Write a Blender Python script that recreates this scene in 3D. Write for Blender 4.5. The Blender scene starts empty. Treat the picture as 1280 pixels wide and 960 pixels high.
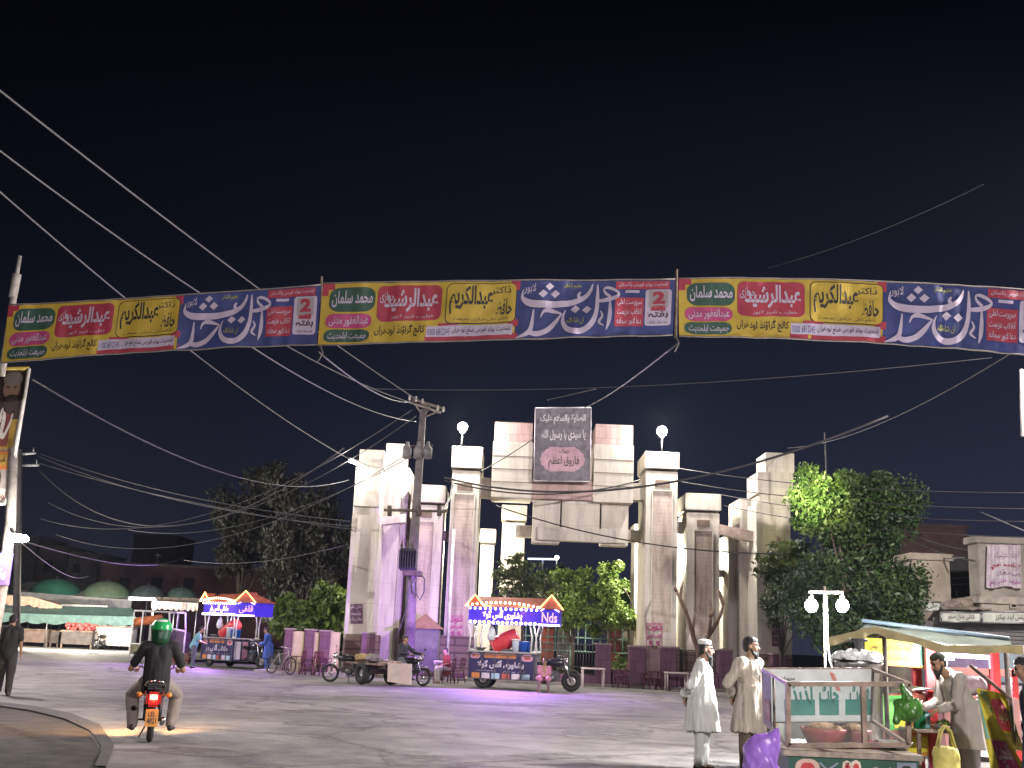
import bpy, bmesh, math, random
import numpy as np
from mathutils import Vector, Matrix, noise
random.seed(7)
V = Vector
SC = bpy.context.scene
COL = SC.collection
R = math.radians

# ---------------------------------------------------------------- camera
W0, H0, F = 1280.0, 960.0, 1400.0
CAMH = 1.6
PITCH = math.atan(320 / F)
ROLL = R(2.4)
CAM = V((0, 0, CAMH))
_f = V((0, math.cos(PITCH), math.sin(PITCH)))
_r0 = V((1, 0, 0)); _u0 = V((0, -math.sin(PITCH), math.cos(PITCH)))
_r = _r0 * math.cos(ROLL) + _u0 * math.sin(ROLL)
_u = _u0 * math.cos(ROLL) - _r0 * math.sin(ROLL)
cd = bpy.data.cameras.new('camera')
cam = bpy.data.objects.new('camera', cd); COL.objects.link(cam)
cd.sensor_width = 36; cd.sensor_fit = 'HORIZONTAL'; cd.lens = 36 * F / W0
cd.clip_start = 0.1; cd.clip_end = 3000
mw = Matrix(((_r.x, _u.x, -_f.x), (_r.y, _u.y, -_f.y), (_r.z, _u.z, -_f.z))).to_4x4()
mw.translation = CAM
cam.matrix_world = mw
SC.camera = cam

# ---------------------------------------------------------------- night sky
wd = bpy.data.worlds.new('World'); SC.world = wd; wd.use_nodes = True
nt = wd.node_tree
bg = nt.nodes['Background']
tc = nt.nodes.new('ShaderNodeTexCoord')
sx = nt.nodes.new('ShaderNodeSeparateXYZ'); nt.links.new(tc.outputs['Generated'], sx.inputs[0])
rp = nt.nodes.new('ShaderNodeValToRGB'); nt.links.new(sx.outputs['Z'], rp.inputs[0])
el = rp.color_ramp.elements
el[0].position = 0.0; el[0].color = (0.019, 0.021, 0.038, 1)
el[1].position = 0.55; el[1].color = (0.0002, 0.0003, 0.0009, 1)
for p_, c_ in ((0.107, (0.0135, 0.0155, 0.0300)), (0.2, (0.0075, 0.0100, 0.0210)), (0.34, (0.0036, 0.0044, 0.0095))):
    e = el.new(p_); e.color = (*c_, 1)
nt.links.new(rp.outputs[0], bg.inputs['Color'])
mrx = nt.nodes.new('ShaderNodeMapRange'); nt.links.new(sx.outputs['X'], mrx.inputs[0])   # town glow, stronger toward the right
for i_, v_ in ((1, -.42), (2, .42), (3, .52), (4, 1.3)): mrx.inputs[i_].default_value = v_
nt.links.new(mrx.outputs[0], bg.inputs['Strength'])

SC.view_settings.view_transform = 'Standard'
SC.view_settings.look = 'None'
SC.view_settings.exposure = 0.12
SC.view_settings.gamma = 1.0
SC.view_settings.use_curve_mapping = False
cy = SC.cycles
cy.use_denoising = True
try: cy.denoiser = 'OPENIMAGEDENOISE'
except Exception: pass
cy.max_bounces = 5; cy.diffuse_bounces = 2; cy.glossy_bounces = 2; cy.transmission_bounces = 4
cy.transparent_max_bounces = 12; cy.volume_bounces = 0
cy.caustics_reflective = False; cy.caustics_refractive = False
cy.sample_clamp_indirect = 3.0; cy.sample_clamp_direct = 0.0
cy.use_light_tree = True

def ray(px, py): return _f * F + _r * (px - W0 / 2) + _u * (H0 / 2 - py)
def at(px, py, Y):
    v = ray(px, py); return CAM + v * (Y / v.y)
def gnd(px, py, z=0.0):
    v = ray(px, py); return CAM + v * ((z - CAMH) / v.z)
def proj(p):
    d = p - CAM; z = d.dot(_f); return (W0 / 2 + F * d.dot(_r) / z, H0 / 2 - F * d.dot(_u) / z)

# ---------------------------------------------------------------- lamps that are not part of a modelled fixture in view
def lamp(name, kind, loc, power, color, size=0.1, target=None, spot=None, blend=0.5, parent=None, sy=None):
    d = bpy.data.lights.new(name, kind); d.energy = power; d.color = color
    if kind == 'AREA':
        d.size = size
        if sy: d.shape = 'RECTANGLE'; d.size_y = sy
    else: d.shadow_soft_size = size
    if kind == 'SPOT': d.spot_size = R(spot or 90); d.spot_blend = blend
    o = bpy.data.objects.new(name, d); COL.objects.link(o)
    o.location = loc
    if target is not None:
        q = (V(target) - V(loc)).to_track_quat('-Z', 'Y'); o.rotation_euler = q.to_euler()
    if parent is not None:
        o.parent = parent; o.matrix_parent_inverse = Matrix.Identity(4)
        o.matrix_basis = world_matrix(parent).inverted() @ (Matrix.Translation(V(loc)) @ o.rotation_euler.to_matrix().to_4x4())
    return o
def world_matrix(o):
    m = o.matrix_basis.copy()
    while o.parent is not None:
        o = o.parent; m = o.matrix_basis @ m
    return m
# unseen street lights without fixtures, added beyond the frame as fill: two on the left, one on the right, one behind the photographer
for loc, pw, c_ in (((-17, 31, 9.5), 7500, (1.0, .90, .90)), ((-30, 48, 9), 10000, (1.0, .92, .88)), ((14, 17, 9.8), 23000, (1.0, .91, .86))):
    lamp('unseen_street_light', 'SPOT', loc, pw, c_, .3, target=(loc[0] * .6, loc[1] + 5, 0), spot=155, blend=.4)
lamp('unseen_street_light', 'POINT', (4, -7, 8.5), 14000, (1.0, .91, .88), .3)

# ---------------------------------------------------------------- materials
MATS = {}
def M(name, rgb=(.5, .5, .5), rough=.6, metal=0.0, var=.18, scale=2.5, bump=0.0, bscale=40, emit=None, alpha=None, spec=.5, coat=0, rgb2=None, thr=None):
    if name in MATS: return MATS[name]
    m = bpy.data.materials.new(name); m.use_nodes = True; MATS[name] = m
    n = m.node_tree.nodes; l = m.node_tree.links
    b = n['Principled BSDF']
    b.inputs['Roughness'].default_value = rough; b.inputs['Metallic'].default_value = metal
    b.inputs['Specular IOR Level'].default_value = spec
    if coat: b.inputs['Coat Weight'].default_value = coat
    m.diffuse_color = (*rgb, 1)
    if emit is not None:
        b.inputs['Emission Color'].default_value = (*rgb, 1); b.inputs['Emission Strength'].default_value = emit
    if alpha is not None: b.inputs['Alpha'].default_value = alpha
    t = n.new('ShaderNodeTexCoord')
    if var:
        no = n.new('ShaderNodeTexNoise'); no.inputs['Scale'].default_value = scale; no.inputs['Detail'].default_value = 6; no.inputs['Roughness'].default_value = .65
        l.new(t.outputs['Object'], no.inputs['Vector'])
        cr = n.new('ShaderNodeValToRGB'); l.new(no.outputs['Fac'], cr.inputs[0])
        a = rgb2 if rgb2 else tuple(max(0, c * (1 - 2 * var)) for c in rgb)
        b2 = tuple(min(1, c * (1 + var)) for c in rgb)
        lo, hi = thr if thr else (.32, .68)
        cr.color_ramp.elements[0].position = lo; cr.color_ramp.elements[1].position = hi
        cr.color_ramp.elements[0].color = (*a, 1); cr.color_ramp.elements[1].color = (*b2, 1)
        l.new(cr.outputs[0], b.inputs['Base Color'])
        mr = n.new('ShaderNodeMapRange'); l.new(no.outputs['Fac'], mr.inputs[0])
        mr.inputs[3].default_value = min(1, rough + .12); mr.inputs[4].default_value = max(.03, rough - .1)
        l.new(mr.outputs[0], b.inputs['Roughness'])
    else: b.inputs['Base Color'].default_value = (*rgb, 1)
    if bump:
        nb = n.new('ShaderNodeTexNoise'); nb.inputs['Scale'].default_value = bscale; nb.inputs['Detail'].default_value = 4
        l.new(t.outputs['Object'], nb.inputs['Vector'])
        bp = n.new('ShaderNodeBump'); bp.inputs['Strength'].default_value = bump; bp.inputs['Distance'].default_value = .02
        l.new(nb.outputs['Fac'], bp.inputs['Height']); l.new(bp.outputs[0], b.inputs['Normal'])
    return m

def mat_ground():
    m = bpy.data.materials.new('asphalt'); m.use_nodes = True
    n = m.node_tree.nodes; l = m.node_tree.links; b = n['Principled BSDF']
    t = n.new('ShaderNodeTexCoord')
    def noise_(sc, det=6, ro=.6, dist=0):
        x = n.new('ShaderNodeTexNoise'); x.inputs['Scale'].default_value = sc; x.inputs['Detail'].default_value = det
        x.inputs['Roughness'].default_value = ro; x.inputs['Distortion'].default_value = dist
        l.new(t.outputs['Object'], x.inputs['Vector']); return x
    big = noise_(.16, 5, .6, .6); mid = noise_(1.1, 7, .7, .3); fine = noise_(26, 3, .6)
    r1 = n.new('ShaderNodeValToRGB'); l.new(big.outputs[0], r1.inputs[0])
    r1.color_ramp.elements[0].position = .36; r1.color_ramp.elements[0].color = (.14, .135, .132, 1)
    r1.color_ramp.elements[1].position = .62; r1.color_ramp.elements[1].color = (.285, .275, .266, 1)
    r2 = n.new('ShaderNodeValToRGB'); l.new(mid.outputs[0], r2.inputs[0])
    r2.color_ramp.elements[0].position = .33; r2.color_ramp.elements[0].color = (.36, .36, .36, 1)
    r2.color_ramp.elements[1].position = .66; r2.color_ramp.elements[1].color = (1.15, 1.12, 1.08, 1)
    mx = n.new('ShaderNodeMix'); mx.data_type = 'RGBA'; mx.blend_type = 'MULTIPLY'; mx.inputs[0].default_value = .8
    l.new(r1.outputs[0], mx.inputs[6]); l.new(r2.outputs[0], mx.inputs[7])
    r3 = n.new('ShaderNodeValToRGB'); l.new(fine.outputs[0], r3.inputs[0])
    r3.color_ramp.elements[0].position = .3; r3.color_ramp.elements[0].color = (.7, .7, .7, 1)
    r3.color_ramp.elements[1].position = .7; r3.color_ramp.elements[1].color = (1.2, 1.2, 1.2, 1)
    m2 = n.new('ShaderNodeMix'); m2.data_type = 'RGBA'; m2.blend_type = 'MULTIPLY'; m2.inputs[0].default_value = .7
    l.new(mx.outputs[2], m2.inputs[6]); l.new(r3.outputs[0], m2.inputs[7])
    vo = n.new('ShaderNodeTexVoronoi'); vo.feature = 'DISTANCE_TO_EDGE'; vo.inputs['Scale'].default_value = .42
    wv = n.new('ShaderNodeMix'); wv.data_type = 'RGBA'; wv.inputs[0].default_value = .55; l.new(t.outputs['Object'], wv.inputs[6]); l.new(mid.outputs['Color'], wv.inputs[7]); l.new(wv.outputs[2], vo.inputs['Vector'])
    ck = n.new('ShaderNodeValToRGB'); l.new(vo.outputs['Distance'], ck.inputs[0]); ck.color_ramp.elements[0].position = .004; ck.color_ramp.elements[0].color = (.35, .33, .31, 1); ck.color_ramp.elements[1].position = .016; ck.color_ramp.elements[1].color = (1, 1, 1, 1)
    st = noise_(.55, 3, .5, 1.5); sr = n.new('ShaderNodeValToRGB'); l.new(st.outputs[0], sr.inputs[0]); sr.color_ramp.elements[0].position = .30; sr.color_ramp.elements[0].color = (.42, .41, .40, 1); sr.color_ramp.elements[1].position = .43; sr.color_ramp.elements[1].color = (1, 1, 1, 1)
    m3 = n.new('ShaderNodeMix'); m3.data_type = 'RGBA'; m3.blend_type = 'MULTIPLY'; m3.inputs[0].default_value = .75; l.new(m2.outputs[2], m3.inputs[6]); l.new(ck.outputs[0], m3.inputs[7])
    m4 = n.new('ShaderNodeMix'); m4.data_type = 'RGBA'; m4.blend_type = 'MULTIPLY'; m4.inputs[0].default_value = .8; l.new(m3.outputs[2], m4.inputs[6]); l.new(sr.outputs[0], m4.inputs[7])
    l.new(m4.outputs[2], b.inputs['Base Color'])
    mr = n.new('ShaderNodeMapRange'); l.new(mid.outputs[0], mr.inputs[0]); mr.inputs[3].default_value = .62; mr.inputs[4].default_value = .9
    l.new(mr.outputs[0], b.inputs['Roughness'])
    ad = n.new('ShaderNodeMath'); ad.operation = 'ADD'; l.new(mid.outputs[0], ad.inputs[0]); l.new(fine.outputs[0], ad.inputs[1])
    bp = n.new('ShaderNodeBump'); bp.inputs['Strength'].default_value = .5; bp.inputs['Distance'].default_value = .03
    l.new(ad.outputs[0], bp.inputs['Height']); l.new(bp.outputs[0], b.inputs['Normal'])
    return m

def mat_stone(name, c1, c2, seam=(.16, .13, .11), bw=1.1, bh=.55, mort=.012, streak=.5):
    """stone cladding: courses of slabs with thin joints and rain streaks"""
    m = bpy.data.materials.new(name); m.use_nodes = True; MATS[name] = m
    n = m.node_tree.nodes; l = m.node_tree.links; b = n['Principled BSDF']
    t = n.new('ShaderNodeTexCoord'); s = n.new('ShaderNodeSeparateXYZ'); l.new(t.outputs['Object'], s.inputs[0])
    ad = n.new('ShaderNodeMath'); ad.operation = 'ADD'; l.new(s.outputs['X'], ad.inputs[0]); l.new(s.outputs['Y'], ad.inputs[1])
    c = n.new('ShaderNodeCombineXYZ'); l.new(ad.outputs[0], c.inputs[0]); l.new(s.outputs['Z'], c.inputs[1])
    br = n.new('ShaderNodeTexBrick'); l.new(c.outputs[0], br.inputs['Vector'])
    br.inputs['Color1'].default_value = (*c1, 1); br.inputs['Color2'].default_value = (*c2, 1); br.inputs['Mortar'].default_value = (*seam, 1)
    br.inputs['Scale'].default_value = 1; br.inputs['Mortar Size'].default_value = mort
    br.inputs['Brick Width'].default_value = bw; br.inputs['Row Height'].default_value = bh; br.inputs['Bias'].default_value = -.1
    mp = n.new('ShaderNodeMapping'); mp.inputs['Scale'].default_value = (2.2, 2.2, .35); l.new(t.outputs['Object'], mp.inputs[0])
    no = n.new('ShaderNodeTexNoise'); no.inputs['Scale'].default_value = 1.3; no.inputs['Detail'].default_value = 7; no.inputs['Roughness'].default_value = .7
    l.new(mp.outputs[0], no.inputs['Vector'])
    cr = n.new('ShaderNodeValToRGB'); l.new(no.outputs[0], cr.inputs[0])
    cr.color_ramp.elements[0].position = .32; cr.color_ramp.elements[0].color = (1 - streak, 1 - streak * 1.05, 1 - streak * 1.1, 1)
    cr.color_ramp.elements[1].position = .55; cr.color_ramp.elements[1].color = (1, 1, 1, 1)
    mx = n.new('ShaderNodeMix'); mx.data_type = 'RGBA'; mx.blend_type = 'MULTIPLY'; mx.inputs[0].default_value = .85
    l.new(br.outputs['Color'], mx.inputs[6]); l.new(cr.outputs[0], mx.inputs[7])
    l.new(mx.outputs[2], b.inputs['Base Color']); b.inputs['Roughness'].default_value = .6
    bp = n.new('ShaderNodeBump'); bp.inputs['Strength'].default_value = .35; bp.inputs['Distance'].default_value = .02
    iv = n.new('ShaderNodeMath'); iv.operation = 'SUBTRACT'; iv.inputs[0].default_value = 1; l.new(br.outputs['Fac'], iv.inputs[1])
    l.new(iv.outputs[0], bp.inputs['Height']); l.new(bp.outputs[0], b.inputs['Normal'])
    return m

def mat_leaf(name, c1, c2, trans=.25):
    m = bpy.data.materials.new(name); m.use_nodes = True; MATS[name] = m
    n = m.node_tree.nodes; l = m.node_tree.links; b = n['Principled BSDF']
    t = n.new('ShaderNodeTexCoord')
    no = n.new('ShaderNodeTexNoise'); no.inputs['Scale'].default_value = 1.6; no.inputs['Detail'].default_value = 4
    l.new(t.outputs['Object'], no.inputs['Vector'])
    cr = n.new('ShaderNodeValToRGB'); l.new(no.outputs[0], cr.inputs[0])
    cr.color_ramp.elements[0].position = .35; cr.color_ramp.elements[0].color = (*c1, 1)
    cr.color_ramp.elements[1].position = .65; cr.color_ramp.elements[1].color = (*c2, 1)
    l.new(cr.outputs[0], b.inputs['Base Color']); b.inputs['Roughness'].default_value = .5
    tr = n.new('ShaderNodeBsdfTranslucent'); l.new(cr.outputs[0], tr.inputs[0])
    ms = n.new('ShaderNodeMixShader'); ms.inputs[0].default_value = trans
    l.new(b.outputs[0], ms.inputs[1]); l.new(tr.outputs[0], ms.inputs[2])
    l.new(ms.outputs[0], n['Material Output'].inputs[0])
    return m
def mat_glass(name, tint=(.9, .95, .95), refl=.12):
    m = bpy.data.materials.new(name); m.use_nodes = True; MATS[name] = m
    n = m.node_tree.nodes; l = m.node_tree.links
    n.remove(n['Principled BSDF'])
    tr = n.new('ShaderNodeBsdfTransparent'); tr.inputs[0].default_value = (*tint, 1)
    gl = n.new('ShaderNodeBsdfGlossy'); gl.inputs['Roughness'].default_value = .04
    no = n.new('ShaderNodeTexNoise'); no.inputs['Scale'].default_value = 6; no.inputs['Detail'].default_value = 5
    mr = n.new('ShaderNodeMapRange'); l.new(no.outputs[0], mr.inputs[0]); mr.inputs[3].default_value = .0; mr.inputs[4].default_value = refl * .8
    df = n.new('ShaderNodeBsdfDiffuse'); df.inputs[0].default_value = (.8, .85, .85, 1)
    m1 = n.new('ShaderNodeMixShader'); l.new(mr.outputs[0], m1.inputs[0]); l.new(tr.outputs[0], m1.inputs[1]); l.new(df.outputs[0], m1.inputs[2])
    m2 = n.new('ShaderNodeMixShader'); m2.inputs[0].default_value = refl; l.new(m1.outputs[0], m2.inputs[1]); l.new(gl.outputs[0], m2.inputs[2])
    l.new(m2.outputs[0], n['Material Output'].inputs[0])
    return m

# ---------------------------------------------------------------- objects
def tag(o, label=None, cat=None, group=None, kind=None):
    if label: o['label'] = label
    if cat: o['category'] = cat
    if group: o['group'] = group
    if kind: o['kind'] = kind
    return o
def thing(name, label, cat, loc=(0, 0, 0), rz=0.0, group=None):
    o = bpy.data.objects.new(name, None); COL.objects.link(o)
    o.empty_display_size = .2
    o.location = loc; o.rotation_euler = (0, 0, rz)
    o.matrix_basis = Matrix.Translation(V(loc)) @ Matrix.Rotation(rz, 4, 'Z')
    return tag(o, label, cat, group)
def children(o): return [c for c in COL.objects if c.parent == o]
def copy_tree(o, parent=None):
    c = o.copy(); COL.objects.link(c)
    if parent is not None: c.parent = parent
    for ch in children(o):
        if ch != c: copy_tree(ch, c)
    return c
def place(o, loc, rz=0.0, label=None, s=1.0):
    o.matrix_basis = Matrix.Translation(V(loc)) @ Matrix.Rotation(rz, 4, 'Z') @ Matrix.Scale(s, 4)
    if label: o['label'] = label
    return o

class MB:
    def __init__(s): s.v = []; s.f = []; s.m = []; s.sm = []
    def add(s, vs, fs, mi=0, smooth=False):
        k = len(s.v); s.v += [V(p) for p in vs]
        for f in fs: s.f.append([i + k for i in f]); s.m.append(mi); s.sm.append(smooth)
        return s
    def box(s, lo, hi, mi=0, bev=0.0, T=None):
        x0, y0, z0 = lo; x1, y1, z1 = hi
        if bev <= 0:
            vs = [(x0, y0, z0), (x1, y0, z0), (x1, y1, z0), (x0, y1, z0), (x0, y0, z1), (x1, y0, z1), (x1, y1, z1), (x0, y1, z1)]
            fs = [(3, 2, 1, 0), (4, 5, 6, 7), (0, 1, 5, 4), (1, 2, 6, 5), (2, 3, 7, 6), (3, 0, 4, 7)]
        else:
            bm = bmesh.new(); bmesh.ops.create_cube(bm, size=1)
            for q in bm.verts: q.co = V(((x0 + x1) / 2 + q.co.x * (x1 - x0), (y0 + y1) / 2 + q.co.y * (y1 - y0), (z0 + z1) / 2 + q.co.z * (z1 - z0)))
            bmesh.ops.bevel(bm, geom=bm.edges[:], offset=bev, segments=2, affect='EDGES', clamp_overlap=True)
            bm.verts.index_update()
            vs = [q.co.copy() for q in bm.verts]; fs = [[q.index for q in f.verts] for f in bm.faces]; bm.free()
        if T is not None: vs = [T @ V(p) for p in vs]
        return s.add(vs, fs, mi)
    def hexa(s, p, mi=0):
        """eight corners: four of the near face (bottom-left, bottom-right, top-right, top-left), then the far four"""
        return s.add(p, [(0, 1, 2, 3), (5, 4, 7, 6), (4, 0, 3, 7), (1, 5, 6, 2), (3, 2, 6, 7), (4, 5, 1, 0)], mi)
    def quad(s, a, b, c, d, mi=0): return s.add([a, b, c, d], [(0, 1, 2, 3)], mi)
    def tube(s, pts, r, n=8, mi=0, smooth=True, cap=True):
        pts = [V(p) for p in pts]; rs = r if isinstance(r, (list, tuple)) else [r] * len(pts)
        vs = []; up = None
        for i, p in enumerate(pts):
            d = (pts[min(i + 1, len(pts) - 1)] - pts[max(i - 1, 0)])
            d = d.normalized() if d.length > 1e-9 else V((0, 0, 1))
            if up is None: a = d.orthogonal().normalized()
            else:
                a = up - d * up.dot(d); a = a.normalized() if a.length > 1e-6 else d.orthogonal().normalized()
            up = a; b = d.cross(a)
            for k in range(n):
                t = 2 * math.pi * k / n; vs.append(p + (a * math.cos(t) + b * math.sin(t)) * rs[i])
        fs = []
        for i in range(len(pts) - 1):
            for k in range(n):
                k2 = (k + 1) % n; fs.append((i * n + k, i * n + k2, (i + 1) * n + k2, (i + 1) * n + k))
        if cap: fs.append(tuple(range(n - 1, -1, -1))); fs.append(tuple((len(pts) - 1) * n + k for k in range(n)))
        return s.add(vs, fs, mi, smooth)
    def lathe(s, prof, n=16, c=(0, 0, 0), mi=0, smooth=True, axis='Z', T=None, sx=1, sy=1):
        vs = []
        for (r, z) in prof:
            for k in range(n):
                t = 2 * math.pi * k / n; p = V((r * math.cos(t) * sx, r * math.sin(t) * sy, z))
                if axis == 'X': p = V((p.z, p.x, p.y))
                if axis == 'Y': p = V((p.x, p.z, p.y))
                p = p + V(c)
                if T is not None: p = T @ p
                vs.append(p)
        fs = [(i * n + k, i * n + (k + 1) % n, (i + 1) * n + (k + 1) % n, (i + 1) * n + k) for i in range(len(prof) - 1) for k in range(n)]
        if prof[0][0] > 1e-6: fs.append(tuple(range(n - 1, -1, -1)))
        if prof[-1][0] > 1e-6: fs.append(tuple((len(prof) - 1) * n + k for k in range(n)))
        return s.add(vs, fs, mi, smooth)
    def ball(s, c, r, mi=0, n=12, m=7, sc=(1, 1, 1)):
        pr = [(math.sin(math.pi * i / m) * r, -math.cos(math.pi * i / m) * r) for i in range(m + 1)]
        vs = []; 
        for (q, z) in pr:
            for k in range(n):
                t = 2 * math.pi * k / n; vs.append(V((q * math.cos(t) * sc[0], q * math.sin(t) * sc[1], z * sc[2])) + V(c))
        fs = [(i * n + k, i * n + (k + 1) % n, (i + 1) * n + (k + 1) % n, (i + 1) * n + k) for i in range(m) for k in range(n)]
        return s.add(vs, fs, mi, True)
    def torus(s, c, Rr, r, axis='Y', n=24, m=8, mi=0, T=None):
        vs = []
        for i in range(n):
            a = 2 * math.pi * i / n
            for j in range(m):
                b = 2 * math.pi * j / m; q = Rr + r * math.cos(b); h = r * math.sin(b)
                p = {'Y': V((q * math.cos(a), h, q * math.sin(a))), 'X': V((h, q * math.cos(a), q * math.sin(a))), 'Z': V((q * math.cos(a), q * math.sin(a), h))}[axis] + V(c)
                vs.append(T @ p if T is not None else p)
        fs = [(i * m + j, ((i + 1) % n) * m + j, ((i + 1) % n) * m + (j + 1) % m, i * m + (j + 1) % m) for i in range(n) for j in range(m)]
        return s.add(vs, fs, mi, True)
    def prism(s, pts, d0, d1, mi=0, plane='XZ'):
        """outline in a plane, thickness along the third axis from d0 to d1"""
        def P(a, b, d): return V((a, d, b)) if plane == 'XZ' else (V((d, a, b)) if plane == 'YZ' else V((a, b, d)))
        n = len(pts)
        vs = [P(a, b, d0) for a, b in pts] + [P(a, b, d1) for a, b in pts]
        fs = [tuple(range(n)), tuple(range(2 * n - 1, n - 1, -1))] + [(i, i + n, (i + 1) % n + n, (i + 1) % n) for i in range(n)]
        return s.add(vs, fs, mi)
    def grid(s, fn, u0, v0, u1, v1, nu, nv, mi=0, smooth=True):
        vs = [fn(u0 + (u1 - u0) * i / nu, v0 + (v1 - v0) * j / nv) for j in range(nv + 1) for i in range(nu + 1)]
        fs = [(j * (nu + 1) + i, j * (nu + 1) + i + 1, (j + 1) * (nu + 1) + i + 1, (j + 1) * (nu + 1) + i) for j in range(nv) for i in range(nu)]
        return s.add(vs, fs, mi, smooth)
    def rrect(s, fn, u0, v0, u1, v1, ru, rv, mi=0, n=24):
        """rounded panel laid on a surface fn(u,v)"""
        us = sorted(set([u0 + (u1 - u0) * i / n for i in range(n + 1)] + [u0 + ru * (1 - math.cos(a * math.pi / 10)) for a in range(6)] + [u1 - ru * (1 - math.cos(a * math.pi / 10)) for a in range(6)]))
        cols = []
        for u in us:
            d = min(u - u0, u1 - u); k = 0
            if d < ru: k = rv * (1 - math.sqrt(max(0, 1 - (1 - d / ru) ** 2)))
            cols.append((u, v0 + k, v1 - k))
        nv = 3
        vs = [fn(u, a + (b - a) * j / nv) for (u, a, b) in cols for j in range(nv + 1)]
        fs = [(i * (nv + 1) + j, (i + 1) * (nv + 1) + j, (i + 1) * (nv + 1) + j + 1, i * (nv + 1) + j + 1) for i in range(len(cols) - 1) for j in range(nv)]
        return s.add(vs, fs, mi)
    def text(s, txt, fn, u0, v0, u1, v1, mi=0, bold=0.0):
        vs, fs = text_geo(txt, bold)
        if not vs: return s
        return s.add([fn(u0 + (u1 - u0) * x, v0 + (v1 - v0) * y) for x, y in vs], fs, mi)
    def stroke(s, path, fn, mi=0, sub=6):
        """broad-pen stroke laid on a surface: path of (u, v, half width in u, half width in v)"""
        pts = []
        n = len(path)
        for i in range(n - 1):
            p0, p1, p2, p3 = path[max(i - 1, 0)], path[i], path[i + 1], path[min(i + 2, n - 1)]
            for k in range(sub):
                t = k / sub
                pts.append([.5 * (2 * b + (c - a) * t + (2 * a - 5 * b + 4 * c - d) * t * t + (3 * b - a - 3 * c + d) * t ** 3) for a, b, c, d in zip(p0, p1, p2, p3)])
        pts.append(list(path[-1]))
        L = []; Rr = []
        for i, p in enumerate(pts):
            a = pts[max(i - 1, 0)]; b = pts[min(i + 1, len(pts) - 1)]
            dx, dy = b[0] - a[0], b[1] - a[1]; q = math.hypot(dx, dy) or 1
            nx, ny = -dy / q, dx / q; w = max(p[2], 1e-4)
            L.append((p[0] + nx * w, p[1] + ny * w)); Rr.append((p[0] - nx * w, p[1] - ny * w))
        vs = []
        for a, b in zip(L, Rr): vs += [fn(*a), fn(*b)]
        fs = [(2 * i, 2 * i + 1, 2 * i + 3, 2 * i + 2) for i in range(len(pts) - 1)]
        return s.add(vs, fs, mi)
    def build(s, name, mats, parent=None, world=False, loc=None):
        me = bpy.data.meshes.new(name)
        vs = s.v
        if not isinstance(mats, (list, tuple)): mats = [mats]
        o = bpy.data.objects.new(name, me); COL.objects.link(o)
        if loc is not None:
            o.matrix_basis = Matrix.Translation(V(loc)); vs = [p - V(loc) for p in vs]
        if parent is not None:
            o.parent = parent
            if world:
                iv = world_matrix(parent).inverted(); vs = [iv @ p for p in vs]
        me.from_pydata([tuple(p) for p in vs], [], s.f)
        for m in mats: me.materials.append(m)
        me.polygons.foreach_set('material_index', s.m); me.polygons.foreach_set('use_smooth', s.sm)
        me.update()
        return o

# ---------------------------------------------------------------- lettering (joined Urdu letters, right to left)
_F4 = {'ب': 0xFE8F, 'پ': 0xFB56, 'ت': 0xFE95, 'ٹ': 0xFB66, 'ث': 0xFE99, 'ج': 0xFE9D, 'چ': 0xFB7A, 'ح': 0xFEA1, 'خ': 0xFEA5, 'س': 0xFEB1, 'ش': 0xFEB5, 'ص': 0xFEB9, 'ض': 0xFEBD,
       'ط': 0xFEC1, 'ظ': 0xFEC5, 'ع': 0xFEC9, 'غ': 0xFECD, 'ف': 0xFED1, 'ق': 0xFED5, 'ک': 0xFB8E, 'گ': 0xFB92, 'ل': 0xFEDD, 'م': 0xFEE1, 'ن': 0xFEE5, 'ہ': 0xFBA6, 'ھ': 0xFBAA, 'ی': 0xFBFC, 'ئ': 0xFE89}
_F2 = {'ا': 0xFE8D, 'آ': 0xFE81, 'د': 0xFEA9, 'ڈ': 0xFB88, 'ذ': 0xFEAB, 'ر': 0xFEAD, 'ڑ': 0xFB8C, 'ز': 0xFEAF, 'و': 0xFEED, 'ؤ': 0xFE85, 'ے': 0xFBAE, 'ں': 0xFB9E, 'ۃ': 0xFE93}
def shape_urdu(t):
    if not any(ch in _F4 or ch in _F2 for ch in t): return t
    words = []
    for w in t.split(' '):
        out = []; prev = False; i = 0
        while i < len(w):
            ch = w[i]; nx = w[i + 1] if i + 1 < len(w) else ''
            joins_next = nx in _F4 or nx in _F2
            if ch == 'ل' and nx == 'ا':
                out.append(chr(0xFEFC if prev else 0xFEFB)); prev = False; i += 2; continue
            if ch in _F4:
                b = _F4[ch]; out.append(chr(b + (3 if prev and joins_next else 1 if prev else 2 if joins_next else 0))); prev = joins_next
            elif ch in _F2:
                out.append(chr(_F2[ch] + (1 if prev else 0))); prev = False
            else: out.append(ch); prev = False
            i += 1
        if all(c.isdigit() or ('a' <= c.lower() <= 'z') for c in w): words.append(w)
        else: words.append(''.join(reversed(out)))
    return ' '.join(reversed(words))
_TG = {}
def text_geo(t, bold=0.0):
    k = (t, bold)
    if k in _TG: return _TG[k]
    c = bpy.data.curves.new('lettering', 'FONT'); c.body = shape_urdu(t); c.resolution_u = 2; c.offset = bold
    o = bpy.data.objects.new('lettering', c); COL.objects.link(o)
    dg = bpy.context.evaluated_depsgraph_get()
    me = bpy.data.meshes.new_from_object(o.evaluated_get(dg))
    xs = [v.co.x for v in me.vertices]; ys = [v.co.y for v in me.vertices]
    if xs:
        x0, x1, y0, y1 = min(xs), max(xs), min(ys), max(ys)
        vs = [((v.co.x - x0) / (x1 - x0), (v.co.y - y0) / max(1e-6, y1 - y0)) for v in me.vertices]
        fs = [tuple(p.vertices) for p in me.polygons]
    else: vs, fs = [], []
    bpy.data.objects.remove(o); bpy.data.curves.remove(c); bpy.data.meshes.remove(me)
    _TG[k] = (vs, fs); return _TG[k]
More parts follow.
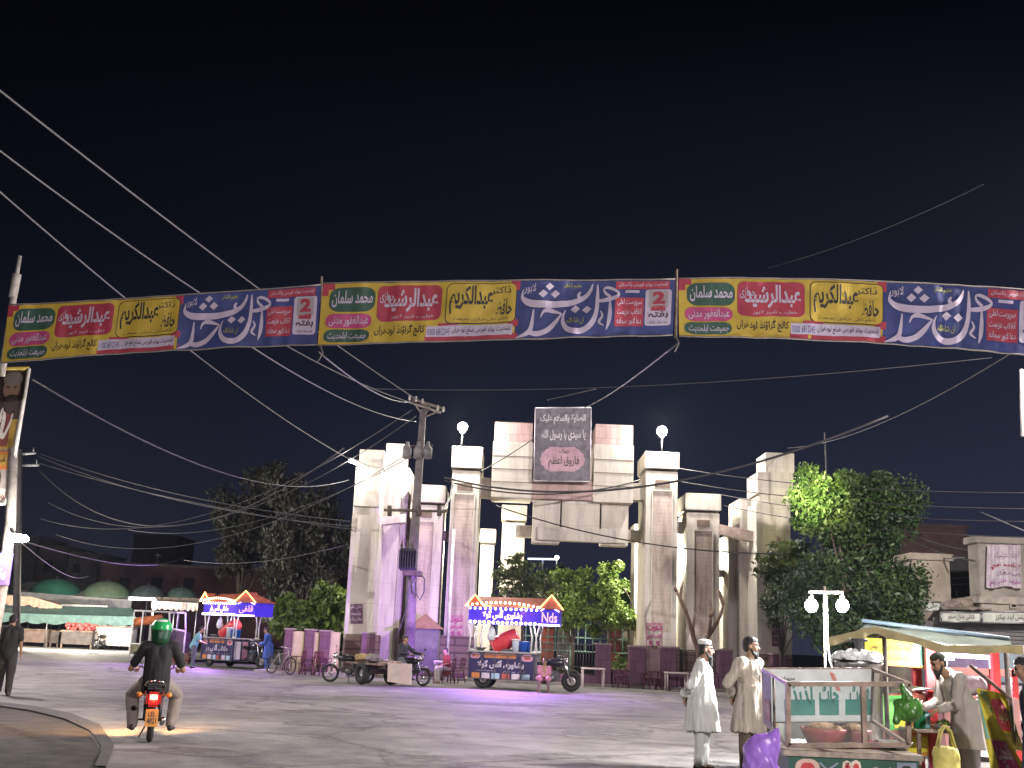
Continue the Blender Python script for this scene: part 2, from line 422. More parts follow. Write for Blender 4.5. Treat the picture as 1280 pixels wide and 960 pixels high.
def quadmap(TL, TR, BR, BL, off=0.0):
    TL, TR, BR, BL = V(TL), V(TR), V(BR), V(BL)
    n = (TR - TL).cross(TL - BL).normalized()
    def fn(u, v):
        return (BL * (1 - u) + BR * u) * (1 - v) + (TL * (1 - u) + TR * u) * v + n * off
    return fn
def lift(fn, d, eps=.002):
    def g(u, v):
        p = fn(u, v); a = fn(u + eps, v) - p; b = fn(u, v + eps) - p
        return p + a.cross(b).normalized() * d
    return g
# ---------------------------------------------------------------- organic surfaces: one continuous skin grown round a set of tapered volumes
def _capsule(p0, r0, p1, r1, n=12):
    p0, p1 = V(p0), V(p1); d = p1 - p0; L = d.length
    d = d / L if L > 1e-6 else V((0, 0, 1)); a = d.orthogonal().normalized(); b = d.cross(a)
    rings = [(-math.sin(t) * r0, math.cos(t) * r0) for t in [math.pi / 2 * k / 4 for k in (3.7, 3, 2, 1, 0)]] + [(L + math.sin(t) * r1, math.cos(t) * r1) for t in [math.pi / 2 * k / 4 for k in (0, 1, 2, 3, 3.7)]]
    vs = [p0 + d * h + (a * math.cos(2 * math.pi * k / n) + b * math.sin(2 * math.pi * k / n)) * r for h, r in rings for k in range(n)]
    m = len(rings)
    fs = [(i * n + k, i * n + (k + 1) % n, (i + 1) * n + (k + 1) % n, (i + 1) * n + k) for i in range(m - 1) for k in range(n)]
    fs += [tuple(range(n - 1, -1, -1)), tuple((m - 1) * n + k for k in range(n))]
    return vs, fs
def _ellipsoid(c, r, rot=None, n=16, m=10):
    vs = []; fs = []
    pr = [(math.sin(math.pi * (i + .15) / (m + .3)), -math.cos(math.pi * (i + .15) / (m + .3))) for i in range(m + 1)]
    for q, z in pr:
        for k in range(n):
            t = 2 * math.pi * k / n; p = V((q * math.cos(t) * r[0], q * math.sin(t) * r[1], z * r[2]))
            vs.append((rot @ p if rot is not None else p) + V(c))
    fs = [(i * n + k, i * n + (k + 1) % n, (i + 1) * n + (k + 1) % n, (i + 1) * n + k) for i in range(m) for k in range(n)]
    fs += [tuple(range(n - 1, -1, -1)), tuple(m * n + k for k in range(n))]
    return vs, fs
def _loft(rings, n=20):
    vs = []; 
    for (c, rx, ry) in rings:
        for k in range(n):
            t = 2 * math.pi * k / n; vs.append(V(c) + V((rx * math.cos(t), ry * math.sin(t), 0)))
    m = len(rings)
    fs = [(i * n + k, i * n + (k + 1) % n, (i + 1) * n + (k + 1) % n, (i + 1) * n + k) for i in range(m - 1) for k in range(n)]
    fs += [tuple(range(n - 1, -1, -1)), tuple((m - 1) * n + k for k in range(n))]
    if rings[0][0][2] > rings[-1][0][2]: fs = [tuple(reversed(f)) for f in fs]
    return vs, fs
def blob(name, prims, mats, parent, voxel=.012, smooth=2, fold=None):
    mb = MB()
    for p in prims:
        if p[0] == 'c': g = _capsule(*p[1:5])
        elif p[0] == 'e': g = _ellipsoid(p[1], p[2], p[4] if len(p) > 4 else None)
        else: g = _loft(p[1])
        mb.add(*g)
    tmp = mb.build('tmp_skin', [], None)
    md = tmp.modifiers.new('r', 'REMESH'); md.mode = 'VOXEL'; md.voxel_size = voxel
    dg = bpy.context.evaluated_depsgraph_get()
    me = bpy.data.meshes.new_from_object(tmp.evaluated_get(dg))
    om = tmp.data; bpy.data.objects.remove(tmp); bpy.data.meshes.remove(om)
    nv = len(me.vertices); co = np.empty(nv * 3); me.vertices.foreach_get('co', co); co = co.reshape(-1, 3)
    ne = len(me.edges); ed = np.empty(ne * 2, dtype=np.int64); me.edges.foreach_get('vertices', ed); ed = ed.reshape(-1, 2)
    for _ in range(smooth):
        s = np.zeros_like(co); c = np.zeros(nv)
        np.add.at(s, ed[:, 0], co[ed[:, 1]]); np.add.at(s, ed[:, 1], co[ed[:, 0]])
        np.add.at(c, ed[:, 0], 1); np.add.at(c, ed[:, 1], 1)
        co = co * .5 + .5 * s / np.maximum(c, 1)[:, None]
    me.vertices.foreach_set('co', co.ravel()); me.update()
    if fold:
        amp, fx, fz = fold
        nr = np.empty(nv * 3); me.vertices.foreach_get('normal', nr); nr = nr.reshape(-1, 3)
        d = np.array([noise.noise(V((p[0] * fx, p[1] * fx, p[2] * fz + 3.7))) + .5 * noise.noise(V((p[0] * fx * 2.3, p[1] * fx * 2.3, p[2] * fz * 1.7))) for p in co])
        co = co + nr * (d * amp)[:, None]; me.vertices.foreach_set('co', co.ravel())
    if not isinstance(mats, (list, tuple)): mats = [mats]
    for m in mats: me.materials.append(m)
    np_ = len(me.polygons); me.polygons.foreach_set('use_smooth', [True] * np_)
    if len(mats) > 1:
        ce = np.empty(np_ * 3); me.polygons.foreach_get('center', ce); ce = ce.reshape(-1, 3)
        best = np.full(np_, 1e9); idx = np.zeros(np_, dtype=np.int32)
        for p in prims:
            if p[0] == 'c':
                a, b = np.array(p[1]), np.array(p[3]); ab = b - a; q = float(ab @ ab) or 1e-9
                t = np.clip(((ce - a) @ ab) / q, 0, 1); dd = np.linalg.norm(ce - a - t[:, None] * ab, axis=1) - (p[2] + (p[4] - p[2]) * t); mi = p[5]
            elif p[0] == 'e':
                q = ce - np.array(p[1])
                if len(p) > 4: q = q @ np.array(p[4])
                k = np.linalg.norm(q / np.array(p[2]), axis=1); dd = (k - 1) * min(p[2]); mi = p[3]
            else: continue
            if mi > 0: dd = dd - .004
            w = dd < best; best[w] = dd[w]; idx[w] = mi
        me.polygons.foreach_set('material_index', idx)
    me.name = name; me.update()
    o = bpy.data.objects.new(name, me); COL.objects.link(o)
    if parent is not None: o.parent = parent
    return o

SK = lambda: M('skin', (.33, .19, .125), .55, var=.08, scale=14)
BLK = lambda: M('black_hair', (.012, .011, .012), .55, var=.3, scale=60, bump=.6, bscale=120)
def stand(h=1.75, lean=0.0, spread=.10, step=0.0, arms='down'):
    k = h / 1.75; J = {}
    P = lambda x, y, z: V((x * k, y * k, z * k))
    J['k'] = k
    J['pelvis'] = P(0, 0, .95); J['chest'] = P(math.sin(lean) * .38, 0, .95 + math.cos(lean) * .33)
    up = V((math.sin(lean), 0, math.cos(lean))); J['up'] = up
    J['neck'] = J['pelvis'] + up * .52 * k; J['head'] = J['pelvis'] + up * .675 * k + P(.035, 0, 0); J['hd'] = V((1, 0, 0))
    for s, n in ((1, 'l'), (-1, 'r')):
        J[n + 'sh'] = J['pelvis'] + up * .46 * k + P(0, s * .185, 0)
        J[n + 'hip'] = P(0, s * .09, .90); J[n + 'kn'] = P(.02 + s * step * .5, s * (.09 + spread * .2), .5); J[n + 'an'] = P(s * step, s * (.09 + spread * .3), .08)
        if arms == 'behind':
            J[n + 'el'] = J[n + 'sh'] + P(-.13, s * .09, -.27); J[n + 'wr'] = P(-.24, s * .035, .96 - .02 * s)
        else:
            J[n + 'el'] = J[n + 'sh'] + P(-.03, s * .05, -.29); J[n + 'wr'] = J[n + 'el'] + P(.07, s * .0, -.24)
    return J
def hand_prims(w, d, nrm, side, k=1.0, curl=.5, mi=0):
    d = V(d).normalized(); nrm = V(nrm); nrm = (nrm - d * nrm.dot(d)).normalized(); sdv = d.cross(nrm) * side
    rot = Matrix((d, sdv, nrm)).transposed(); out = []
    out.append(('e', w + d * .045 * k, (.05 * k, .04 * k, .017 * k), mi, rot)); out.append(('c', w - d * .02, .024 * k, w + d * .02, .022 * k, mi))
    for i, (o, L) in enumerate(((-.030, .062), (-.010, .074), (.010, .070), (.029, .054))):
        b = w + d * .085 * k + sdv * o * k; m_ = b + (d * math.cos(curl) - nrm * math.sin(curl)) * L * .55 * k; e = m_ + (d * math.cos(curl * 2.2) - nrm * math.sin(curl * 2.2)) * L * .5 * k
        out += [('c', b - d * .02 * k, .0095 * k, m_, .009 * k, mi), ('c', m_, .009 * k, e, .0075 * k, mi)]
    b = w + d * .025 * k - sdv * .032 * k; m_ = b + (d * .75 - sdv * .65).normalized() * .035 * k; e = m_ + (d * .95 - sdv * .1 - nrm * .3).normalized() * .032 * k
    out += [('c', b, .013 * k, m_, .0105 * k, mi), ('c', m_, .0105 * k, e, .0085 * k, mi)]
    return out
def head_prims(c, d, k=1.0, tilt=0.0):
    """c head centre, d facing; materials 0 skin 1 eye 2 brow 3 lip"""
    d = V(d).normalized(); s = V((0, 0, 1)).cross(d).normalized(); u = d.cross(s)
    rot = Matrix((d, s, u)).transposed()
    P = lambda x, y, z: c + (d * x + s * y + u * z) * k
    pr = [('e', P(-.012, 0, .03), (.098 * k, .076 * k, .092 * k), 0, rot), ('e', P(.022, 0, -.035), (.07 * k, .062 * k, .085 * k), 0, rot), ('e', P(.052, 0, -.095), (.032 * k, .034 * k, .026 * k), 0, rot),
          ('c', P(.082, 0, .012), .011 * k, P(.108, 0, -.03), .015 * k, 0), ('e', P(.098, 0, -.034), (.014 * k, .02 * k, .01 * k), 0, rot), ('e', P(.07, .0, .035), (.03 * k, .055 * k, .014 * k), 0, rot)]
    for q in (1, -1):
        pr += [('e', P(-.012, q * .078, -.005), (.022 * k, .012 * k, .034 * k), 0, rot), ('e', P(.082, q * .03, .01), (.010 * k, .011 * k, .005 * k), 1, rot),
               ('c', P(.092, q * .016, .033), .0045 * k, P(.082, q * .044, .034), .004 * k, 2), ('e', P(.055, q * .04, -.02), (.03 * k, .022 * k, .026 * k), 0, rot)]
    pr += [('c', P(.088, .02, -.066), .0075 * k, P(.088, -.02, -.066), .0075 * k, 3)]
    return pr, P, rot
def face_mats(): return [SK(), M('eye_dark', (.02, .015, .012), .2, var=0), BLK(), M('lip', (.24, .09, .075), .5, var=0)]
def body(root, J, voxel=.008, curl=.6, nrmL=None, nrmR=None, feet=True, hands=True):
    k = J['k']; hp, P, rot = head_prims(J['head'], J['hd'], k); pr = list(hp)
    up = J['up']
    pr += [('c', J['neck'] - up * .06 * k, .068 * k, J['head'] - up * .06 * k, .06 * k, 0), ('c', J['neck'] - up * .05 * k + V((0, .05, 0)), .055 * k, J['lsh'] + V((0, -.04, .01)), .05 * k, 0), ('c', J['neck'] - up * .05 * k - V((0, .05, 0)), .055 * k, J['rsh'] + V((0, .04, .01)), .05 * k, 0),
           ('c', J['pelvis'] + up * .36 * k, .115 * k, J['pelvis'] + up * .18 * k, .12 * k, 0), ('c', J['lsh'], .06 * k, J['rsh'], .06 * k, 0), ('c', J['pelvis'] + up * .2 * k, .12 * k, J['pelvis'], .13 * k, 0),
           ('c', J['lhip'], .1 * k, J['rhip'], .1 * k, 0)]
    for n, s in (('l', 1), ('r', -1)):
        pr += [('c', J[n + 'sh'], .052 * k, J[n + 'el'], .041 * k, 0), ('c', J[n + 'el'], .041 * k, J[n + 'wr'], .027 * k, 0),
               ('c', J[n + 'hip'], .088 * k, J[n + 'kn'], .058 * k, 0), ('c', J[n + 'kn'], .056 * k, J[n + 'an'], .036 * k, 0)]
        f = J.get(n + 'toe', J[n + 'an'] + V((.13 * k, s * .02, -.055 * k)))
        pr += [('c', J[n + 'an'] + V((-.03, 0, -.045)) * k, .032 * k, f, .026 * k, 0)]
        if hands:
            nr = (nrmL if s > 0 else nrmR) or V((0, s, 0))
            pr += hand_prims(J[n + 'wr'], J.get(n + 'hd', J[n + 'wr'] - J[n + 'el']), nr, s, k, curl)
    o = blob('body', pr, face_mats(), root, voxel, 2)
    return o, P, rot
def hair(root, J, P, rot, cap=False, beard=0, voxel=.009, top=True):
    k = J['k']; b = BLK()
    pr = [('e', P(-.028, 0, .034), (.094 * k, .083 * k, .085 * k), 0, rot), ('e', P(-.055, 0, -.01), (.055 * k, .076 * k, .07 * k), 0, rot)]
    if top: pr.append(('e', P(-.005, 0, .075), (.092 * k, .074 * k, .058 * k), 0, rot))
    blob('hair', pr, b, root, voxel, 1, (.004, 30, 30))
    if beard:
        q = [('c', P(.0, .066, -.03), .014 * k, P(.045, .05, -.1), .02 * k, 0), ('c', P(.0, -.066, -.03), .014 * k, P(.045, -.05, -.1), .02 * k, 0),
             ('c', P(.06, .03, -.1), .03 * k, P(.06, -.03, -.1), .03 * k, 0), ('c', P(.066, 0, -.1), .036 * k, P(.072, 0, -.1 - .09 * beard), .03 * k, 0),
             ('c', P(.093, .026, -.05), .008 * k, P(.093, -.026, -.05), .008 * k, 0), ('c', P(.088, .03, -.055), .009 * k, P(.07, .035, -.1), .014 * k, 0), ('c', P(.088, -.03, -.055), .009 * k, P(.07, -.035, -.1), .014 * k, 0)]
        blob('beard', q, b, root, voxel, 1, (.005, 40, 25))
def kameez(root, J, mat, voxel=.011, hem=.50, flare=.06, back=0.0, sleeve='long', amp=.011, name='kameez', belly=0.0):
    k = J['k']; up = J['up']
    pr = [('c', J['lsh'] + V((0, -.02, 0)), .078 * k, J['rsh'] + V((0, .02, 0)), .078 * k, 0), ('c', J['pelvis'] + up * .37 * k + V((.01, .05, 0)) * k, .135 * k, J['pelvis'] + up * .12 * k + V((.01 + belly, .03, 0)) * k, .15 * k, 0),
          ('c', J['pelvis'] + up * .37 * k + V((.01, -.05, 0)) * k, .135 * k, J['pelvis'] + up * .12 * k + V((.01 + belly, -.03, 0)) * k, .15 * k, 0), ('c', J['neck'] - up * .08 * k, .085 * k, J['neck'] - up * .015 * k, .075 * k, 0)] + [('c', J['neck'] - up * .055 * k + V((0, s * .05, 0)), .068 * k, J[n + 'sh'] + V((0, -s * .03, .015)), .072 * k, 0) for s, n in ((1, 'l'), (-1, 'r'))]
    z1 = J['pelvis'].z + .18 * k; z2 = hem * k; r = []
    for i in range(7):
        t = i / 6; z = z1 + (z2 - z1) * t; c = J['pelvis']
        r.append(((c.x + belly * k * (1 - t) - back * t * t, c.y, z), (.165 + flare * t) * k, (.205 + flare * .8 * t) * k))
    pr.append(('l', r, 0))
    for n in 'lr':
        if sleeve == 'long':
            e = J[n + 'el'] + (J[n + 'wr'] - J[n + 'el']) * .92
            pr += [('c', J[n + 'sh'], .08 * k, J[n + 'el'], .068 * k, 0), ('c', J[n + 'el'], .066 * k, e, .052 * k, 0)]
        else: pr += [('c', J[n + 'sh'], .077 * k, J[n + 'sh'] + (J[n + 'el'] - J[n + 'sh']) * .75, .072 * k, 0)]
    return blob(name, pr, mat, root, voxel, 2, (amp, 13, 2.4))
def shirt(root, J, mat, voxel=.011, hem=-.04, sleeve='short'):
    k = J['k']; up = J['up']
    pr = [('c', J['lsh'] + V((0, -.02, 0)), .075 * k, J['rsh'] + V((0, .02, 0)), .075 * k, 0), ('c', J['neck'] - up * .08 * k, .085 * k, J['neck'] - up * .02 * k, .074 * k, 0)] + [('c', J['neck'] - up * .055 * k + V((0, s * .05, 0)), .066 * k, J[n + 'sh'] + V((0, -s * .03, .015)), .07 * k, 0) for s, n in ((1, 'l'), (-1, 'r'))]
    for s in (1, -1):
        pr.append(('c', J['pelvis'] + up * .37 * k + V((0, .065 * s, 0)) * k, .13 * k, J['pelvis'] + up * hem * k + V((0, .055 * s, 0)) * k, .14 * k, 0))
    pr.append(('c', J['pelvis'] + up * .3 * k, .13 * k, J['pelvis'] + up * (hem - .03) * k, .168 * k, 0))
    for n in 'lr':
        if sleeve == 'short': pr += [('c', J[n + 'sh'], .076 * k, J[n + 'sh'] + (J[n + 'el'] - J[n + 'sh']) * .72, .068 * k, 0)]
        else: pr += [('c', J[n + 'sh'], .076 * k, J[n + 'el'], .064 * k, 0), ('c', J[n + 'el'], .064 * k, J[n + 'el'] + (J[n + 'wr'] - J[n + 'el']) * .9, .05 * k, 0)]
    return blob('shirt', pr, mat, root, voxel, 3, (.008, 8, 5))
def trousers(root, J, mat, voxel=.011, loose=1.0, name='trousers', amp=.01, to=.95):
    k = J['k']; pr = [('c', J['lhip'] + V((0, -.03, .03)), .125 * k, J['rhip'] + V((0, .03, .03)), .125 * k, 0), ('c', J['pelvis'], .14 * k, J['pelvis'] + J['up'] * .06, .14 * k, 0)]
    for n in 'lr':
        e = J[n + 'kn'] + (J[n + 'an'] - J[n + 'kn']) * to
        pr += [('c', J[n + 'hip'], .112 * k, J[n + 'kn'], .082 * k * loose, 0), ('c', J[n + 'kn'], .08 * k * loose, e, .06 * k * loose, 0)]
    return blob(name, pr, mat, root, voxel, 3, (amp, 9, 3))
def shoes(root, J, mat):
    k = J['k']
    for n, s in (('l', 1), ('r', -1)):
        a = J[n + 'an']; t = J.get(n + 'toe', a + V((.14 * k, s * .02, -.05 * k)))
        blob('shoe', [('c', a + V((-.04, 0, -.04)) * k, .042 * k, t, .034 * k, 0), ('c', a + V((-.03, 0, -.02)) * k, .045 * k, a + V((.03, 0, -.03)) * k, .045 * k, 0)], mat, root, .012, 1)

# ---------------------------------------------------------------- trees
def leaf_mesh(name, clumps, size, mats, parent, seed=1, shell=.55, droop=0.0, elong=1.8):
    rg = np.random.default_rng(seed); Vs = []; Ms = []
    for (c, r, n, mi) in clumps:
        d = rg.normal(size=(n, 3)); d /= np.linalg.norm(d, axis=1)[:, None]
        rad = shell + (1 - shell) * rg.random(n) ** .6; rad *= 1 + .16 * rg.normal(size=n)
        p = np.array(c) + d * rad[:, None] * np.array(r)
        a = rg.normal(size=(n, 3)); a[:, 2] -= droop; a /= np.linalg.norm(a, axis=1)[:, None]
        b = np.cross(a, rg.normal(size=(n, 3))); b /= np.linalg.norm(b, axis=1)[:, None]
        s = size * (.6 + .8 * rg.random(n))[:, None]; nn = np.cross(a, b)
        q = np.stack([p - a * s * elong * .5, p + b * s * .38 - nn * s * .1, p + a * s * elong * .5, p - b * s * .38 - nn * s * .1], axis=1)
        Vs.append(q.reshape(-1, 3)); Ms.append(np.where(rg.random(n) < .8, mi, (mi + 1) % len(mats)))
    co = np.concatenate(Vs); mi = np.concatenate(Ms); nf = len(mi)
    iv = np.array(world_matrix(parent).inverted()); co = co @ iv[:3, :3].T + iv[:3, 3]
    me = bpy.data.meshes.new(name); me.vertices.add(len(co)); me.vertices.foreach_set('co', co.ravel())
    me.loops.add(nf * 4); me.loops.foreach_set('vertex_index', np.arange(nf * 4, dtype=np.int32))
    me.polygons.add(nf); me.polygons.foreach_set('loop_start', np.arange(0, nf * 4, 4, dtype=np.int32))
    for m in mats: me.materials.append(m)
    me.polygons.foreach_set('material_index', mi.astype(np.int32)); me.update(calc_edges=True)
    o = bpy.data.objects.new(name, me); COL.objects.link(o); o.parent = parent
    return o
def tree(name, label, base, top, crowns, leaf, mats, bark, tr=.15, seed=1, group=None, shell=.35, droop=0, sub=10, per=None, elong=1.8):
    """crowns: big masses (centre, radii, leaves); each is broken into small clumps on limbs"""
    rg = random.Random(seed); t = thing(name, label, 'tree', base, 0, group)
    base = V(base); top = V(top); b = MB()
    mid = [base + (top - base) * f + V((rg.uniform(-.12, .12), rg.uniform(-.1, .1), 0)) * (top - base).length * .15 * (f > 0) for f in (0, .3, .6, 1)]
    b.tube(mid, [tr, tr * .8, tr * .6, tr * .4], 8)
    cl = []
    for (c, r, n, mi) in crowns:
        c = V(c)
        for k in range(sub):
            d = V((rg.gauss(0, 1), rg.gauss(0, 1), rg.gauss(0, 1))).normalized()
            q = c + V((d.x * r[0], d.y * r[1], d.z * r[2])) * rg.uniform(.45, 1.0)
            s = rg.uniform(.22, .52); cl.append((tuple(q), tuple(x * s for x in r), max(20, int(n / sub)), mi))
            if k % 2 == 0:
                st = mid[rg.choice((1, 2, 3))]; b.tube([st, (st + q) / 2 + V((0, 0, .12)), q], [tr * .38, tr * .22, tr * .06], 5)
        cl.append((tuple(c), tuple(x * .6 for x in r), n // 4, mi))
    b.build('trunk', bark, t, world=True)
    leaf_mesh('crown', cl, leaf, mats, t, seed, shell, droop, elong)
    return t

# ---------------------------------------------------------------- vehicles
def wheel(parent, c, Rw, rw, spokes=18, mat_t=None, rim=None, hub=.05, name='wheel', disc=False):
    tyre = MB(); tyre.torus(c, Rw - rw, rw, 'Y', 32, 8); o = tyre.build(name, mat_t or M('tyre_rubber', (.018, .018, .018), .8, bump=.4, bscale=60), parent)
    r = MB(); rr = Rw - rw * 1.75; r.torus(c, rr, rw * .28, 'Y', 32, 6)
    r.lathe([(hub * .5, -hub), (hub, -hub * .7), (hub, hub * .7), (hub * .5, hub)], 12, c, axis='Y')
    if disc: r.lathe([(rr, -.012), (rr * .55, -.03), (hub, -.03), (hub, .03), (rr * .55, .03), (rr, .012)], 24, c, axis='Y')
    else:
        for k in range(spokes):
            a = 2 * math.pi * k / spokes; r.tube([V(c) + V((math.cos(a) * hub, (.6 if k % 2 else -.6) * hub, math.sin(a) * hub)), V(c) + V((math.cos(a + .15) * rr, 0, math.sin(a + .15) * rr))], .0035, 4)
    r.build('rim', rim or M('chrome', (.62, .62, .64), .25, 1.0, var=.1), o)
    return o
def arc(c, r, a0, a1, n=8): return [V(c) + V((math.cos(R(a0 + (a1 - a0) * i / n)) * r, 0, math.sin(R(a0 + (a1 - a0) * i / n)) * r)) for i in range(n + 1)]
def motorcycle(label, paint, loc=(0, 0, 0), rz=0.0, group=None, front_only=False, cat='motorcycle', root_=None):
    t = root_ or thing('motorcycle', label, cat, loc, rz, group)
    chrome = M('chrome', (.62, .62, .64), .25, 1.0, var=.1); dark = M('engine_metal', (.12, .12, .125), .45, .7, var=.25, scale=12); blk = M('black_plastic', (.02, .02, .022), .5)
    Rw = .295
    wheel(t, (.62, 0, Rw), Rw, .042)
    if not front_only: wheel(t, (-.58, 0, Rw), Rw, .046)
    m = MB()
    for s in (1, -1): m.tube([(.62, s * .075, Rw), (.50, s * .075, .62), (.42, s * .075, .86)], .017, 8)
    m.tube([(.43, -.09, .80), (.43, .09, .80)], .02, 6); m.build('fork', chrome, t)
    for c, nm, a0, a1 in (((.62, 0, Rw), 'front_mudguard', 15, 165),) + ((((-.58, 0, Rw), 'rear_mudguard', 5, 170),) if not front_only else ()):
        g = MB(); fn = lambda u, v, c=c, a0=a0, a1=a1: V(c) + V((math.cos(R(a0 + (a1 - a0) * u)) * (.35 - .02 * (2 * v - 1) ** 2), (v - .5) * .13, math.sin(R(a0 + (a1 - a0) * u)) * (.35 - .02 * (2 * v - 1) ** 2)))
        g.grid(fn, 0, 0, 1, 1, 14, 6); o = g.build(nm, paint if nm[0] == 'f' else chrome, t)
    m = MB(); m.tube([(.42, 0, .86), (.36, 0, .72), (.25, 0, .42), (.05, 0, .27), (-.2, 0, .27), (-.25, 0, .45)], .02, 6)
    m.tube([(.36, 0, .72), (0, 0, .68), (-.3, 0, .68), (-.75, 0, .74)], .02, 6)
    if not front_only:
        for s in (1, -1):
            m.tube([(-.2, s * .09, .3), (-.58, s * .09, Rw)], .018, 6); m.tube([(-.58, s * .1, Rw), (-.48, s * .1, .66)], .026, 8); m.tube([(-.1, s * .05, .27), (-.1, s * .2, .27)], .014, 6)
        m.tube([(.0, .05, .25), (-.05, .16, .02)], .012, 6)
    m.build('frame', blk, t)
    m = MB(); m.lathe([(.02, -.13), (.1, -.13), (.12, -.1), (.12, .1), (.1, .13), (.02, .13)], 16, (.0, 0, .36), axis='Y')
    m.box((.02, -.07, .32), (.26, .07, .46), 0, .02)
    for k in range(6): m.box((.04 + k * .034, -.085, .33), (.055 + k * .034, .085, .5), 0)
    m.box((-.24, -.08, .36), (-.02, .08, .6), 0, .03); m.build('engine', dark, t)
    if not front_only:
        m = MB(); m.tube([(.24, -.06, .38), (.26, -.12, .26), (.1, -.14, .2), (-.3, -.14, .24), (-.85, -.15, .33)], [.018, .02, .022, .036, .04], 10); m.build('exhaust', chrome, t)
    m = MB(); fn = [(.02, -.30), (.08, -.28), (.115, -.15), (.125, .02), (.11, .18), (.06, .26), (.01, .28)]
    m.lathe(fn, 18, (.10, 0, .79), axis='X', sx=1.0, sy=.95); m.build('fuel_tank', paint, t)
    m = MB(); m.box((-.72, -.13, .72), (-.12, .13, .80), 0, .035); m.build('seat', M('seat_vinyl', (.018, .018, .02), .45), t)
    m = MB(); m.tube([(.36, .36, .98), (.42, .24, .99), (.43, .08, .93), (.43, -.08, .93), (.42, -.24, .99), (.36, -.36, .98)], .012, 8); h = m.build('handlebar', chrome, t)
    for s in (1, -1):
        g = MB(); g.tube([(.41, s * .26, .99), (.36, s * .37, .98)], .019, 8); g.build('grip', blk, h)
        g = MB(); g.tube([(.42, s * .22, .99), (.42, s * .3, 1.16)], .006, 5); g.lathe([(.0, 0), (.05, .003), (.055, .014), (.0, .02)], 12, (.40, s * .32, 1.18), axis='X', sy=.7); g.build('mirror', blk, h)
    m = MB(); m.lathe([(.02, -.1), (.07, -.08), (.088, -.01), (.09, .03), (.075, .045), (.0, .05)], 16, (.51, 0, .86), axis='X'); m.build('headlight', chrome, t)
    if not front_only:
        m = MB(); m.box((-.955, -.085, .24), (-.935, .085, .47), 0, .004); m.build('number_plate', M('plate_yellow', (.62, .28, .05), .5), t)
        m = MB(); m.box((-.95, -.10, .50), (-.80, .10, .70), 0, .035); m.build('tail_light', M('tail_lens', (.42, .01, .012), .25), t)
        m = MB()
        for s in (1, -1): m.tube([(-.4, s * .13, .74), (-.75, s * .135, .78), (-.92, s * .1, .84), (-.92, 0, .85)], .009, 6)
        m.build('grab_rail', chrome, t)
        for s in (1, -1):
            m = MB(); m.box((-.5, s * .12 - .012, .45), (-.16, s * .12 + .012, .7), 0, .01); m.build('side_panel', paint, t)
    return t
def bicycle(label, loc, rz, paint):
    t = thing('bicycle', label, 'bicycle', loc, rz)
    blk = M('black_plastic', (.02, .02, .022), .5)
    wheel(t, (.53, 0, .33), .33, .026, 20, hub=.03); wheel(t, (-.5, 0, .33), .33, .026, 20, hub=.03)
    m = MB()
    for a, b in (((-.5, 0, .33), (0, 0, .29)), ((0, 0, .29), (.36, 0, .72)), ((-.14, 0, .72), (.36, 0, .80)), ((0, 0, .29), (-.17, 0, .84)), ((-.14, 0, .74), (-.5, 0, .33)), ((.34, 0, .93), (.53, 0, .33))): m.tube([a, b], .016, 6)
    m.torus((0, 0, .29), .09, .008, 'Y', 16, 5); m.build('frame', paint, t)
    m = MB(); m.tube([(.22, .28, .98), (.34, .2, 1.0), (.36, 0, .95), (.34, -.2, 1.0), (.22, -.28, .98)], .012, 6); m.build('handlebar', M('chrome'), t)
    m = MB(); m.prism([(-.3, -.08), (-.3, .08), (-.16, .06), (.0, .02), (.0, -.02), (-.16, -.06)], .84, .89, plane='XY'); m.build('saddle', blk, t)
    m = MB(); m.box((-.72, -.07, .70), (-.3, .07, .715)); m.tube([(-.7, .06, .7), (-.5, .03, .33)], .007, 5); m.tube([(-.7, -.06, .7), (-.5, -.03, .33)], .007, 5); m.build('carrier', blk, t)
    return t
def plastic_chair(label, loc, rz, mat, group='plastic chairs along the park wall'):
    t = thing('plastic_chair', label, 'chair', loc, rz, group)
    m = MB(); m.box((-.22, -.22, .42), (.22, .22, .45), 0, .012); m.build('seat', mat, t)
    m = MB(); fn = lambda u, v: V((-.21 - .07 * v, (u - .5) * .42 * (1 - .15 * v), .45 + .42 * v + .03 * math.sin(u * math.pi)))
    for k in range(5): m.grid(fn, .04 + k * .2, 0, .16 + k * .2, 1, 2, 5)
    m.grid(fn, 0, .82, 1, 1.0, 6, 2); m.build('backrest', mat, t)
    for sx in (1, -1):
        for sy in (1, -1):
            m = MB(); m.tube([(sx * .24, sy * .24, 0), (sx * .19, sy * .19, .43)], [.022, .03], 6); m.build('leg', mat, t)
    for sy in (1, -1):
        m = MB(); m.tube([(-.25, sy * .22, .66), (0, sy * .25, .67), (.2, sy * .24, .64), (.2, sy * .22, .44)], .02, 6); m.build('armrest', mat, t)
    return t
# ================================================================ THE GROUND
asphalt = mat_ground()
g = MB()
N = 60
def gfn(u, v): return V((-400 + 800 * u, -60 + 760 * v, 0))
g.grid(gfn, 0, 0, 1, 1, 8, 8, smooth=False)
tag(g.build('road', asphalt), kind='structure')
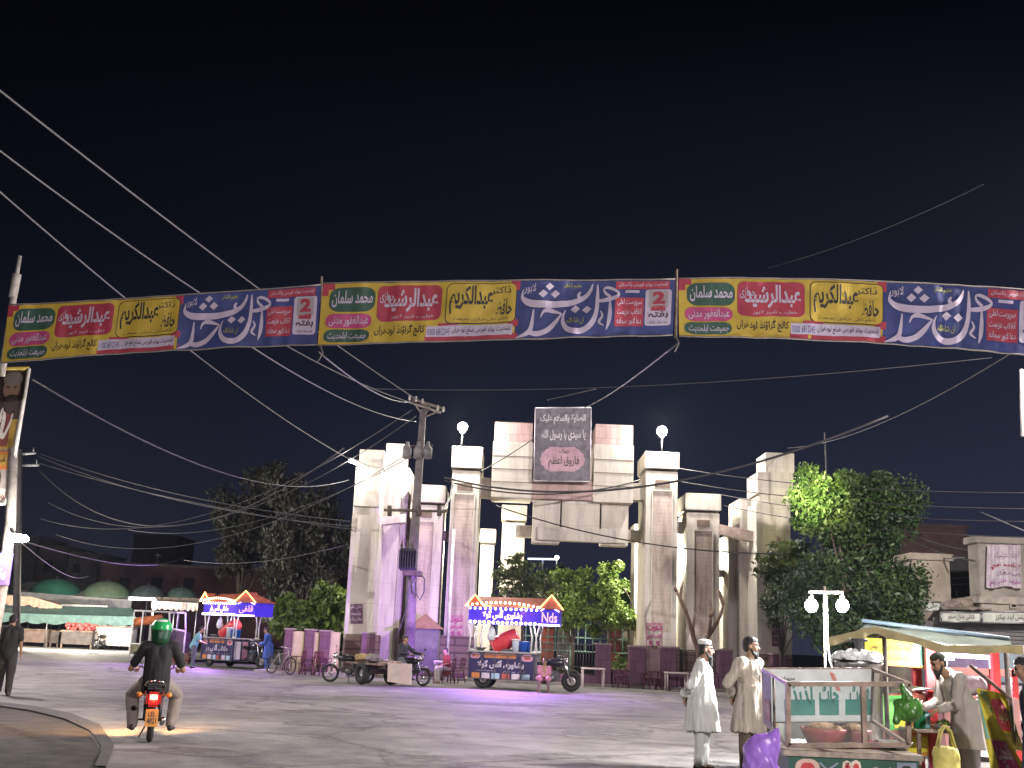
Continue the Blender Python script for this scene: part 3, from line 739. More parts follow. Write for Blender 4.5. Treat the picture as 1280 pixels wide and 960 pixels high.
# earth verge at the near left corner, the shadow there put into its colour
shaded_dirt = M('shaded_earth', (.045, .036, .028), .95, var=.35, scale=3, bump=.9, bscale=14)
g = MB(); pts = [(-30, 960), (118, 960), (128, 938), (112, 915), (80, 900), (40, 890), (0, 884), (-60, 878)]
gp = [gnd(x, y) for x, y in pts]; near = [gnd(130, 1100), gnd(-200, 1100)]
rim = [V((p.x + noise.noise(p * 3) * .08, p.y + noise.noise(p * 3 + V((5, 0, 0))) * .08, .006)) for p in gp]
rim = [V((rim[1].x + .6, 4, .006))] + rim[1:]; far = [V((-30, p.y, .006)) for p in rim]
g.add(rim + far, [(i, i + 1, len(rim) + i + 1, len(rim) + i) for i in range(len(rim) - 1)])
tag(g.build('shaded_earth_verge', shaded_dirt), kind='structure')
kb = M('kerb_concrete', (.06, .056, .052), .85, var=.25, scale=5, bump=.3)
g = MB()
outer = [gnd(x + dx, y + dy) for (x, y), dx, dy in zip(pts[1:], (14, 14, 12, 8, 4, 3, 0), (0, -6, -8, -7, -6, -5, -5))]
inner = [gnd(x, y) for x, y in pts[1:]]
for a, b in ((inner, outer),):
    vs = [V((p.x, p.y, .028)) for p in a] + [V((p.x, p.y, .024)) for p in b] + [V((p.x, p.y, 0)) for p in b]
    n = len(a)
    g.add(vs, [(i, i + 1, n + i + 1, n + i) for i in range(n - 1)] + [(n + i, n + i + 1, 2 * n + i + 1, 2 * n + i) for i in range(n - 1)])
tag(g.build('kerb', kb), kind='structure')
# paved apron in front of the gate, one kerb step high
pav = M('pavement_concrete', (.27, .245, .225), .85, var=.25, scale=1.3, bump=.3, bscale=12)
g = MB(); g.box((-9.4, 44.2, 0.0), (11, 95, .1), 0)
tag(g.build('pavement', pav), kind='structure')
# repair patches in the asphalt
pt_ = M('patch_asphalt', (.15, .145, .14), .85, var=.3, scale=4, bump=.5, bscale=30)
for k, (x, y, w_, h_, a_) in enumerate(((430, 905, 2.2, 1.3, .3), (760, 915, 1.6, 2.6, -.2), (620, 880, 3.2, 1.4, .1), (330, 868, 2.6, 1.6, .5), (690, 945, 1.2, .8, .7), (250, 940, 1.4, .9, -.4), (520, 950, .9, 1.4, .2))):
    c_ = gnd(x, y); rg = random.Random(k); pts_ = []
    for i in range(18):
        q = 2 * math.pi * i / 18; rr = 1 / max(abs(math.cos(q)), abs(math.sin(q))) ** .8 * rg.uniform(.85, 1.08); px_, py_ = math.cos(q) * rr * w_ / 2, math.sin(q) * rr * h_ / 2
        pts_.append((c_.x + px_ * math.cos(a_) - py_ * math.sin(a_), c_.y + px_ * math.sin(a_) + py_ * math.cos(a_), .004))
    m = MB(); m.add([V((c_.x, c_.y, .004))] + [V(p) for p in pts_], [(0, i + 1, (i + 1) % 18 + 1) for i in range(18)]); tag(m.build('road_patch', pt_), kind='structure')
# small litter on the road
lit = M('litter_paper', (.6, .6, .56), .8)
for i, (x, y) in enumerate(((115, 818), (122, 819))):
    p = gnd(x, y); m = MB(); m.add([V((-.25, -.1, .01)), V((.2, -.14, .05)), V((.26, .12, .02)), V((-.1, .16, .07)), V((0, 0, .11))], [(0, 1, 4), (1, 2, 4), (2, 3, 4), (3, 0, 4)])
    o = m.build('litter', lit); o.matrix_basis = Matrix.Translation(p); tag(o, 'white paper scrap lying on the road before the far motorcycles, %s of the two' % ('left' if i == 0 else 'right'), 'litter', 'paper scraps on the road')

# ================================================================ THE MONUMENTAL GATE
YG = 47.0
stone = mat_stone('pale_marble', (.63, .585, .53), (.60, .55, .49), (.50, .455, .41), 1.5, .9, .009, .36)
brick = mat_stone('old_brick_inlay', (.51, .41, .37), (.47, .375, .335), (.52, .43, .39), .42, .16, .018, .62)
pink = mat_stone('pink_marble', (.55, .38, .37), (.48, .33, .32), (.3, .18, .17), .9, .5, .01, .4)
brown = mat_stone('brown_plinth', (.22, .14, .125), (.19, .12, .11), (.09, .06, .055), 3.0, .3, .035, .3)
dk = M('deep_recess', (.06, .055, .055), .9)
gate = thing('monument_gate', 'tall pale stone monument gate of stepped pillars carrying a dark inscribed board', 'gate', at(705, 850, YG) * 1.0)
gate.matrix_basis = Matrix.Translation(V((at(705, 700, YG).x, YG, .1)))
def X(px, py, Y): return at(px, py, Y).x
def Z(px, py, Y): return at(px, py, Y).z
def gbox(m, pl, pr, pyref, pt, pb, Y, dep, mi=0, bev=.02, grow=0.0):
    """stone block: side edges at pixels pl/pr (at height pyref), top and bottom rows pt/pb"""
    x0, x1 = X(pl, pyref, Y) - grow, X(pr, pyref, Y) + grow; pc = (pl + pr) / 2
    z0 = Z(pc, pb, Y) if pb is not None else .1; z1 = Z(pc, pt, Y)
    m.box((x0, Y - grow, z0), (x1, Y + dep + grow, z1), mi, bev); return x0, x1, z0, z1
def pillar(pl, pr, pt, cap, Y, dep, inlay=None, label=None, plinth=None, mat=stone, neck=True):
    m = MB(); x0, x1, z0, z1 = gbox(m, pl, pr, 700, cap + 3, None, Y, dep)
    o = m.build('pillar', mat, gate, world=True)
    if label: o['label'] = label
    c = MB(); zc = Z((pl + pr) / 2, cap, Y); zt = Z((pl + pr) / 2, pt, Y)
    c.box((x0 - .06, Y - .08, zc), (x1 + .06, Y + dep + .06, zt), 0, .03); c.build('capital', mat, o, world=True)
    if inlay:
        a, b, t, bo = inlay; c = MB(); xa, xb = X(a, 700, Y), X(b, 700, Y); za, zb = Z((a + b) / 2, bo, Y), Z((a + b) / 2, t, Y)
        c.box((xa, Y - .012, za), (xb, Y + .05, zb), 0); c.build('inlay_panel', brick, o, world=True)
        c = MB(); w = .05
        c.box((xa - w, Y - .05, za), (xa, Y - .002, zb + w)); c.box((xb, Y - .05, za), (xb + w, Y - .002, zb + w)); c.box((xa, Y - .055, zb), (xb, Y - .002, zb + w)); c.build('inlay_frame', mat, o, world=True)
        c = MB(); c.box((xa + .1, Y - .06, zb + w + .12), (xb - .1, Y - .001, zb + w + .42)); c.build('dark_slot', M('slot_brown', (.16, .11, .09), .8), o, world=True)
    if plinth:
        c = MB(); zp = Z((pl + pr) / 2, plinth, Y); c.box((x0 - .12, Y - .15, .1), (x1 + .12, Y + dep + .1, zp), 0, .03); c.build('plinth', brown, o, world=True)
    return o
# main pair with the lamps
pB = pillar(559.5, 595.5, 558, 585, YG, 2.6, (564, 589, 618, 796), plinth=795)
pC = pillar(806, 846.5, 565, 586, YG, 2.6, (815, 839, 614, 790), plinth=808)
# second pair, lower
pB2 = pillar(511, 551, 606, 628, YG + .5, 2.2, (520, 540, 652, 792), plinth=797)
pD = pillar(858, 899.5, 617, 638, YG + .3, 2.4, (868, 890, 664, 805), plinth=815)
# inner rear pillars, lit from the park side
for pl, pr, pt, cp, Yq in ((600, 617, 661, 678, 53), (626, 655, 631, 650, 52.5), (793.5, 813, 655, 672, 52.5), (843, 859, 668, 684, 53)):
    pillar(pl, pr, pt, cp, Yq, 1.6)
# outer towers: stepped blocks in front, slab behind
def tower(blocks, slab, mat=stone):
    m = MB()
    for (pl, pr, pt, pb, dy) in blocks: gbox(m, pl, pr, (pt + (pb or 800)) / 2, pt, pb, YG - 1.2 + dy, 2.2 - dy)
    o = m.build('pillar', mat, gate, world=True)
    for (pl, pr, pt, pb, dy) in slab:
        m = MB(); gbox(m, pl, pr, 690, pt, pb, YG + dy, 2.4); m.build('rear_slab', mat, o, world=True)
    return o
tA = tower([(449, 480, 562, 584.5, .45), (444, 476, 584, 616, .1), (442, 474, 615.5, 633, 0), (441, 474, 632.5, 644, .22), (434.6, 470, 643.5, None, 0)], [(474, 497, 554, None, .6), (496, 506, 584, None, 1.0)])
tE = tower([(957, 993, 566, 591, .45), (947, 992, 590.5, 618, .1), (949, 991, 617.5, 630, .22), (946, 989, 629.5, None, 0)], [(925, 946.5, 623, None, .5), (910.5, 924, 668, None, 1.2)])
for tt, pl, pr, zt in ((tA, 432, 470, 793), (tE, 944, 990, 818)):
    m = MB(); gbox(m, pl, pr, 790, zt, None, YG - 1.35, 2.4); m.build('plinth', brown, tt, world=True)
# inner wall and beams between the towers and the pillars
m = MB(); gbox(m, 487, 510, 690, 645, None, YG + 1.4, .5); m.build('wing_wall', stone, gate, world=True)
def beam(a, b, ya, yb, h, dep, mat, name='cross_beam'):
    """a sloping beam from pixel a at depth ya to pixel b at depth yb"""
    A, B = at(a[0], a[1], ya), at(b[0], b[1], yb); m = MB(); up = V((0, 0, h)); d = V((0, dep, 0))
    m.hexa([A - up, B - up, B, A, A - up + d, B - up + d, B + d, A + d]); return m.build(name, mat, gate, world=True)
pale = M('painted_concrete', (.50, .44, .38), .75, var=.2, scale=1.5, bump=.2)
beam((443, 648), (507, 642), YG - 1.3, YG + .2, .36, .5, pale)
beam((899, 655), (976, 671), YG + .2, YG - 1.3, .42, .5, M('brown_concrete', (.33, .25, .22), .8, var=.25))
beam((500, 664), (562, 664), YG + 1.5, YG + 1.5, .4, .5, pale)
beam((600, 596), (616, 598), YG + .6, YG + .6, .82, .8, stone); beam((790, 604), (808, 604), YG + .6, YG + .6, .72, .8, stone)
beam((845, 652), (861, 653), YG + 1.2, YG + 1.2, .5, .5, pale); beam((899, 712), (912, 713), YG + 2, YG + 2, .3, .4, stone); beam((645, 656), (806, 663), YG + 1.6, YG + 1.6, .5, .6, pale)
# upper side blocks with pink crowns
for pl, pr, pt, pm, pb in ((615, 665.5, 529, 552, 622), (742.5, 792, 532, 556, 628)):
    m = MB(); x0, x1, z0, z1 = gbox(m, pl, pr, 585, pm, pb, YG - .3, 1.9); o = m.build('upper_block', stone, gate, world=True)
    m = MB(); m.box((x0 + .04, YG - .25, z1 + .003), (x1 - .04, YG + 1.5, Z((pl + pr) / 2, pt, YG)), 0, .02); m.build('crown_block', pink, o, world=True)
    m = MB()
    for k in (.27, .5, .73): m.box((x0 - .012, YG - .312, z0 + (z1 - z0) * k), (x1 + .012, YG - .29, z0 + (z1 - z0) * k + .03))
    m.build('seam', M('slot_brown'), o, world=True)
m = MB(); gbox(m, 664, 744, 612, 600.5, 624, YG - .1, 1.4); m.build('cross_beam', pink, gate, world=True)
# lower hanging panels
for pl, pr, pt, pb, dy in ((666, 700, 624.5, 679, .35), (702, 749.5, 624.5, 675, .25), (751.5, 785.5, 628, 682, .35)):
    m = MB(); gbox(m, pl, pr, 650, pt, pb, YG + dy, .9); m.build('hanging_panel', stone, gate, world=True)
m = MB(); gbox(m, 672, 782, 668, 660, 677, YG + .12, .5); m.build('cross_beam', stone, gate, world=True)
# the inscribed board
YB = YG - .75
TL, TR, BR, BL = at(669.5, 510, YB), at(738.5, 509.5, YB), at(737.5, 602, YB), at(667.5, 601, YB)
m = MB(); d = V((0, .35, 0)); m.hexa([BL, BR, TR, TL, BL + d, BR + d, TR + d, TL + d])
brd = m.build('name_board', M('slate_board', (.20, .18, .22), .55, var=.25, scale=4), gate, world=True)
m = MB(); w = .07; ex = (TR - TL).normalized() * w; ez = V((0, 0, w)); off = V((0, -.05, 0))
for a, b in ((TL, TR), (TR, BR), (BR, BL), (BL, TL)): m.tube([a + off * .4, b + off * .4], .03, 6)
m.build('frame', M('board_frame', (.42, .38, .44), .5), brd, world=True)
f1 = quadmap(TL, TR, BR, BL, .012); f2 = quadmap(TL, TR, BR, BL, .02)
m = MB(); 
cart = [(.09, .30), (.12, .33), (.12, .37), (.17, .39), (.20, .43), (.25, .44), (.28, .465), (.5, .455), (.72, .465), (.75, .44), (.80, .43), (.83, .39), (.88, .37), (.88, .33), (.91, .30), (.89, .26), (.88, .22), (.83, .20), (.80, .16), (.75, .15), (.72, .125), (.5, .135), (.28, .125), (.25, .15), (.20, .16), (.17, .20), (.12, .22), (.11, .26)]
m.add([f1(.5, .3)] + [f1(*p) for p in cart], [(0, i + 1, (i + 1) % len(cart) + 1) for i in range(len(cart))])
m.build('cartouche', M('pink_enamel', (.55, .33, .42), .5, var=.12), brd, world=True)
lt = M('pale_lettering', (.75, .72, .74), .6, var=.1); bl = M('black_lettering', (.03, .025, .03), .6, var=0)
m = MB(); m.text('الصلوۃ والسلام علیک', f1, .09, .77, .91, .91, 0, .025); m.text('یا سیدی یا رسول اللہ', f1, .12, .55, .91, .70, 0, .025); m.build('lettering', lt, brd, world=True)
m = MB(); m.text('فاروق اعظم', f2, .25, .17, .80, .34, 0, .015); m.text('چوک', f2, .44, .365, .62, .44, 0, .01)
m.build('lettering', bl, brd, world=True)
# posters and stencils on the pillars
def poster(owner, a, b, mat, name='poster', off=.03, Y=YG, lines=None, lm=None):
    p = [at(a[0], a[1], Y - off), at(b[0], a[1], Y - off), at(b[0], b[1], Y - off), at(a[0], b[1], Y - off)]
    m = MB(); q = V((0, .012, 0)); m.hexa([p[3], p[2], p[1], p[0], p[3] + q, p[2] + q, p[1] + q, p[0] + q])
    o = m.build(name, mat, owner, world=True)
    if lines:
        f = quadmap(*p, .008); m = MB()
        for (t, u0, v0, u1, v1) in lines: m.text(t, f, u0, v0, u1, v1, 0, .02)
        m.build('lettering', lm, o, world=True)
    return o
pm_ = M('purple_print', (.16, .07, .14), .7, var=.3, scale=12)
poster(tA, (438, 755), (453, 779.5), pm_, off=1.24, lines=[('اعلان عام', .05, .7, .95, .95), ('جلسہ', .1, .38, .9, .66), ('بمقام چوک', .05, .08, .95, .34)], lm=M('poster_white', (.6, .5, .6), .7))
poster(tE, (965, 782), (981, 808), pm_, off=1.24, lines=[('اعلان عام', .05, .7, .95, .95), ('جلسہ', .1, .38, .9, .66), ('بمقام چوک', .05, .08, .95, .34)], lm=M('poster_white', (.6, .5, .6), .7))
mg = M('magenta_paint', (.52, .08, .28), .7, var=.25, scale=10)
for own, a, b in ((pB, (562, 771), (578, 797)), (pC, (809, 781), (827, 810))):
    f = quadmap(at(a[0], a[1], YG - .06), at(b[0], a[1], YG - .06), at(b[0], b[1], YG - .06), at(a[0], b[1], YG - .06)); m = MB()
    for t, u0, v0, u1, v1 in (('دعوت', .0, .66, 1, 1), ('اسلام', .0, .34, .95, .62), ('5 5', .1, .02, .9, .3)): m.text(t, f, u0, v0, u1, v1, 0, .05)
    f_ = f
    for (u0, v0, u1, v1) in ((-.06, -.06, 1.06, -.02), (-.06, 1.02, 1.06, 1.06), (-.06, -.02, -.02, 1.02), (1.02, -.02, 1.06, 1.02)): m.grid(f_, u0, v0, u1, v1, 1, 1)
    m.build('stencil', mg, own, world=True)
# the white down pipe and the little hut roof between the pillars
m = MB(); p = X(551, 780, YG + .2); m.tube([(p + .35, YG - .2, .1), (p + .35, YG - .2, 6.0)], .06, 8)
tag(m.build('down_pipe', M('white_paint', (.75, .75, .72), .5)), 'white vertical pipe standing left of the lamp pillar behind the utility pole', 'pipe')
t = thing('gate_kiosk', 'small grey kiosk with a pointed maroon roof between the pillars behind the utility pole', 'kiosk', at(530, 830, 45.5).xy.to_3d())
p = at(530, 800, 45.5); m = MB(); m.box((p.x - .6, 45.2, .1), (p.x + .6, 46.2, 1.9), 0, .02); m.build('wall', M('kiosk_grey', (.16, .15, .17), .7), t, world=True)
m = MB(); m.add([V((p.x - .75, 45, 1.9)), V((p.x + .75, 45, 1.9)), V((p.x + .75, 46.4, 1.9)), V((p.x - .75, 46.4, 1.9)), V((p.x, 45.7, 2.5))], [(0, 1, 4), (1, 2, 4), (2, 3, 4), (3, 0, 4), (3, 2, 1, 0)]); m.build('roof', M('maroon_tin', (.18, .06, .07), .6), t, world=True)

# ---------------------------------------------------------------- the lamps of the gate
bulb = M('lamp_glow', (1.0, .97, .86), .4, emit=220, var=0)
steel = M('lamp_steel', (.32, .32, .33), .45, .8)
def gate_lamp(px, py, Y, label, power, base_py=None, aim=None):
    p = at(px, py, Y); t = thing('flood_lamp', label, 'lamp', p, 0, 'lamps on the gate')
    m = MB(); m.ball((0, 0, .14), .21, n=18, m=12); m.build('glass_globe', bulb, t)
    m = MB(); zb = at(px, base_py, Y).z - p.z; m.tube([(0, 0, zb), (0, 0, -.05)], .03, 8); m.lathe([(.08, -.15), (.1, -.11), (.05, -.08)], 10); m.build('post', steel, t)
    lamp('lamp_light', 'POINT', p + V((0, -.4, .14)), power, (1.0, .95, .84), .16, parent=t)
    return t
gate_lamp(578, 538, YG - .1, 'round white lamp glowing above the left lamp pillar beside the utility pole', 2200, 559)
gate_lamp(827.5, 543, YG - .1, 'round white lamp glowing above the right lamp pillar', 2200, 566)
p = at(447, 577.5, YG - 1.6); t = thing('flood_lamp', 'slanted street lamp head glowing at the top left corner of the outermost left tower', 'lamp', p, 0, 'lamps on the gate')
m = MB(); m.box((-.38, -.1, -.05), (.1, .1, .07), 0, .03, T=Matrix.Rotation(R(14), 4, 'Y')); m.build('housing', steel, t)
m = MB(); m.box((-.36, -.11, -.1), (.05, .09, -.055), 0, .01, T=Matrix.Rotation(R(14), 4, 'Y')); m.build('lens', bulb, t)
m = MB(); m.tube([(.08, 0, 0), (.3, .3, -.05), (.5, .9, -.1)], .03, 6); m.build('bracket', steel, t)
lamp('lamp_light', 'POINT', p + V((-.7, -.7, -.1)), 160, (1.0, .96, .85), .14, parent=t)
# park floodlights behind the gate (on the inner faces of the pillars)
for px, py, Y, pw in ((580, 700, 50.3, 1300), (826, 700, 50.3, 2200), (880, 720, 50.2, 800), (530, 720, 50, 420)):
    p = at(px, py, Y); p.z = 5.2
    t = thing('park_light', 'park floodlight on a tall thin post hidden behind a gate pillar', 'lamp', (p.x, p.y, .1), 0, 'floodlights in the park')
    m = MB(); m.tube([(0, 0, 0), (0, 0, 4.9)], .05, 8); m.build('post', steel, t)
    m = MB(); m.box((-.18, -.1, 4.9), (.18, .1, 5.14), 0, .02); m.build('housing', steel, t)
    lamp('lamp_light', 'POINT', p + V((0, .3, .3)), pw, (1.0, .93, .72), .2, parent=t)
# ================================================================ STREET BANNERS ACROSS THE ROAD
YBAN = 17.0
cY, cB, cR, cG, cM, cW, cK = (M('banner_yellow', (0.418, 0.288, 0.032), .7, var=.12), M('banner_blue', (0.025, 0.036, 0.151), .7, var=.15), M('banner_red', (0.302, 0.025, 0.050), .7, var=.12), M('banner_green', (0.022, 0.065, 0.047), .7, var=.12),
    M('banner_magenta', (0.360, 0.043, 0.144), .7, var=.12), M('banner_lilac', (0.403, 0.338, 0.446), .7, var=.08), M('banner_black', (0.014, 0.011, 0.014), .7, var=0))
cGy = M('banner_grey', (0.288, 0.238, 0.259), .7, var=.1); cYl = M('banner_lime', (0.302, 0.288, 0.043), .7, var=.1)
BM = [cY, cB, cR, cG, cM, cW, cK, cGy, cYl]
def banner(label, tl, tr, br, bl, mt, mb_, seed, sag=0.0, texts=None):
    """one printed cloth panel hung between two cords; mt/mb_ are the rows of the cloth at its middle"""
    t = thing('street_banner', label, 'banner', at((tl[0] + tr[0]) / 2, bl[1], YBAN), 0, 'election style banners hung in a row over the road')
    TL, TR, BR, BL = at(*tl, YBAN), at(*tr, YBAN), at(*br, YBAN), at(*bl, YBAN)
    lt = ((TL + TR) / 2 - at((tl[0] + tr[0]) / 2, mt, YBAN)).z; lb = ((BL + BR) / 2 - at((bl[0] + br[0]) / 2, mb_, YBAN)).z
    def s0(u, v):
        p = (BL * (1 - u) + BR * u) * (1 - v) + (TL * (1 - u) + TR * u) * v
        k = 4 * u * (1 - u); p = p - V((0, 0, (lt * v + lb * (1 - v)) * k))
        w = noise.noise(V((u * 9, v * 1.6, seed))) * .07 + noise.noise(V((u * 30, v * .9, seed + 9))) * .035
        return p + V((0, w * (1 - .35 * v) * min(1, 12 * min(u, 1 - u)), 0)) + V((0, 0, .012 * noise.noise(V((u * 22, 0, seed))) * (1 if v < .5 else .6)))
    def lay(d): return lambda u, v: s0(u, v) + V((0, -d, 0))
    m = MB()
    m.grid(lay(0), 0, 0, .552, 1, 44, 8, 0); m.grid(lay(0), .552, 0, 1, 1, 36, 8, 1)
    m.build('cloth', BM, t, world=True)
    m = MB(); a, b, c = lay(.006), lay(.011), lay(.016)
    m.grid(a, 0, .9, .035, 1, 3, 2, 2); m.grid(a, 0, .8, .018, .9, 2, 2, 2)
    m.rrect(a, .022, .53, .152, .93, .03, .14, 3); m.rrect(a, .016, .26, .145, .50, .025, .10, 4); m.rrect(a, .014, .03, .142, .24, .025, .09, 3)
    m.rrect(a, .158, .36, .340, .95, .02, .1, 2); m.rrect(a, .352, .28, .552, .97, .02, .1, 6); m.rrect(b, .3545, .295, .5495, .955, .018, .09, 0)
    m.grid(a, .300, .0, .56, .10, 12, 2, 2); m.grid(a, .335, .20, .39, .30, 4, 2, 2); m.grid(a, .535, .84, .56, 1, 3, 2, 2); m.grid(a, .53, .22, .56, .34, 3, 2, 2)
    m.grid(b, .302, .07, .545, .255, 14, 2, 5)
    m.grid(a, .832, .84, .985, .985, 9, 2, 2); m.grid(a, .832, .16, .914, .68, 6, 4, 2); m.grid(a, .86, .77, .90, .82, 3, 2, 5)
    m.rrect(a, .918, .17, .992, .83, .008, .05, 5); m.grid(b, .928, .50, .982, .80, 4, 3, 7); m.grid(b, .934, .44, .976, .53, 4, 2, 2)
    T = [('محمد سلمان', c, .030, .60, .145, .88, 5, .02), ('عبدالغفور مدنی', b, .026, .29, .136, .47, 5, .015), ('جمیعت اہلحدیث', b, .026, .06, .134, .20, 5, .01),
         ('عبدالرشید', b, .178, .50, .330, .90, 5, .03), ('حجازی', b, .165, .66, .205, .86, 5, .01), ('خطیب شہر لاہور', b, .20, .39, .32, .47, 5, .0),
         ('عبدالکریم', c, .362, .44, .485, .93, 6, .03), ('حافظ', c, .495, .42, .540, .70, 6, .02), ('ڈاکٹر', c, .478, .76, .535, .92, 6, .01), ('ناظم اعلی مرکزی جمیعت', c, .375, .31, .53, .39, 6, .0),
         ('کالج گراؤنڈ لودھراں', b, .156, .09, .297, .30, 6, .02), ('اہلحدیث یوتھ فورس ضلع لودھراں', c, .375, .10, .540, .225, 6, .01), ('0300 6812345', c, .306, .10, .368, .21, 1, .0),
         ('اہلحدیث یوتھ فورس پاکستان', b, .84, .87, .98, .965, 5, .01), ('سرپرست اعلی', b, .838, .52, .908, .66, 5, .01), ('انقلاب عزیمت', b, .838, .35, .908, .49, 5, .01), ('دعا لاہور سجادہ', b, .838, .18, .908, .32, 5, .01),
         ('2', c, .938, .56, .974, .79, 2, .05), ('ہفتہ', c, .928, .29, .984, .43, 6, .02), ('بعد نماز عشاء', c, .93, .195, .982, .26, 6, .0),
         ('شیخ الحدیث', b, .566, .855, .625, .955, 8, .01) if 0 else ('لاہور', b, .572, .76, .605, .95, 5, .01), ('عظیم الشان', b, .685, .85, .735, .96, 8, .01), ('ان شاءاللہ', b, .697, .22, .745, .35, 8, .01)]
    for (s, f, u0, v0, u1, v1, mi, bo) in T: m.text(s, f, u0, v0, u1, v1, mi, bo)
    def zf(x, y): return c(.449 + x / 2258, (405 - y) / 345)
    S = [[(716, 82, 4), (703, 122, 10), (672, 160, 14), (605, 190, 17), (520, 203, 19), (400, 205, 21), (315, 196, 20), (272, 168, 12), (268, 140, 6), (275, 112, 2)],
         [(640, 128, 4), (628, 150, 10), (645, 180, 12)],
         [(392, 282, 3), (410, 248, 9), (450, 240, 13), (528, 262, 4)], [(526, 262, 4), (482, 318, 14), (432, 362, 16), (372, 378, 16), (318, 368, 12)], [(345, 235, 4), (340, 300, 10), (330, 355, 14), (300, 382, 13), (238, 402, 2)],
         [(747, 85, 4), (750, 160, 11), (746, 255, 13), (718, 328, 17), (660, 370, 18), (582, 366, 17), (540, 322, 13), (537, 272, 7), (552, 238, 2)],
         [(748, 188, 8), (800, 185, 13), (862, 170, 12), (886, 148, 7), (862, 124, 9), (815, 106, 9), (790, 112, 5), (800, 140, 8), (832, 165, 9)],
         [(830, 190, 5), (833, 260, 12), (828, 320, 12), (814, 370, 2)], [(772, 250, 3), (786, 282, 7), (766, 318, 8), (796, 342, 3)]]
    for q in S: m.stroke(q, zf, 5)
    for (x, y, r) in ((400, 142, 30), (478, 142, 30), (440, 97, 28), (612, 235, 30), (685, 241, 30)):
        m.add([zf(x - r, y + 2), zf(x, y - r * .82), zf(x + r, y - 2), zf(x, y + r * .82)], [(0, 1, 2, 3)], 5)
    m.build('lettering', BM, t, world=True)
    m = MB(); 
    for v in (1.0, 0.0): m.tube([s0(i / 24, v) + V((0, 0, .015 if v else -.01)) for i in range(25)], .012, 5)
    m.build('hem_cord', M('cord', (.20, .17, .16), .8), t, world=True)
    return s0
bA = banner('leftmost banner over the road, sloping up from the tall pole, yellow and blue print', (11, 382), (401, 357), (396, 430), (2, 453), 371, 438, 1.0)
bB = banner('middle banner over the road, blue and yellow Urdu print, between two hanging sticks', (404, 355), (844, 350), (841, 418), (397, 431), 352, 424, 2.0)
bC = banner('rightmost banner over the road, running out of the frame at the right', (848, 349), (1313, 366), (1311, 446), (849, 419.5), 352, 427, 3.0)
wood = M('weathered_wood', (.13, .095, .075), .85, var=.3, scale=8)
for i, (x, y0, y1, lb) in enumerate(((401.5, 345, 446, 'wooden stick with dangling cord between the left and middle banners'), (846, 336, 434, 'wooden stick with dangling cord between the middle and right banners'))):
    t = thing('banner_stick', lb, 'stick', at(x, y1, YBAN), 0, 'sticks between the banners'); m = MB(); m.tube([at(x, y0, YBAN) + V((0, .03, 0)), at(x - 1, y1 - 12, YBAN) + V((0, .03, 0))], .022, 6); m.build('stick', wood, t, world=True)
    m = MB(); a = at(x - 1, y1 - 14, YBAN); m.tube([a, a + V((.05, 0, -.12)), a + V((-.02, 0, -.26))], .01, 5); m.build('cord', M('cord'), t, world=True)

# ================================================================ POLES
# the left pole with its portrait poster, lamp and light box
YL = 19.0
lat = M('pole_concrete', (.30, .275, .26), .8, var=.25, scale=4)
t = thing('street_pole', 'tall leaning pole at the left edge with portrait poster, lamp and purple light box', 'pole', gnd(-12, 870).xy.to_3d())
m = MB(); m.tube([at(-30, 930, YL), at(-3, 765, YL), at(6, 715, YL), at(13, 655, YL), at(17, 560, YL)], [.11, .10, .10, .09, .08], 8); m.build('shaft', lat, t, world=True)
m = MB(); m.tube([at(2, 470, YL - .2), at(14, 395, YL - .2), at(19, 355, YL - .2)], .06, 8); m.tube([at(19, 356, YL - .2), at(25, 320, YL - .2)], .035, 8); m.tube([at(16, 372, YL - .2), at(21.5, 343, YL - .2)], .075, 8); m.build('mast', lat, t, world=True)
m = MB(); m.tube([at(13, 660, YL), at(18, 668, YL - .3), at(21, 672, YL - .35)], .03, 6); m.build('lamp_arm', steel, t, world=True)
P = at(21, 673, YL - .4); m = MB(); m.box((P.x - .09, P.y - .16, P.z - .05), (P.x + .14, P.y + .16, P.z + .06), 0, .03); o = m.build('lamp_head', bulb, t, world=True)
lamp('lamp_light', 'POINT', P + V((.5, -.5, -.3)), 130, (1.0, .97, .88), .12, parent=t)
m = MB(); q = [at(-40, 462, YL), at(37, 461, YL), at(9.5, 630, YL), at(-52, 630, YL)]; d = V((0, .06, 0)); m.hexa([q[3], q[2], q[1], q[0], q[3] + d, q[2] + d, q[1] + d, q[0] + d])
po = m.build('poster', M('poster_tan', (.30, .23, .19), .6, var=.2), t, world=True)
fr = MB(); e = V((0, -.03, 0)); fr.tube([q[0] + e, q[1] + e], .03, 6); fr.tube([q[1] + e, q[2] + e], .035, 6, 1); fr.tube([q[2] + e, q[3] + e], .025, 6, 1); fr.build('frame', [M('frame_gold', (.45, .33, .06), .5), M('frame_white', (.60, .58, .55), .5)], po, world=True)
f0 = quadmap(*q, .006); f1 = quadmap(*q, .011); f2 = quadmap(*q, .016)
pc = [M('print_dark', (.05, .035, .035), .7), M('print_maroon', (.16, .035, .03), .7), M('print_skin', (.38, .22, .18), .7, var=.06), M('print_grey', (.30, .25, .25), .7), M('print_white', (.6, .54, .52), .7), M('print_orange', (.55, .16, .04), .7), M('print_gold', (.40, .24, .05), .7)]
m = MB(); m.grid(f0, .0, .62, 1, .97, 6, 6, 0); m.grid(f0, 0, .40, .93, .62, 5, 4, 6); m.grid(f1, .60, .42, .82, .66, 3, 3, 1)
m.rrect(f1, .62, .77, .90, .93, .13, .08, 2); m.rrect(f2, .61, .87, .92, .975, .12, .05, 3); m.rrect(f2, .66, .66, .92, .80, .12, .06, 0)
m.stroke([(.63, .60, .02), (.66, .68, .03), (.70, .62, .03), (.68, .52, .03), (.74, .50, .02), (.82, .60, .015), (.84, .68, .01)], f2, 4)
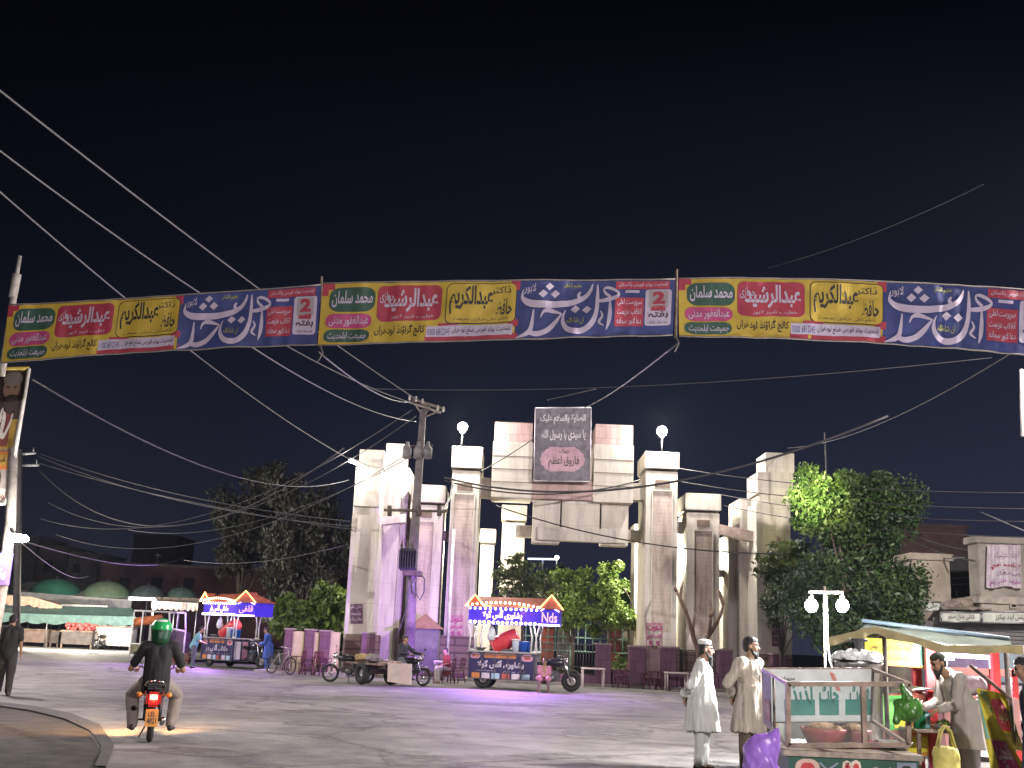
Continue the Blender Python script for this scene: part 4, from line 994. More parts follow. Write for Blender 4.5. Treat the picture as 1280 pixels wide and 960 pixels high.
m.grid(f1, 0, .25, 1, .38, 5, 3, 5); m.rrect(f2, .70, .28, .92, .36, .03, .02, 6); m.text('جلسہ عام', f2, .45, .28, .9, .36, 4, .02)
m.grid(f1, 0, .0, 1, .11, 4, 3, 4); m.grid(f1, 0, .11, 1, .25, 4, 3, 3); m.rrect(f2, .62, .12, .80, .24, .08, .05, 0); m.text('لودھراں', f2, .5, .02, .95, .09, 1, .01)
for (x, y) in ((.70, .86), (.82, .86)): m.rrect(f2, x - .025, y - .006, x + .025, y + .006, .02, .005, 0, 6)
m.build('print', pc, po, world=True)
m = MB(); q = [at(-12, 691, YL - .2), at(12.5, 691, YL - .2), at(7, 731, YL - .2), at(-16, 731, YL - .2)]; d = V((0, .14, 0)); m.hexa([q[3], q[2], q[1], q[0], q[3] + d, q[2] + d, q[1] + d, q[0] + d])
lb = m.build('light_box', M('light_box_purple', (.16, .10, .62), .5, emit=.35, var=0), t, world=True)
m = MB(); f1 = quadmap(*q, .01); m.text('یو', f1, .45, .62, .9, .92, 0, .03); m.text('بیکری', f1, .3, .14, .9, .52, 0, .03); m.build('lettering', M('light_box_white', (.95, .95, 1), .5, emit=2.5, var=0), lb, world=True)
# the pylon head seen behind it
YP = 62
t = thing('utility_pole', 'distant dark pole with two small crossarms behind the portrait poster', 'pole', at(22, 800, YP).xy.to_3d(), 0, 'utility poles')
m = MB(); m.tube([at(20, 800, YP), at(25, 562, YP)], [.22, .15], 8); m.build('shaft', M('pole_dark', (.06, .055, .055), .8), t, world=True)
for a, b in (((22, 568), (45, 566)), ((24, 582), (49, 581))):
    m = MB(); m.tube([at(*a, YP), at(*b, YP)], .07, 5); m.tube([at(b[0] - 3, b[1], YP), at(b[0] - 3, b[1] - 7, YP)], .05, 5); m.build('crossarm', steel, t, world=True)
# the transformer pole before the gate
YU = 42.5
t = thing('utility_pole', 'stout concrete utility pole with crossarms, insulators and a grey transformer before the gate', 'pole', gnd(511, 838).xy.to_3d(), 0, 'utility poles')
rust = M('rusty_steel', (.13, .10, .09), .7, .4, var=.3, scale=6)
m = MB(); m.tube([at(510.5, 840, YU), at(515, 712, YU), at(520, 640, YU), at(529, 512, YU)], [.22, .2, .17, .12], 12); m.build('shaft', M('pole_concrete_mauve', (.14, .12, .125), .8, var=.25, scale=3), t, world=True)
m = MB()
for a, b in (((511, 502), (551, 516)), ((516, 498.5), (556, 511.5))): m.tube([at(*a, YU - (.15 if a[0] == 511 else -.15)), at(*b, YU - (.15 if a[0] == 511 else -.15))], .05, 6)
for a, b in (((530, 522), (516, 501)), ((530, 522), (548, 514)), ((530, 522), (538, 507))): m.tube([at(*a, YU), at(*b, YU)], .03, 5)
ca = m.build('crossarm', M('pole_timber', (.20, .165, .145), .8, var=.25), t, world=True)
por = M('porcelain', (.42, .38, .36), .3)
for x, y in ((512, 500), (520, 502), (528, 505), (547, 513), (554, 515)):
    m = MB(); p = at(x, y, YU); m.lathe([(.03, 0), (.06, .05), (.035, .07), (.06, .12), (.03, .14), (.045, .2), (0, .22)], 10, p); m.build('insulator', por, ca, world=True)
m = MB(); m.tube([at(503, 571, YU - .25), at(540, 569, YU - .25)], .05, 6); m.tube([at(504, 558, YU + .2), at(541, 557, YU + .2)], .04, 6); c2 = m.build('crossarm', rust, t, world=True)
for x in (508, 522, 534):
    m = MB(); p = at(x, 574, YU - .28); m.lathe([(.05, 0), (.17, .04), (.17, .42), (.12, .46), (.06, .5), (.09, .56), (.05, .6), (.08, .66), (0, .7)], 12, p); m.build('fuse_bushing', M('bushing_grey', (.18, .17, .175), .6, var=.3), c2, world=True)
m = MB(); m.tube([at(480, 637.5, YU - .2), at(560, 639, YU - .2)], .055, 6)
for x in (487, 524, 549): m.tube([at(x, 632, YU - .2), at(x, 645, YU - .2)], .09, 6)
m.build('crossarm', rust, t, world=True)
m = MB(); a, b = at(499, 713, YU - .45), at(522, 687, YU - .45); m.box((a.x, a.y - .45, a.z), (b.x, a.y + .3, b.z), 0, .05)
for k in range(7): m.box((a.x + .04 + k * .095, a.y - .53, a.z + .06), (a.x + .07 + k * .095, a.y - .44, b.z - .08))
tr = m.build('transformer', M('transformer_grey', (.055, .05, .07), .55, .3, var=.25), t, world=True)
for x in (502, 509, 516):
    m = MB(); p = at(x, 687, YU - .5); m.lathe([(.04, 0), (.06, .05), (.035, .1), (.06, .15), (.03, .22), (.02, .34), (0, .35)], 8, p); m.build('bushing', rust, tr, world=True)
m = MB(); a, b = at(505, 720, YU), at(528, 715, YU); m.box((a.x, YU - .8, a.z), (b.x, YU + .3, b.z)); m.build('platform', rust, t, world=True)
m = MB(); q = [(526, 718), (531, 724), (530, 740), (525, 750), (520, 742), (519, 728)]; m.tube([at(x, y, YU - .45) for x, y in q], .025, 6)
m.tube([at(x, y, YU - .4) for x, y in ((520, 720), (511, 736), (508, 760), (500, 785), (494, 800))], .02, 5); m.build('cable_loop', M('cable_black', (.03, .03, .035), .6, var=0), t, world=True)
m = MB(); p = at(566, 600, YU); m.tube([at(548, 648, YU), at(563, 622, YU), at(567, 600, YU)], .04, 6); m.build('bracket', M('white_paint'), t, world=True)

# ================================================================ WIRES
wire = M('wire_grey', (.038, .036, .042), .6, var=0); wirel = M('wire_pale', (.13, .125, .13), .6, var=0); wired = M('wire_dark', (.03, .028, .032), .6, var=0)
def cable(label, a, ya, b, yb, sag, r=.018, mat=None, group='overhead wires', via=None, n=26):
    A, B = at(*a, ya), at(*b, yb); pts = []
    for i in range(n + 1):
        u = i / n; p = A.lerp(B, u); p.z -= sag * 4 * u * (1 - u); pts.append(p)
    m = MB(); mid = (A + B) / 2; m.tube(pts, r, 5)
    return tag(m.build('overhead_wire', mat or wire, loc=mid), label, 'wire', group)
cable('topmost thick pale wire from the upper left edge, passing behind the left banner', (-30, 90), 17.3, (545, 515), YU, .2, .02, wirel)
cable('second pale wire from the upper left edge, entering below the topmost one', (-30, 166), 17.6, (520, 505), YU, .6, .018, wirel)
cable('third pale wire from the upper left edge, crossing behind the yellow banner part', (-30, 214), 17.9, (445, 578), YG - 1.3, .4, .017, wirel)
cable('wire dropping from under the second banner stick end to the transformer pole', (398, 440), 17.2, (512, 502), YU, .25, .016, wire)
cable('wire running from under the left banner to the top crossarm of the transformer pole', (315, 434), 22, (520, 527), YU, .3, .014, wirel)
cable('faint wire from the portrait poster across to the outermost left tower', (40, 474), 19, (436, 600), YG - 1, .9, .018, wire)
for i, (a, b, s) in enumerate((((47, 566), (440, 652), .5), ((47, 570), (440, 658), .6), ((49, 579), (440, 662), .3))):
    cable('%s of three bundled wires from the distant pole to the left tower' % ('upper', 'middle', 'lowest')[i], a, 62, b, YG - 1.4, s, .02, wire)
cable('lone faint wire sagging from the distant pole toward the dark left trees', (49, 588), 62, (430, 560), YG, 3.2, .03, wired)
for i, (a, b, s) in enumerate((((50, 648), (515, 512), 2.1), ((60, 628), (520, 520), 2.6), ((70, 668), (522, 560), 2.0), ((160, 662), (522, 566), 1.2), ((230, 700), (436, 680), .4))):
    cable(('wire rising from the left rooftops to the top of the transformer pole', 'wire rising from the far left just under the topmost rooftop wire', 'wire rising from the far left to the middle of the transformer pole', 'wire rising past the dark trees to the fuse crossarm', 'short faint wire running low to the left tower')[i], a, 60, b, YU, s, .016, wire)
cable('bright wire running from the left lamp down to the market stalls', (24, 676), YL - .3, (110, 720), 60, .3, .012, wirel)
cable('wire running from the left lamp to the long low building', (24, 675), YL - .3, (240, 690), 70, .6, .014, wire)
cable('pale wire stretched from the second banner stick down to the dark name board', (846, 430), 17.1, (730, 510), YG - .6, .12, .016, wire)
cable('long thin wire running level above the gate from left to right', (470, 486), 40, (1240, 447), 30, .35, .014, wire)
cable('hooked wire end hanging above the dark name board', (684, 500), YG - .6, (745, 486), YG - .8, .0, .02, wire)
cable('thick dark cable sagging across the front of the gate', (556, 597), YU, (1110, 520), 30, 1.2, .038, wired)
cable('second dark cable lying close under the thick one before the gate', (556, 601), YU, (800, 600), YG - 1, .55, .03, wired)
cable('dark cable rising from the gate toward the upper right', (985, 560), YG - 1.6, (1290, 425), 22, .5, .016, wire)
for i, (a, b) in enumerate((((846, 585), (1290, 616)), ((846, 601), (1290, 636)), ((900, 618), (1290, 652)), ((905, 632), (1290, 672)))):
    cable('%s of the four level wires running right from the gate over the big tree' % ('topmost', 'second', 'third', 'lowest')[i], a, YG - 1.5, b, 30, .25, .016, wire)
cable('thin dark wire slanting across the front of the right pillars', (620, 632), YU, (1000, 692), 38, .5, .025, wired)
cable('thin dark wire crossing the left upper block of the gate', (600, 590), YU, (672, 545), YG - 1, .05, .022, wired)
cable('faint cord rising at the upper right above the banner', (960, 335), 17.4, (1230, 230), 15, .1, .006, wired)
for i, (a, b) in enumerate((((1140, 668), (1230, 690)), ((1140, 676), (1225, 702)), ((1142, 690), (1205, 697)))):
    cable('%s of the short wires strung between the right houses' % ('upper', 'middle', 'lower')[i], a, 45, b, 40, .12, .03, wirel if i == 2 else wire)
cable('bright white cable slanting in at the right edge above the wall banner', (1226, 640), 30, (1300, 672), 22, .0, .014, wirel)
cable('antenna cord hanging on a thin mast above the big tree', (1031, 540), 40, (1034, 610), 40, .0, .03, wired)
# ================================================================ PARK BOUNDARY BEFORE THE GATE
YF = 44.6
purp = mat_stone('maroon_tiles', (.17, .075, .13), (.15, .065, .115), (.09, .04, .07), .45, .45, .015, .25)
cream = M('cream_plaster', (.58, .47, .33), .8, var=.15)
def wpost(pl, pr, pt, label, mat=purp, Y=YF, dep=.7, pb=None):
    x0, x1 = X(pl, pt + 20, Y), X(pr, pt + 20, Y); z1 = Z((pl + pr) / 2, pt, Y)
    t = thing('wall_pillar', label, 'wall pillar', ((x0 + x1) / 2, Y + dep / 2, .1), 0, 'maroon pillars of the park wall')
    m = MB(); m.box((x0, Y, .1), (x1, Y + dep, z1), 0, .015); m.build('block', mat, t, world=True)
    m = MB(); m.box((x0 - .04, Y - .04, z1 + .002), (x1 + .04, Y + dep + .04, z1 + .06), 0, .01); m.build('coping', M('coping_stone', (.36, .29, .29), .7), t, world=True)
def lowwall(pl, pr, pt, label, mat, Y=YF + .12, dep=.35):
    x0, x1 = X(pl, pt + 20, Y), X(pr, pt + 20, Y); z1 = Z((pl + pr) / 2, pt, Y); m = MB(); m.box((x0, Y, .1), (x1, Y + dep, z1), 0, .015)
    tag(m.build('park_wall', mat, loc=((x0 + x1) / 2, Y, .1)), label, 'wall', 'low walls of the park')
for pl, pr, pt, lb in ((354.5, 364, 787, 'leftmost maroon tiled wall pillar, beside the bicycle'), (380, 391, 788, 'maroon tiled wall pillar second from the left, behind the plastic chairs'), (398.5, 411, 789.5, 'maroon tiled wall pillar just left of the left tower'),
    (745, 764, 806, 'maroon tiled wall pillar right of the trike front wheel'), (787, 806.5, 809, 'maroon tiled wall pillar at the left foot of the right lamp pillar'), (826, 845.5, 810, 'maroon tiled wall pillar at the right foot of the right lamp pillar'), (899, 916, 813, 'dark maroon wall pillar seen between the two men in white'), (966, 983, 819, 'dark maroon wall pillar behind the man with the trimmed beard'), (451, 466, 792, 'maroon tiled block before the left tower behind the flat cart')):
    wpost(pl, pr, pt, lb)
for pl, pr, pt, lb, mt in ((364.5, 379.5, 789, 'cream panel of the park wall between the first two left pillars', cream), (391.5, 398, 790, 'narrow cream panel of the park wall between left pillars', cream), (411.5, 423, 790, 'cream panel of the park wall beside the left tower', cream),
    (764.5, 786.5, 838, 'low maroon wall between the pillars right of the trike', purp), (807, 825.5, 812, 'pale low wall at the foot of the right lamp pillar', M('mauve_plaster', (.34, .24, .27), .8)), (846, 898, 843, 'low dark wall behind the man in the white cap', purp), (917, 965, 828, 'low wall behind the man with the trimmed beard', brown), (660, 744, 842, 'low maroon wall behind the trike front wheel', purp), (512, 580, 840, 'low maroon wall left of the serving trike', purp)): lowwall(pl, pr, pt, lb, mt)
# railings
iron = M('railing_iron', (.10, .10, .10), .6, .5); mint = M('railing_mint', (.30, .48, .42), .6)
def railing(label, a, b, Y, zt, zb, n, mat, rails=2, r=.02):
    x0, x1 = X(a, 820, Y), X(b, 820, Y); t = thing('railing', label, 'railing', ((x0 + x1) / 2, Y, .1), 0, 'railings of the park')
    m = MB(); 
    for k in range(rails): z = zb + (zt - zb) * k / max(1, rails - 1); m.tube([(x0, Y, z), (x1, Y, z)], r * 1.3, 6)
    m.build('rails', mat, t, world=True)
    m = MB()
    for i in range(n + 1):
        x = x0 + (x1 - x0) * i / n; m.tube([(x, Y, .1 if i % 4 == 0 else zb), (x, Y, zt)], r, 5)
    m.build('bars', mat, t, world=True)
railing('dark iron railing behind the serving trike', 655, 744, YF + .3, 1.55, .7, 24, iron)
railing('dark iron railing between the right lamp pillar and the man in the white cap', 846, 898, YF + .3, 1.5, .65, 14, iron)
railing('mint green park railing behind the gate', 600, 806, 56, 2.5, 1.2, 22, mint, 3, .03)
railing('pale green park railing right of the right lamp pillar', 846, 905, 55, 2.5, 1.3, 10, mint, 3, .03)
# lawn and yellow-lit path behind
g = MB(); g.box((X(600, 830, 58), 48.5, .1), (X(820, 830, 58), 54, .13)); tag(g.build('path', M('sandy_path', (.36, .28, .15), .9)), kind='structure')
lw = M('lawn', (.05, .08, .02), .9, var=.3); g = MB(); g.box((-16, 54.1, .1), (10.5, 94, .14)); tag(g.build('lawn', lw), kind='structure')
# things seen under the gate: kiosks, people's bright clothes, a yellow sign, a tube light
t = thing('yellow_sign', 'small glowing yellow sign hanging among the park trees', 'sign', at(760, 767, 58)); p = at(760, 767, 58)
m = MB(); m.box((p.x - .32, p.y, p.z - .14), (p.x + .32, p.y + .08, p.z + .14), 0, .02); m.build('panel', M('sign_yellow_lit', (.95, .55, .03), .5, emit=1.0, var=0), t, world=True)
m = MB(); m.text('PARK' if 0 else 'چوک', quadmap((p.x - .28, p.y - .004, p.z + .11), (p.x + .28, p.y - .004, p.z + .11), (p.x + .28, p.y - .004, p.z - .11), (p.x - .28, p.y - .004, p.z - .11), .004), .2, .1, .8, .9, 0, .02); m.build('lettering', M('sign_orange', (.9, .9, .6), .5, emit=2.5, var=0), t, world=True)
m = MB(); m.tube([(p.x, p.y + .04, .1), (p.x, p.y + .04, p.z - .14)], .03, 6); m.build('post', steel, t, world=True)
tubem = M('tube_light', (.75, .85, 1.0), .4, emit=4, var=0)
for i, (a, b, Y, lb) in enumerate((((660, 698.5), (697, 699), 75, 'long bluish tube light far behind the gate, under the hanging panels'),)):
    t = thing('tube_light', lb, 'light', at((a[0] + b[0]) / 2, a[1], Y)); m = MB(); m.tube([at(*a, Y), at(*b, Y)], .05, 6); m.build('tube', tubem, t, world=True); m = MB(); pp = at((a[0] + b[0]) / 2, a[1], Y); m.tube([(pp.x, Y + .1, .1), (pp.x, Y + .1, pp.z)], .06, 6); m.build('post', steel, t, world=True)
p = at(696, 697, 74); t = thing('park_lamp', 'small white lamp shining at the right end of the far tube light', 'lamp', (p.x, p.y, .1)); m = MB(); m.ball(p, .14); m.build('glass_globe', M('globe_dim', (1, .98, .9), .4, emit=14, var=0), t, world=True); m = MB(); m.tube([(p.x, p.y, .1), (p.x, p.y, p.z - .12)], .05, 6); m.build('post', steel, t, world=True)
for i, (pl, pr, pt, Y, rgb, lb) in enumerate(((676, 692, 778, 60, (.50, .12, .07), 'orange red park booth seen over the trike handlebar'), (763, 776, 780, 61, (.46, .12, .10), 'red park booth seen left of the right lamp pillar'), (777, 790, 782, 62, (.6, .55, .45), 'cream park booth beside the red one'), (698, 716, 782, 62, (.55, .52, .45), 'cream park booth behind the iron railing'))):
    x0, x1 = X(pl, 800, Y), X(pr, 800, Y); z = Z((pl + pr) / 2, pt, Y); t = thing('park_booth', lb, 'booth', ((x0 + x1) / 2, Y, .1), 0, 'booths in the park')
    m = MB(); m.box((x0, Y, .1), (x1, Y + .8, z - .25), 0, .02); m.build('wall', M('booth_%d' % i, rgb, .7), t, world=True)
    m = MB(); m.add([V((x0 - .12, Y - .2, z - .25)), V((x1 + .12, Y - .2, z - .25)), V((x1 + .12, Y + 1, z - .25)), V((x0 - .12, Y + 1, z - .25)), V(((x0 + x1) / 2, Y + .4, z + .05))], [(0, 1, 4), (1, 2, 4), (2, 3, 4), (3, 0, 4), (3, 2, 1, 0)]); m.build('roof', M('booth_roof', (.5, .47, .42), .6), t, world=True)
p = at(791, 790, 56); m = MB(); m.add([V((p.x, p.y, .1)), V((p.x + .2, p.y, .1)), V((p.x + .28, p.y + .02, 2.6)), V((p.x + .1, p.y, 3.1)), V((p.x + .02, p.y, 1.6))], [(0, 1, 2, 3, 4), (4, 3, 2, 1, 0)])
t = thing('folded_parasol', 'folded white parasol standing left of the right lamp pillar', 'parasol', (p.x + .1, p.y, .1)); mm = MB(); mm.lathe([(.04, 0), (.04, .9), (.24, 1.0), (.2, 1.6), (.08, 2.5), (.02, 2.9)], 10); mm.build('cloth', M('white_cloth', (.75, .74, .72), .8), t); mm = MB(); mm.tube([(0, 0, 0), (0, 0, 3.0)], .025, 6); mm.build('pole', steel, t)

# ================================================================ LED TRIKES
orangeL = M('led_orange', (1.0, .36, .10), .4, emit=7, var=0); warmL = M('led_warm', (1.0, .62, .34), .4, emit=9, var=0); purpleL = M('led_violet', (.62, .42, 1.0), .4, emit=7, var=0); whiteL = M('led_white', (.95, .85, 1.0), .4, emit=6, var=0)
blueboard = M('board_blue_lit', (.05, .02, .62), .4, var=.1); navy = M('cart_navy', (.025, .022, .085), .4, var=.15); roofm = M('roof_rust', (.34, .09, .05), .6)
whitep = M('white_paint'); redd = M('red_plastic', (.52, .035, .04), .4, var=.1); blued = M('blue_plastic', (.02, .10, .50), .35, var=.1)
def trike(label, loc, rz, words, end_word, facing):
    """a three-wheeled serving cart; x forward, the counter faces -y"""
    t = thing('serving_trike', label, 'food trike', loc, rz, 'lit serving trikes')
    chrome = M('chrome', (.62, .62, .64), .25, 1.0, var=.1); blk = M('black_plastic', (.02, .02, .022), .5)
    fx = 1.35
    wheel(t, (fx + .62, 0, .33), .33, .075, rim=M('rim_grey', (.35, .33, .33), .4, .8), disc=True, name='front_wheel')
    for s in (1, -1): wheel(t, (-.95, s * .52, .30), .30, .075, rim=M('rim_grey'), disc=True, name='rear_wheel')
    m = MB()
    for s in (1, -1): m.tube([(fx + .62, s * .1, .33), (fx + .46, s * .1, .75), (fx + .36, s * .1, 1.06)], .026, 8)
    m.build('fork', chrome, t)
    m = MB(); fn = lambda u, v: V((fx + .62, 0, .33)) + V((math.cos(R(20 + 130 * u)) * .38, (v - .5) * .17, math.sin(R(20 + 130 * u)) * .38)); m.grid(fn, 0, 0, 1, 1, 12, 4); m.build('front_mudguard', chrome, t)
    m = MB(); m.tube([(fx + .4, 0, .98), (fx + .1, 0, .6), (fx - .15, 0, .42), (-1.3, 0, .42)], .035, 8); m.tube([(fx + .3, 0, .85), (fx - .4, 0, .8)], .03, 6); m.build('frame', blk, t)
    m = MB(); m.box((fx - .22, -.14, .32), (fx + .22, .14, .66), 0, .05); m.lathe([(.03, -.16), (.13, -.16), (.13, .16), (.03, .16)], 14, (fx - .05, 0, .42), axis='Y'); m.build('engine', M('engine_metal', (.12, .12, .125), .45, .7, var=.25, scale=12), t)
    m = MB(); m.lathe([(.03, -.3), (.1, -.27), (.145, -.1), (.15, .1), (.1, .26), (.02, .3)], 16, (fx + .1, 0, .93), axis='X'); m.build('fuel_tank', M('trike_black', (.02, .02, .025), .3), t)
    m = MB(); m.box((fx - .62, -.16, .82), (fx - .15, .16, .92), 0, .04); m.build('seat', M('seat_vinyl', (.018, .018, .02), .45), t)
    m = MB(); m.tube([(fx + .2, .4, 1.16), (fx + .32, .22, 1.16), (fx + .36, 0, 1.1), (fx + .32, -.22, 1.16), (fx + .2, -.4, 1.16)], .015, 8); m.build('handlebar', chrome, t)
    m = MB(); m.lathe([(.03, -.1), (.09, -.07), (.105, 0), (.1, .04), (0, .06)], 14, (fx + .46, 0, .98), axis='X'); m.build('headlight', chrome, t)
    # cargo counter
    x0, x1, y0, y1, zb, zt = -1.45, .80, -.62, .62, .30, 1.22
    m = MB(); m.box((x0, y0, zb), (x1, y1, zt - .05), 0, .01); box = m.build('counter', navy, t)
    m = MB(); m.box((x0 - .05, y0 - .06, zt - .047), (x1 + .07, y1 + .06, zt), 0, .012); m.build('counter_top', M('steel_top', (.55, .54, .55), .35, .7), t)
    m = MB()
    for i in range(6):
        x = x0 + .02 + (x1 - x0 - .04) * i / 5; m.box((x - .012, y0 - .03, zb), (x + .012, y0 - .004, zt - .05))
    for z in (zb + .02, zt - .12): m.box((x0, y0 - .034, z - .015), (x1, y0 - .031 + .02, z + .015))
    for yy in (-.5, -.2, .1, .4): m.box((x1 + .004, yy - .012, zb), (x1 + .03, yy + .012, zt - .05))
    m.build('railing', M('cart_steel', (.14, .13, .15), .5, .6), box)
    cols = [M('print_pink', (.6, .30, .42), .6), M('print_orange2', (.62, .24, .06), .6), M('print_pale', (.62, .55, .66), .6), M('print_rust', (.45, .10, .07), .6), M('print_sky', (.35, .5, .62), .6)]
    f1 = quadmap((x0, y0, zt - .05), (x1, y0, zt - .05), (x1, y0, zb), (x0, y0, zb), .006); f2 = quadmap((x0, y0, zt - .05), (x1, y0, zt - .05), (x1, y0, zb), (x0, y0, zb), .012)
    m = MB(); m.rrect(f1, .03, .76, .18, .97, .05, .08, 0); m.rrect(f1, .24, .80, .72, .96, .02, .05, 1); m.rrect(f1, .80, .72, .97, .97, .05, .1, 0)
    for i in range(6): m.rrect(f1, .06 + i * .15, .04, .18 + i * .15, .24, .01, .02, (1, 2, 4, 3, 2, 4)[i])
    m.text(words, f2, .14, .38, .84, .72, 2, .04); m.text('گولا گنڈا', f2, .28, .81, .66, .95, 3, .02); m.text('ہر قسم کا شربت', f2, .12, .28, .42, .36, 2, .0); m.text('آرڈر پر تیار', f2, .52, .27, .86, .35, 2, .0)
    m.rrect(f2, .06, .82, .10, .92, .02, .04, 3); m.rrect(f2, .11, .80, .15, .92, .02, .04, 1); m.rrect(f2, .84, .78, .93, .92, .03, .05, 3)
    m.build('print', cols, box)
    fe = quadmap((x1, y0, zt - .05), (x1, y1, zt - .05), (x1, y1, zb), (x1, y0, zb), .008); m = MB()
    for i in range(3): m.rrect(fe, .06 + .3 * i, .08, .30 + .3 * i, .9, .03, .03, (2, 0, 4)[i])
    m.build('print', cols, box)
    fb = quadmap((x0, y1, zt - .05), (x0, y0, zt - .05), (x0, y0, zb), (x0, y1, zb), .008); m = MB()
    for i in range(3):
        for j in range(2): m.rrect(fb, .05 + .32 * i, .08 + .46 * j, .33 + .32 * i, .46 + .46 * j, .02, .02, (2, 0, 4)[(i + j) % 3])
    m.build('print', cols, box)
    # posts, canopy
    for px in (x0 + .1, x1 - .06):
        for py in (y0 + .06, y1 - .06):
            m = MB(); m.tube([(px - .1, py, zt), (px - .07, py, zt + .5), (px - .16, py, zt + .95)], .028, 6); m.tube([(px + .1, py, zt), (px + .07, py, zt + .5), (px + .18, py, zt + .95)], .028, 6); m.tube([(px - .1, py, zt + .02), (px + .1, py, zt + .02)], .03, 6)
            m.build('post', whitep, t)
    cx0, cx1, cy0, cy1, c0, c1 = x0 - .05, x1 + .1, y0 - .06, y1 + .06, 2.12, 2.66
    ex = .62
    m = MB()
    ring = [(cx0, cy0), (cx1, cy0), (cx1 + ex, cy0 + .45), (cx1 + ex, cy1), (cx0, cy1)]
    n = len(ring); inn = [(cx0 + .04, cy0 + .04), (cx1 - .02, cy0 + .04), (cx1 + ex - .05, cy0 + .48), (cx1 + ex - .05, cy1 - .04), (cx0 + .04, cy1 - .04)]
    vs = [V((a, b, c0)) for a, b in ring] + [V((a, b, c1)) for a, b in ring] + [V((a, b, c0)) for a, b in inn] + [V((a, b, c1)) for a, b in inn]
    fs = []
    for i in range(n):
        j = (i + 1) % n; fs += [(i, j, n + j, n + i), (2 * n + j, 2 * n + i, 3 * n + i, 3 * n + j), (i, 2 * n + i, 2 * n + j, j)]
    m.add(vs, fs); can = m.build('canopy_fascia', blueboard, t)
    m = MB(); z0 = c1 + .01; mid = (cy0 + cy1) / 2
    rd = [V((cx0 - .1, cy0 - .1, z0)), V((cx1 + .05, cy0 - .1, z0)), V((cx1 + ex + .1, cy0 + .4, z0)), V((cx1 + ex + .1, cy1 + .1, z0)), V((cx0 - .1, cy1 + .1, z0)), V((cx0 + .25, mid, z0 + .36)), V((cx1 + .3, mid, z0 + .36))]
    m.add(rd, [(0, 1, 6, 5), (1, 2, 6), (2, 3, 6), (3, 4, 5, 6), (4, 0, 5), (4, 3, 2, 1, 0)])
    # small gables over both ends of the counter side
    for (a, b, h) in ((V((cx0 - .1, cy0 - .12, z0)), V((cx0 + .55, cy0 - .12, z0)), .36), (V((cx1 + .02, cy0 - .11, z0)), V((cx1 + ex + .12, cy0 + .38, z0)), .42)):
        q = (a + b) / 2; back = V((0, .55, 0)); m.add([a, b, q + V((0, 0, h)), q + V((0, 0, h)) + back], [(0, 1, 2), (1, 3, 2), (0, 2, 3)])
    m.build('roof', roofm, t)
    def string(path, step, mat, r, name):
        m = MB(); m.tube(path, .007, 5); o = m.build(name, M('cable_black'), t); b0 = None
        for a, b in zip(path, path[1:]):
            k = max(1, int((b - a).length / step))
            for i in range(k):
                if b0 is None: q = MB(); q.ball((0, 0, 0), r, n=8, m=5); b0 = q.build('bulb', mat, o)
                else: b0 = b0.copy(); COL.objects.link(b0); b0.parent = o
                b0.matrix_basis = Matrix.Translation(a.lerp(b, (i + .5) / k))
    off = V((0, -.16, 0)); A, B = rd[0] + V((0, -.05, .02)), rd[1] + V((0, -.05, .02)); bow = (A + B) / 2 + V((0, 0, .13))
    string([A, A.lerp(bow, .5) + V((0, 0, .035)), bow, bow.lerp(B, .5) + V((0, 0, .035)), B], .155, warmL, .042, 'lamp_string')
    for (a, b, h) in ((V((cx0 - .1, cy0 - .15, z0)), V((cx0 + .55, cy0 - .15, z0)), .38), (V((cx1 + .02, cy0 - .16, z0)), V((cx1 + ex + .14, cy0 + .35, z0)), .46)):
        q = (a + b) / 2 + V((0, 0, h)); m = MB(); m.tube([a, q, b], .028, 6); m.build('led_strip', orangeL, t)
    string([V((cx0 - .04, cy0 - .05, c1 - .05)), V((cx1, cy0 - .05, c1 - .05))], .165, whiteL, .042, 'lamp_string')
    string([V((cx0 - .0, cy0 - .05, c0 + .04)), V((cx1 - .05, cy0 - .05, c0 + .04))], .155, whiteL, .05, 'lamp_string')
    m = MB(); a, b = V((cx1 - .02, cy0 - .04, c0 + .02)), V((cx1 + ex + .03, cy0 + .42, c0 + .02)); m.tube([a, b], .03, 6); m.build('led_strip', purpleL, t); m = MB(); q = (V((cx1, cy0, c1)) + V((cx1 + ex, cy0 + .45, c1))) / 2 + V((-.02, -.03, .12)); m.tube([V((cx1 + .05, cy0, c1 - .06)), q, V((cx1 + ex, cy0 + .42, c1 - .06))], .018, 6); m.build('led_strip', purpleL, t)
    # fascia lettering
    fa = quadmap((cx0, cy0, c1 - .1), (cx1, cy0, c1 - .1), (cx1, cy0, c0 + .1), (cx0, cy0, c0 + .1), .012); fe = quadmap((cx1, cy0, c1 - .06), (cx1 + ex, cy0 + .45, c1 - .06), (cx1 + ex, cy0 + .45, c0 + .06), (cx1, cy0, c0 + .06), .012)
    SL = [M('sign_letter_lit', (.95, .70, .82), .5, emit=1.6, var=0), M('sign_letter_dim', (.75, .42, .55), .5, emit=.6, var=0)]
    m = MB(); m.text(words, fa, .20, .04, .76, 1.0, 0, .03); m.build('lettering', SL, can); m = MB(); m.text(end_word, fe, .12, .1, .9, .9, 1, .02); m.build('lettering', SL, can); m = MB()
    fl = quadmap((cx0, cy1, c1 - .1), (cx0, cy0, c1 - .1), (cx0, cy0, c0 + .1), (cx0, cy1, c0 + .1), .012); m.text('گولا', fl, .2, .05, .8, .95, 0, .03)
    m.build('lettering', SL, can)
    # what the LEDs throw on the road and on the goods
    w = t.matrix_basis
    for i in range(3): p = w @ V((cx0 + .4 + (cx1 - cx0 - .8) * i / 2, cy0 - .14, c0 + .04)); lamp('led_glow', 'SPOT', p, 1000, (.50, .22, 1.0), .04, target=p + w.to_3x3() @ V((0, -1, -.32)), spot=118, blend=.4, parent=t)
